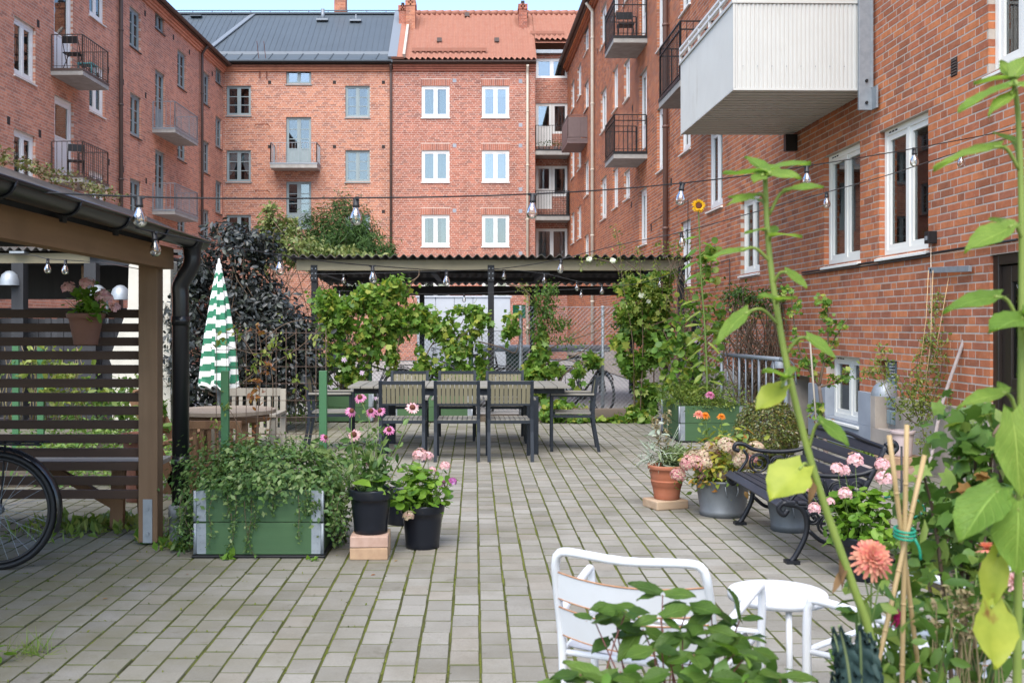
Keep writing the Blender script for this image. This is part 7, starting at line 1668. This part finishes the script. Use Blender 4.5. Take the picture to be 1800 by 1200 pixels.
for att, tip in (((1432, 838), (1424, 885)), ((1488, 995), (1462, 1040)), ((1478, 985), (1485, 1035))): big_leaf(sf1, Vector(rel(b, *att, Z)), Vector(rel(b, *att, Z)), Vector(rel(b, *tip, Z - .02)), .016, 'brown', False, 'withered_leaf')
# sunflower at the frame edge
Z = 1.95; b = (A(1792, 0, Z).x, Z, 0)
path = [(1790, 1500), (1788, 1200), (1792, 900), (1796, 600), (1796, 380), (1790, 210), (1782, 140)]
lv = [((1786, 160), (1778, 150), (1682, 180), .045, (-.02, -.05)), ((1785, 150), (1780, 140), (1712, 138), .045, (.02, .03)), ((1784, 140), (1785, 132), (1808, 96), .04, (-.01, .0)), ((1784, 150), (1786, 150), (1840, 150), .05, (-.03, -.08)), ((1784, 145), (1776, 135), (1760, 104), .036, (.02, .03)), ((1786, 165), (1780, 165), (1735, 195), .03, (-.04, -.07)),
      ((1792, 300), (1752, 258), (1640, 278), .045, (-.02, -.05)), ((1794, 310), (1782, 250), (1748, 228), .03, (.02, .05)), ((1796, 420), (1778, 398), (1695, 432), .055, (-.03, -.05)), ((1796, 400), (1760, 392), (1742, 380), .03, (.03, .06)), ((1796, 580), (1752, 520), (1660, 536), .04, (-.02, -.05)), ((1796, 580), (1800, 560), (1740, 572), .06, (-.05, -.09)),
      ((1797, 560), (1802, 550), (1850, 600), .06, (-.05, -.05)), ((1794, 760), (1768, 688), (1682, 705), .038, (-.02, -.05)), ((1794, 760), (1768, 690), (1755, 668), .022, (.0, .02)), ((1792, 790), (1780, 735), (1802, 875), .07, (-.05, -.08)), ((1792, 900), (1755, 862), (1682, 940), .085, (-.05, -.10)), ((1790, 930), (1790, 890), (1790, 1010), .08, (-.08, -.10)),
      ((1789, 1100), (1740, 1062), (1760, 1175), .085, (-.06, -.10), 'sun_y'), ((1790, 960), (1755, 972), (1735, 1075), .045, (-.05, -.06), 'sun_y')]
sunflower('sunflower with broad green leaves at the edge beside the brown door', b, path, Z, lv, .0092, stem_y)
# bamboo canes tied with green string
b = (A(1592, 0, 2.3).x, 2.3, 0)
def canes():
    r = empty('cane_tripod', 'three pale bamboo canes tied together with green string among the dahlias', 'plant support', b)
    for p, q, dz in (((1563, 765), (1634, 1330), -.02), ((1594, 746), (1583, 1330), .01), ((1625, 800), (1520, 1270), .03)):
        P, Q = Vector(rel(b, *p, 2.3 + dz)), Vector(rel(b, *q, 2.3 - dz * 3)); Q = P + (Q - P) * ((P.z) / (P.z - Q.z)) if Q.z > .0 else Q
        mb = MB(); n = 9; pts = [P.lerp(Q, i / n) for i in range(n + 1)]; mb.tube(pts, .0054, 10)
        for i in range(1, n): d = (Q - P).normalized(); mb.tube([pts[i] - d * .003, pts[i], pts[i] + d * .003], [.0054, .0065, .0054], 10)
        mb.build('cane', cane, r)
    q = Vector(rel(b, 1590, 935, 2.29)); mb = MB()
    for k in range(3): mb.tube([q + Vector((.021 * math.cos(a), .026 * math.sin(a), .008 * k - .01 + .003 * math.sin(a))) for a in np.linspace(0, 6.2, 14)], .003, 6)
    mb.tube(smooth_curve([q + Vector((.012, -.026, -.01)), q + Vector((.02, -.03, -.03)), q + Vector((.024, -.028, -.055))], 3), .003, 6)
    mb.build('tie', mat('green_tie', (.01, .22, .13), .5), r); return r
canes()
# dahlias
Z = 2.42; b = (A(1560, 0, Z).x, Z, 0); da = empty('dahlia', 'dahlias with salmon, magenta and pale pink blooms around the bamboo canes', 'plant', b); ln = []; ch = []
for px, py, k, s, face in ((1533, 980, 'dah', 1.08, (0, -.85, .6)), (1577, 1086, 'deep', 1.1, (.2, -1, .3)), (1585, 1028, 'dah2', .9, (.3, .4, 1)), (1782, 1025, 'dah2', 1.1, (.3, -.6, .8)), (1735, 965, 'dah', .6, (0, .2, 1))):
    q = Vector(rel(b, px, py, Z - .04)); flower(da, k, q, face, s, 0); base = Vector((q.x * .4 + rnd.gauss(0, .04), rnd.gauss(0, .05), 0)); c = arc(base, q, .03, 10); ln.append((c, .0042))
    for p in c[4:-1]: ch.append((blob(p, .07, 5, 4), .07, 'oval', dict(up=.5)))
for i in range(26):
    q = Vector(rel(b, rnd.uniform(1500, 1790), rnd.uniform(980, 1150), Z + rnd.gauss(0, .12))); c = arc((q.x * .5, rnd.gauss(0, .05), 0), q, .05, 10); ln.append((c, .0035))
    for p in c[5:]: ch.append((blob(p, .08, 3, 3), .055, 'oval', dict(up=.5)))
ch += [(np.array([rel(b, rnd.uniform(1560, 1840), rnd.uniform(1020, 1330), Z + rnd.gauss(0, .12)) for _ in range(190)]), .055, 'oval', dict(up=.5)), (np.array([rel(b, rnd.uniform(1470, 1600), rnd.uniform(1160, 1330), Z + rnd.gauss(0, .1)) for _ in range(40)]), .055, 'oval', dict(up=.5))]
stems('stem', da, ln, stem_g); foliage('foliage', da, ch, L_['currant'])
sd_ = empty('seed_heads', 'dry tan seed heads on thin stalks among the dahlias', 'plant', b); ln = []; ch = []
for i in range(26):
    q = Vector(rel(b, rnd.uniform(1640, 1770), rnd.uniform(1030, 1130), Z - .08)); ln.append((arc((q.x * .7, 0, 0), q, .06, 8), .0022)); ch.append((blob(q, .012, 16, 3), .016, 'small', {}))
stems('stem', sd_, ln, L_['straw']); foliage('seed_head', sd_, ch, L_['straw'])
# currant bush
Z = 2.75; b = (A(1690, 0, Z).x, Z, 0); cb = empty('currant_bush', 'upright dark green lobed-leaf bush in front of the brown door', 'shrub', b); ln = []; ch = []
for pl in ([(1690, 1400), (1690, 1100), (1690, 900), (1685, 760), (1690, 735)], [(1690, 1400), (1660, 1050), (1640, 900), (1625, 840)], [(1695, 1400), (1720, 1050), (1740, 850), (1745, 770), (1768, 735)], [(1690, 1400), (1700, 1050), (1712, 880), (1715, 800)], [(1690, 1400), (1640, 1060), (1610, 960)]):
    c = smooth_curve([Vector(rel(b, px, py, Z + rnd.gauss(0, .05))) for px, py in pl], 6); ln.append((c, .007))
    for q in c[9:]: ch.append((blob(q, (.08, .08, .06), 5, 5), .055, 'lobed', dict(up=.4)))
for px, py, n in ((1680, 960, 34), (1720, 900, 30), (1640, 950, 20), (1700, 1040, 40), (1650, 1050, 24), (1740, 1000, 26)): ch.append((blob(rel(b, px, py, Z), (.14, .14, .12), n, 8), .062, 'lobed', dict(up=.4)))
stems('stem', cb, ln, stem_b); foliage('foliage', cb, ch, L_['currant']); foliage('yellow_leaf', cb, [(blob(rel(b, 1712, 862, Z - .1), (.015, .02, .05), 7, 3), .055, 'lobed', {})], L_['orange'], None)
# kale
Z = 2.15; b = (A(1500, 0, Z).x, Z, .0); ka = empty('kale', 'dark blue-green curly kale at the foot of the canes', 'plant', b)
for px, py, bx in ((1462, 1100, 1500), (1475, 1098, 1505), (1510, 1095, 1510), (1528, 1110, 1515), (1470, 1150, 1500), (1490, 1120, 1505), (1460, 1180, 1500), (1535, 1150, 1518)):
    p, q = Vector(rel(b, bx, 1330, Z)), Vector(rel(b, px, py, Z + rnd.gauss(0, .04))); cc = smooth_curve([p, p.lerp(q, .55) + Vector((0, -.01, .03)), q], 14); mb = MB(); vs = []; fs = []
    n = len(cc)
    for i, c in enumerate(cc):
        t = i / (n - 1); w = .021 * math.sin(PI * min(1, .08 + t * .95)) ** .6 if t > .25 else .004
        for k in range(-3, 4): vs.append(c + Vector((w * k / 3, -.004 * abs(k) + .008 * math.sin(i * 1.7 + k * 2.1) * (abs(k) > 1), .010 * math.sin(i * 2.3 + k) * (abs(k) > 1))))
    mb.add(vs, [(i * 7 + k, i * 7 + k + 1, i * 7 + k + 8, i * 7 + k + 7) for i in range(n - 1) for k in range(6)], 0, True); mb.tube(cc, .0035, 6, 1); mb.build('leaf', [L_['kale'], L_['lav']], ka)
# bed by the bench: white alyssum, wicker edging
b = (2.75, 5.3, 0); al = empty('alyssum', 'low white-flowered alyssum beside the wicker edging', 'ground cover', b); pts = np.stack([NR.uniform(-.25, .6, 900), NR.uniform(-.8, .5, 900), NR.uniform(.08, .2, 900)], 1); p2_ = pts[:520] + np.array([0, 0, .03])
foliage('foliage', al, [(pts, .05, 'slim', dict(up=.4))], L_['vine_dark']); foliage('blossom', al, [(p2_, .022, 'small', dict(up=1))], P_['white'])
we = empty('wicker_edging', 'low woven twig edging round the bed behind the black geranium pot', 'edging', (2.45, 6.25, 0)); tw = wood_mat('twig', (.15, .12, .10), (.09, .07, .06), 14, (.1, 1, 1))
for k in range(11):
    mb = MB(); mb.tube([(x, .014 * math.sin(x * 18 + PI * (k % 2)), .02 + k * .016) for x in np.linspace(0, 1.5, 40)], .0075, 5); mb.build('twig', tw, we)
for k in range(9): mb = MB(); mb.tube([(.08 + k * .174, 0, 0), (.08 + k * .174, 0, .24)], .009, 6); mb.build('stake', tw, we)
b = (2.95, 5.6, 0); bl = [((0, 0, .30), (.35, .4, .28), 500, 14), ((.35, -.3, .35), (.3, .3, .3), 300, 10), ((-.2, .3, .2), (.2, .2, .2), 160, 8)]
shrub('leafy_shrub', 'mid green leafy shrub in the wicker-edged bed', 'shrub', b, bl, L_['currant'], .07, 'lobed', 5)
gs = empty('garden_stake', 'dark thin metal stake with a green hoop beside the pink geranium', 'plant support', (2.48, 5.95, 0)); mb = MB(); mb.tube([(0, 0, 0), (0, 0, .72)], .006, 6); mb.tube([(.16, .05, 0), (.16, .05, .62)], .006, 6); mb.build('stake', M['black_metal'], gs)
mb = MB(); mb.tube(smooth_curve([(-.1, 0, .42), (0, -.01, .44), (.1, 0, .40), (.14, .02, .34), (.08, .02, .30)], 4), .007, 6); mb.build('hoop', mat('green_hose', (.01, .16, .10), .5), gs)
# weeds in the paving
def tuft(label, px, py, n, h, m=L_['grass'], shape='needle', spread=.05):
    g = G(px, py); r = empty('weed', label, 'weed', g); pts = np.stack([NR.normal(0, spread, n), NR.normal(0, spread * .7, n), np.full(n, .002)], 1)
    foliage('foliage', r, [(pts, h, shape, dict(up=.1, out=0, droop=-.9, jit=1))], m); return r
tuft('grass tuft with dry stalks in the paving near the bicycle', 62, 1148, 90, .10); tuft('low weedy tuft at the foot of the pergola post', 290, 950, 70, .09, L_['vine'], 'small', .09); tuft('sprawling weeds under the picnic bench', 190, 925, 240, .09, L_['grass'], 'small', .22)
tuft('green seedling at the front edge of the near planter', 402, 982, 16, .06, L_['geran'], 'oval', .02); tuft('small seedling at the planter corner by the bricks', 548, 985, 10, .04, L_['geran'], 'oval', .015); tuft('weeds along the slatted screen beside the bicycle wheel', 100, 935, 200, .10, L_['grass'], 'slim', .22); tuft('leafy weed at the foot of the grey plinth', 1536, 800, 60, .08, L_['herb'], 'oval', .06)
tuft('weeds beside the drainpipe foot', 310, 965, 60, .08, L_['vine'], 'small', .06)
g = G(-6, 1165); fl_ = empty('seedling', 'pale green broad leaves at the very edge by the paving corner', 'weed', (g.x, g.y, 0)); foliage('foliage', fl_, [(np.array([(.02, 0, .05), (.01, .02, .02), (.0, -.02, .07), (.03, .01, .03)]), .07, 'round', dict(up=1.2))], L_['geran'], None)
# fallen leaves
fm_ = leaf_cloud(np.array([(*G(px, py)[:2], .004) for px, py in ((190, 1052), (240, 985), (205, 940), (545, 1018), (580, 1022), (700, 985), (930, 1052), (980, 1110), (660, 1010), (330, 1010), (850, 905), (1095, 745), (1105, 742), (1120, 748))]), .035, 'oval', up=3, droop=0)
o = inst('fallen_leaf', repeat_mesh('fallen_leaf', fm_[0], fm_[1], L_['orange'])); tag(o, 'scattered fallen leaves on the paving', 'leaves', kind='stuff')

# ------------------------------------------------------------------ festoon lights
bulb_g = glass_mat('bulb_glass', .10, (.97, .96, .93), .01); fil = mat('filament', (.55, .33, .12), .4, .6)
mb = MB(); mb.lathe([(.0125, 0), (.0125, -.012), (.017, -.024), (.027, -.043), (.031, -.062), (.028, -.08), (.018, -.092), (0, -.097)], 18); bulb_me = mb.mesh('bulb', bulb_g)
mb = MB(); mb.lathe([(.0, .034), (.012, .034), (.014, .03), (.015, .002), (.0165, .0), (.0165, -.012), (.0, -.012)], 14); mb.box(-.024, .024, -.008, .008, .026, .038); sock_me = mb.mesh('socket', M['cable'])
mb = MB(); mb.tube([(0, 0, -.012), (0, 0, -.045)], .0035, 6); mb.tube(smooth_curve([(-.004, 0, -.04), (-.010, 0, -.055), (-.004, 0, -.068), (.004, .003, -.055), (.010, 0, -.068), (.006, 0, -.04)], 4), .0011, 5, 1); fil_me = mb.mesh('filament', [M['wire'], fil])
def festoon(label, pts, bulbs, r=.0042):
    s = empty('string_lights', label, 'string lights', pts[0], 0, 'strings of festoon lights'); o = Vector(pts[0])
    mb = MB(); mb.tube(smooth_curve([Vector(p) - o for p in pts], 8), r, 6); mb.build('cable', M['cable'], s)
    for p in bulbs:
        q = inst('socket', sock_me, s, TRS(Vector(p) - o - Vector((0, 0, .034)), (rnd.gauss(0, .04), rnd.gauss(0, .04), rnd.random() * 3))); inst('bulb', bulb_me, q, T(0, 0, -.004)); inst('filament', fil_me, q, T(0, 0, -.004))
ZA = lambda px: float(np.interp(px, [-60, 245, 626, 936, 1198, 1418, 1607, 1800], [4.1, 4.5, 5.0, 5.5, 6.15, 6.8, 7.5, 8.25]))
pa_ = [(-60, 332), (245, 346), (440, 349), (626, 348), (780, 346), (936, 341), (1075, 333), (1198, 322), (1310, 309), (1418, 292), (1520, 276), (1607, 261), (1720, 240), (1800, 224)]
festoon('string of festoon bulbs nearest the camera, spanning the whole yard', [A(px, py, ZA(px)) for px, py in pa_], [A(px, py, ZA(px)) for px, py in pa_ if px in (245, 626, 936, 1198, 1418, 1607)])
ZB2 = lambda px: float(np.interp(px, [-40, 272, 492, 655, 785, 986, 1200, 1453, 1690, 1800], [4.6, 5.6, 6.8, 7.8, 8.6, 9.6, 9.2, 8.6, 8.6, 8.4]))
pb3 = [(-40, 340), (120, 373), (272, 408), (390, 431), (492, 448), (570, 459), (655, 467), (785, 475), (890, 471), (986, 455), (1090, 430), (1198, 408), (1330, 372), (1400, 352), (1453, 338), (1560, 308), (1690, 266), (1800, 236)]
festoon('string of festoon bulbs from the pergola gutter across to the upper wall', [A(px, py, ZB2(px)) for px, py in pb3], [A(px, py, ZB2(px)) for px, py in pb3 if px in (272, 492, 655, 785, 986, 1198, 1453, 1690)])
pc = [(250, 440), (430, 483), (520, 482), (604, 481), (700, 479), (800, 476), (886, 474), (957, 481), (1014, 494), (1058, 500), (1110, 500), (1160, 488), (1195, 476)]
festoon('string of small festoon bulbs along the front of the shelter', [A(px, py, 14 if px > 300 else 9) for px, py in pc], [A(px, py, 14) for px, py in pc if px in (430, 604, 886, 957, 1014, 1058, 1160)])
pd_ = [(420, 500), (500, 506), (597, 511), (705, 516), (816, 516), (930, 511), (1022, 508), (1100, 505), (1180, 498)]
festoon('string of small festoon bulbs dipping behind the vines', [A(px, py, 15.9) for px, py in pd_], [A(px, py, 15.9) for px, py in pd_ if px in (597, 705, 816, 1022, 1100)])
pe_ = [(-30, 446), (50, 448), (84, 455), (115, 457), (180, 462), (252, 474)]
festoon('string with two festoon bulbs over the slatted screen', [A(px, py, 9.5 if px < 250 else 8) for px, py in pe_], [A(px, py, 9.5) for px, py in pe_ if px in (84, 115)])
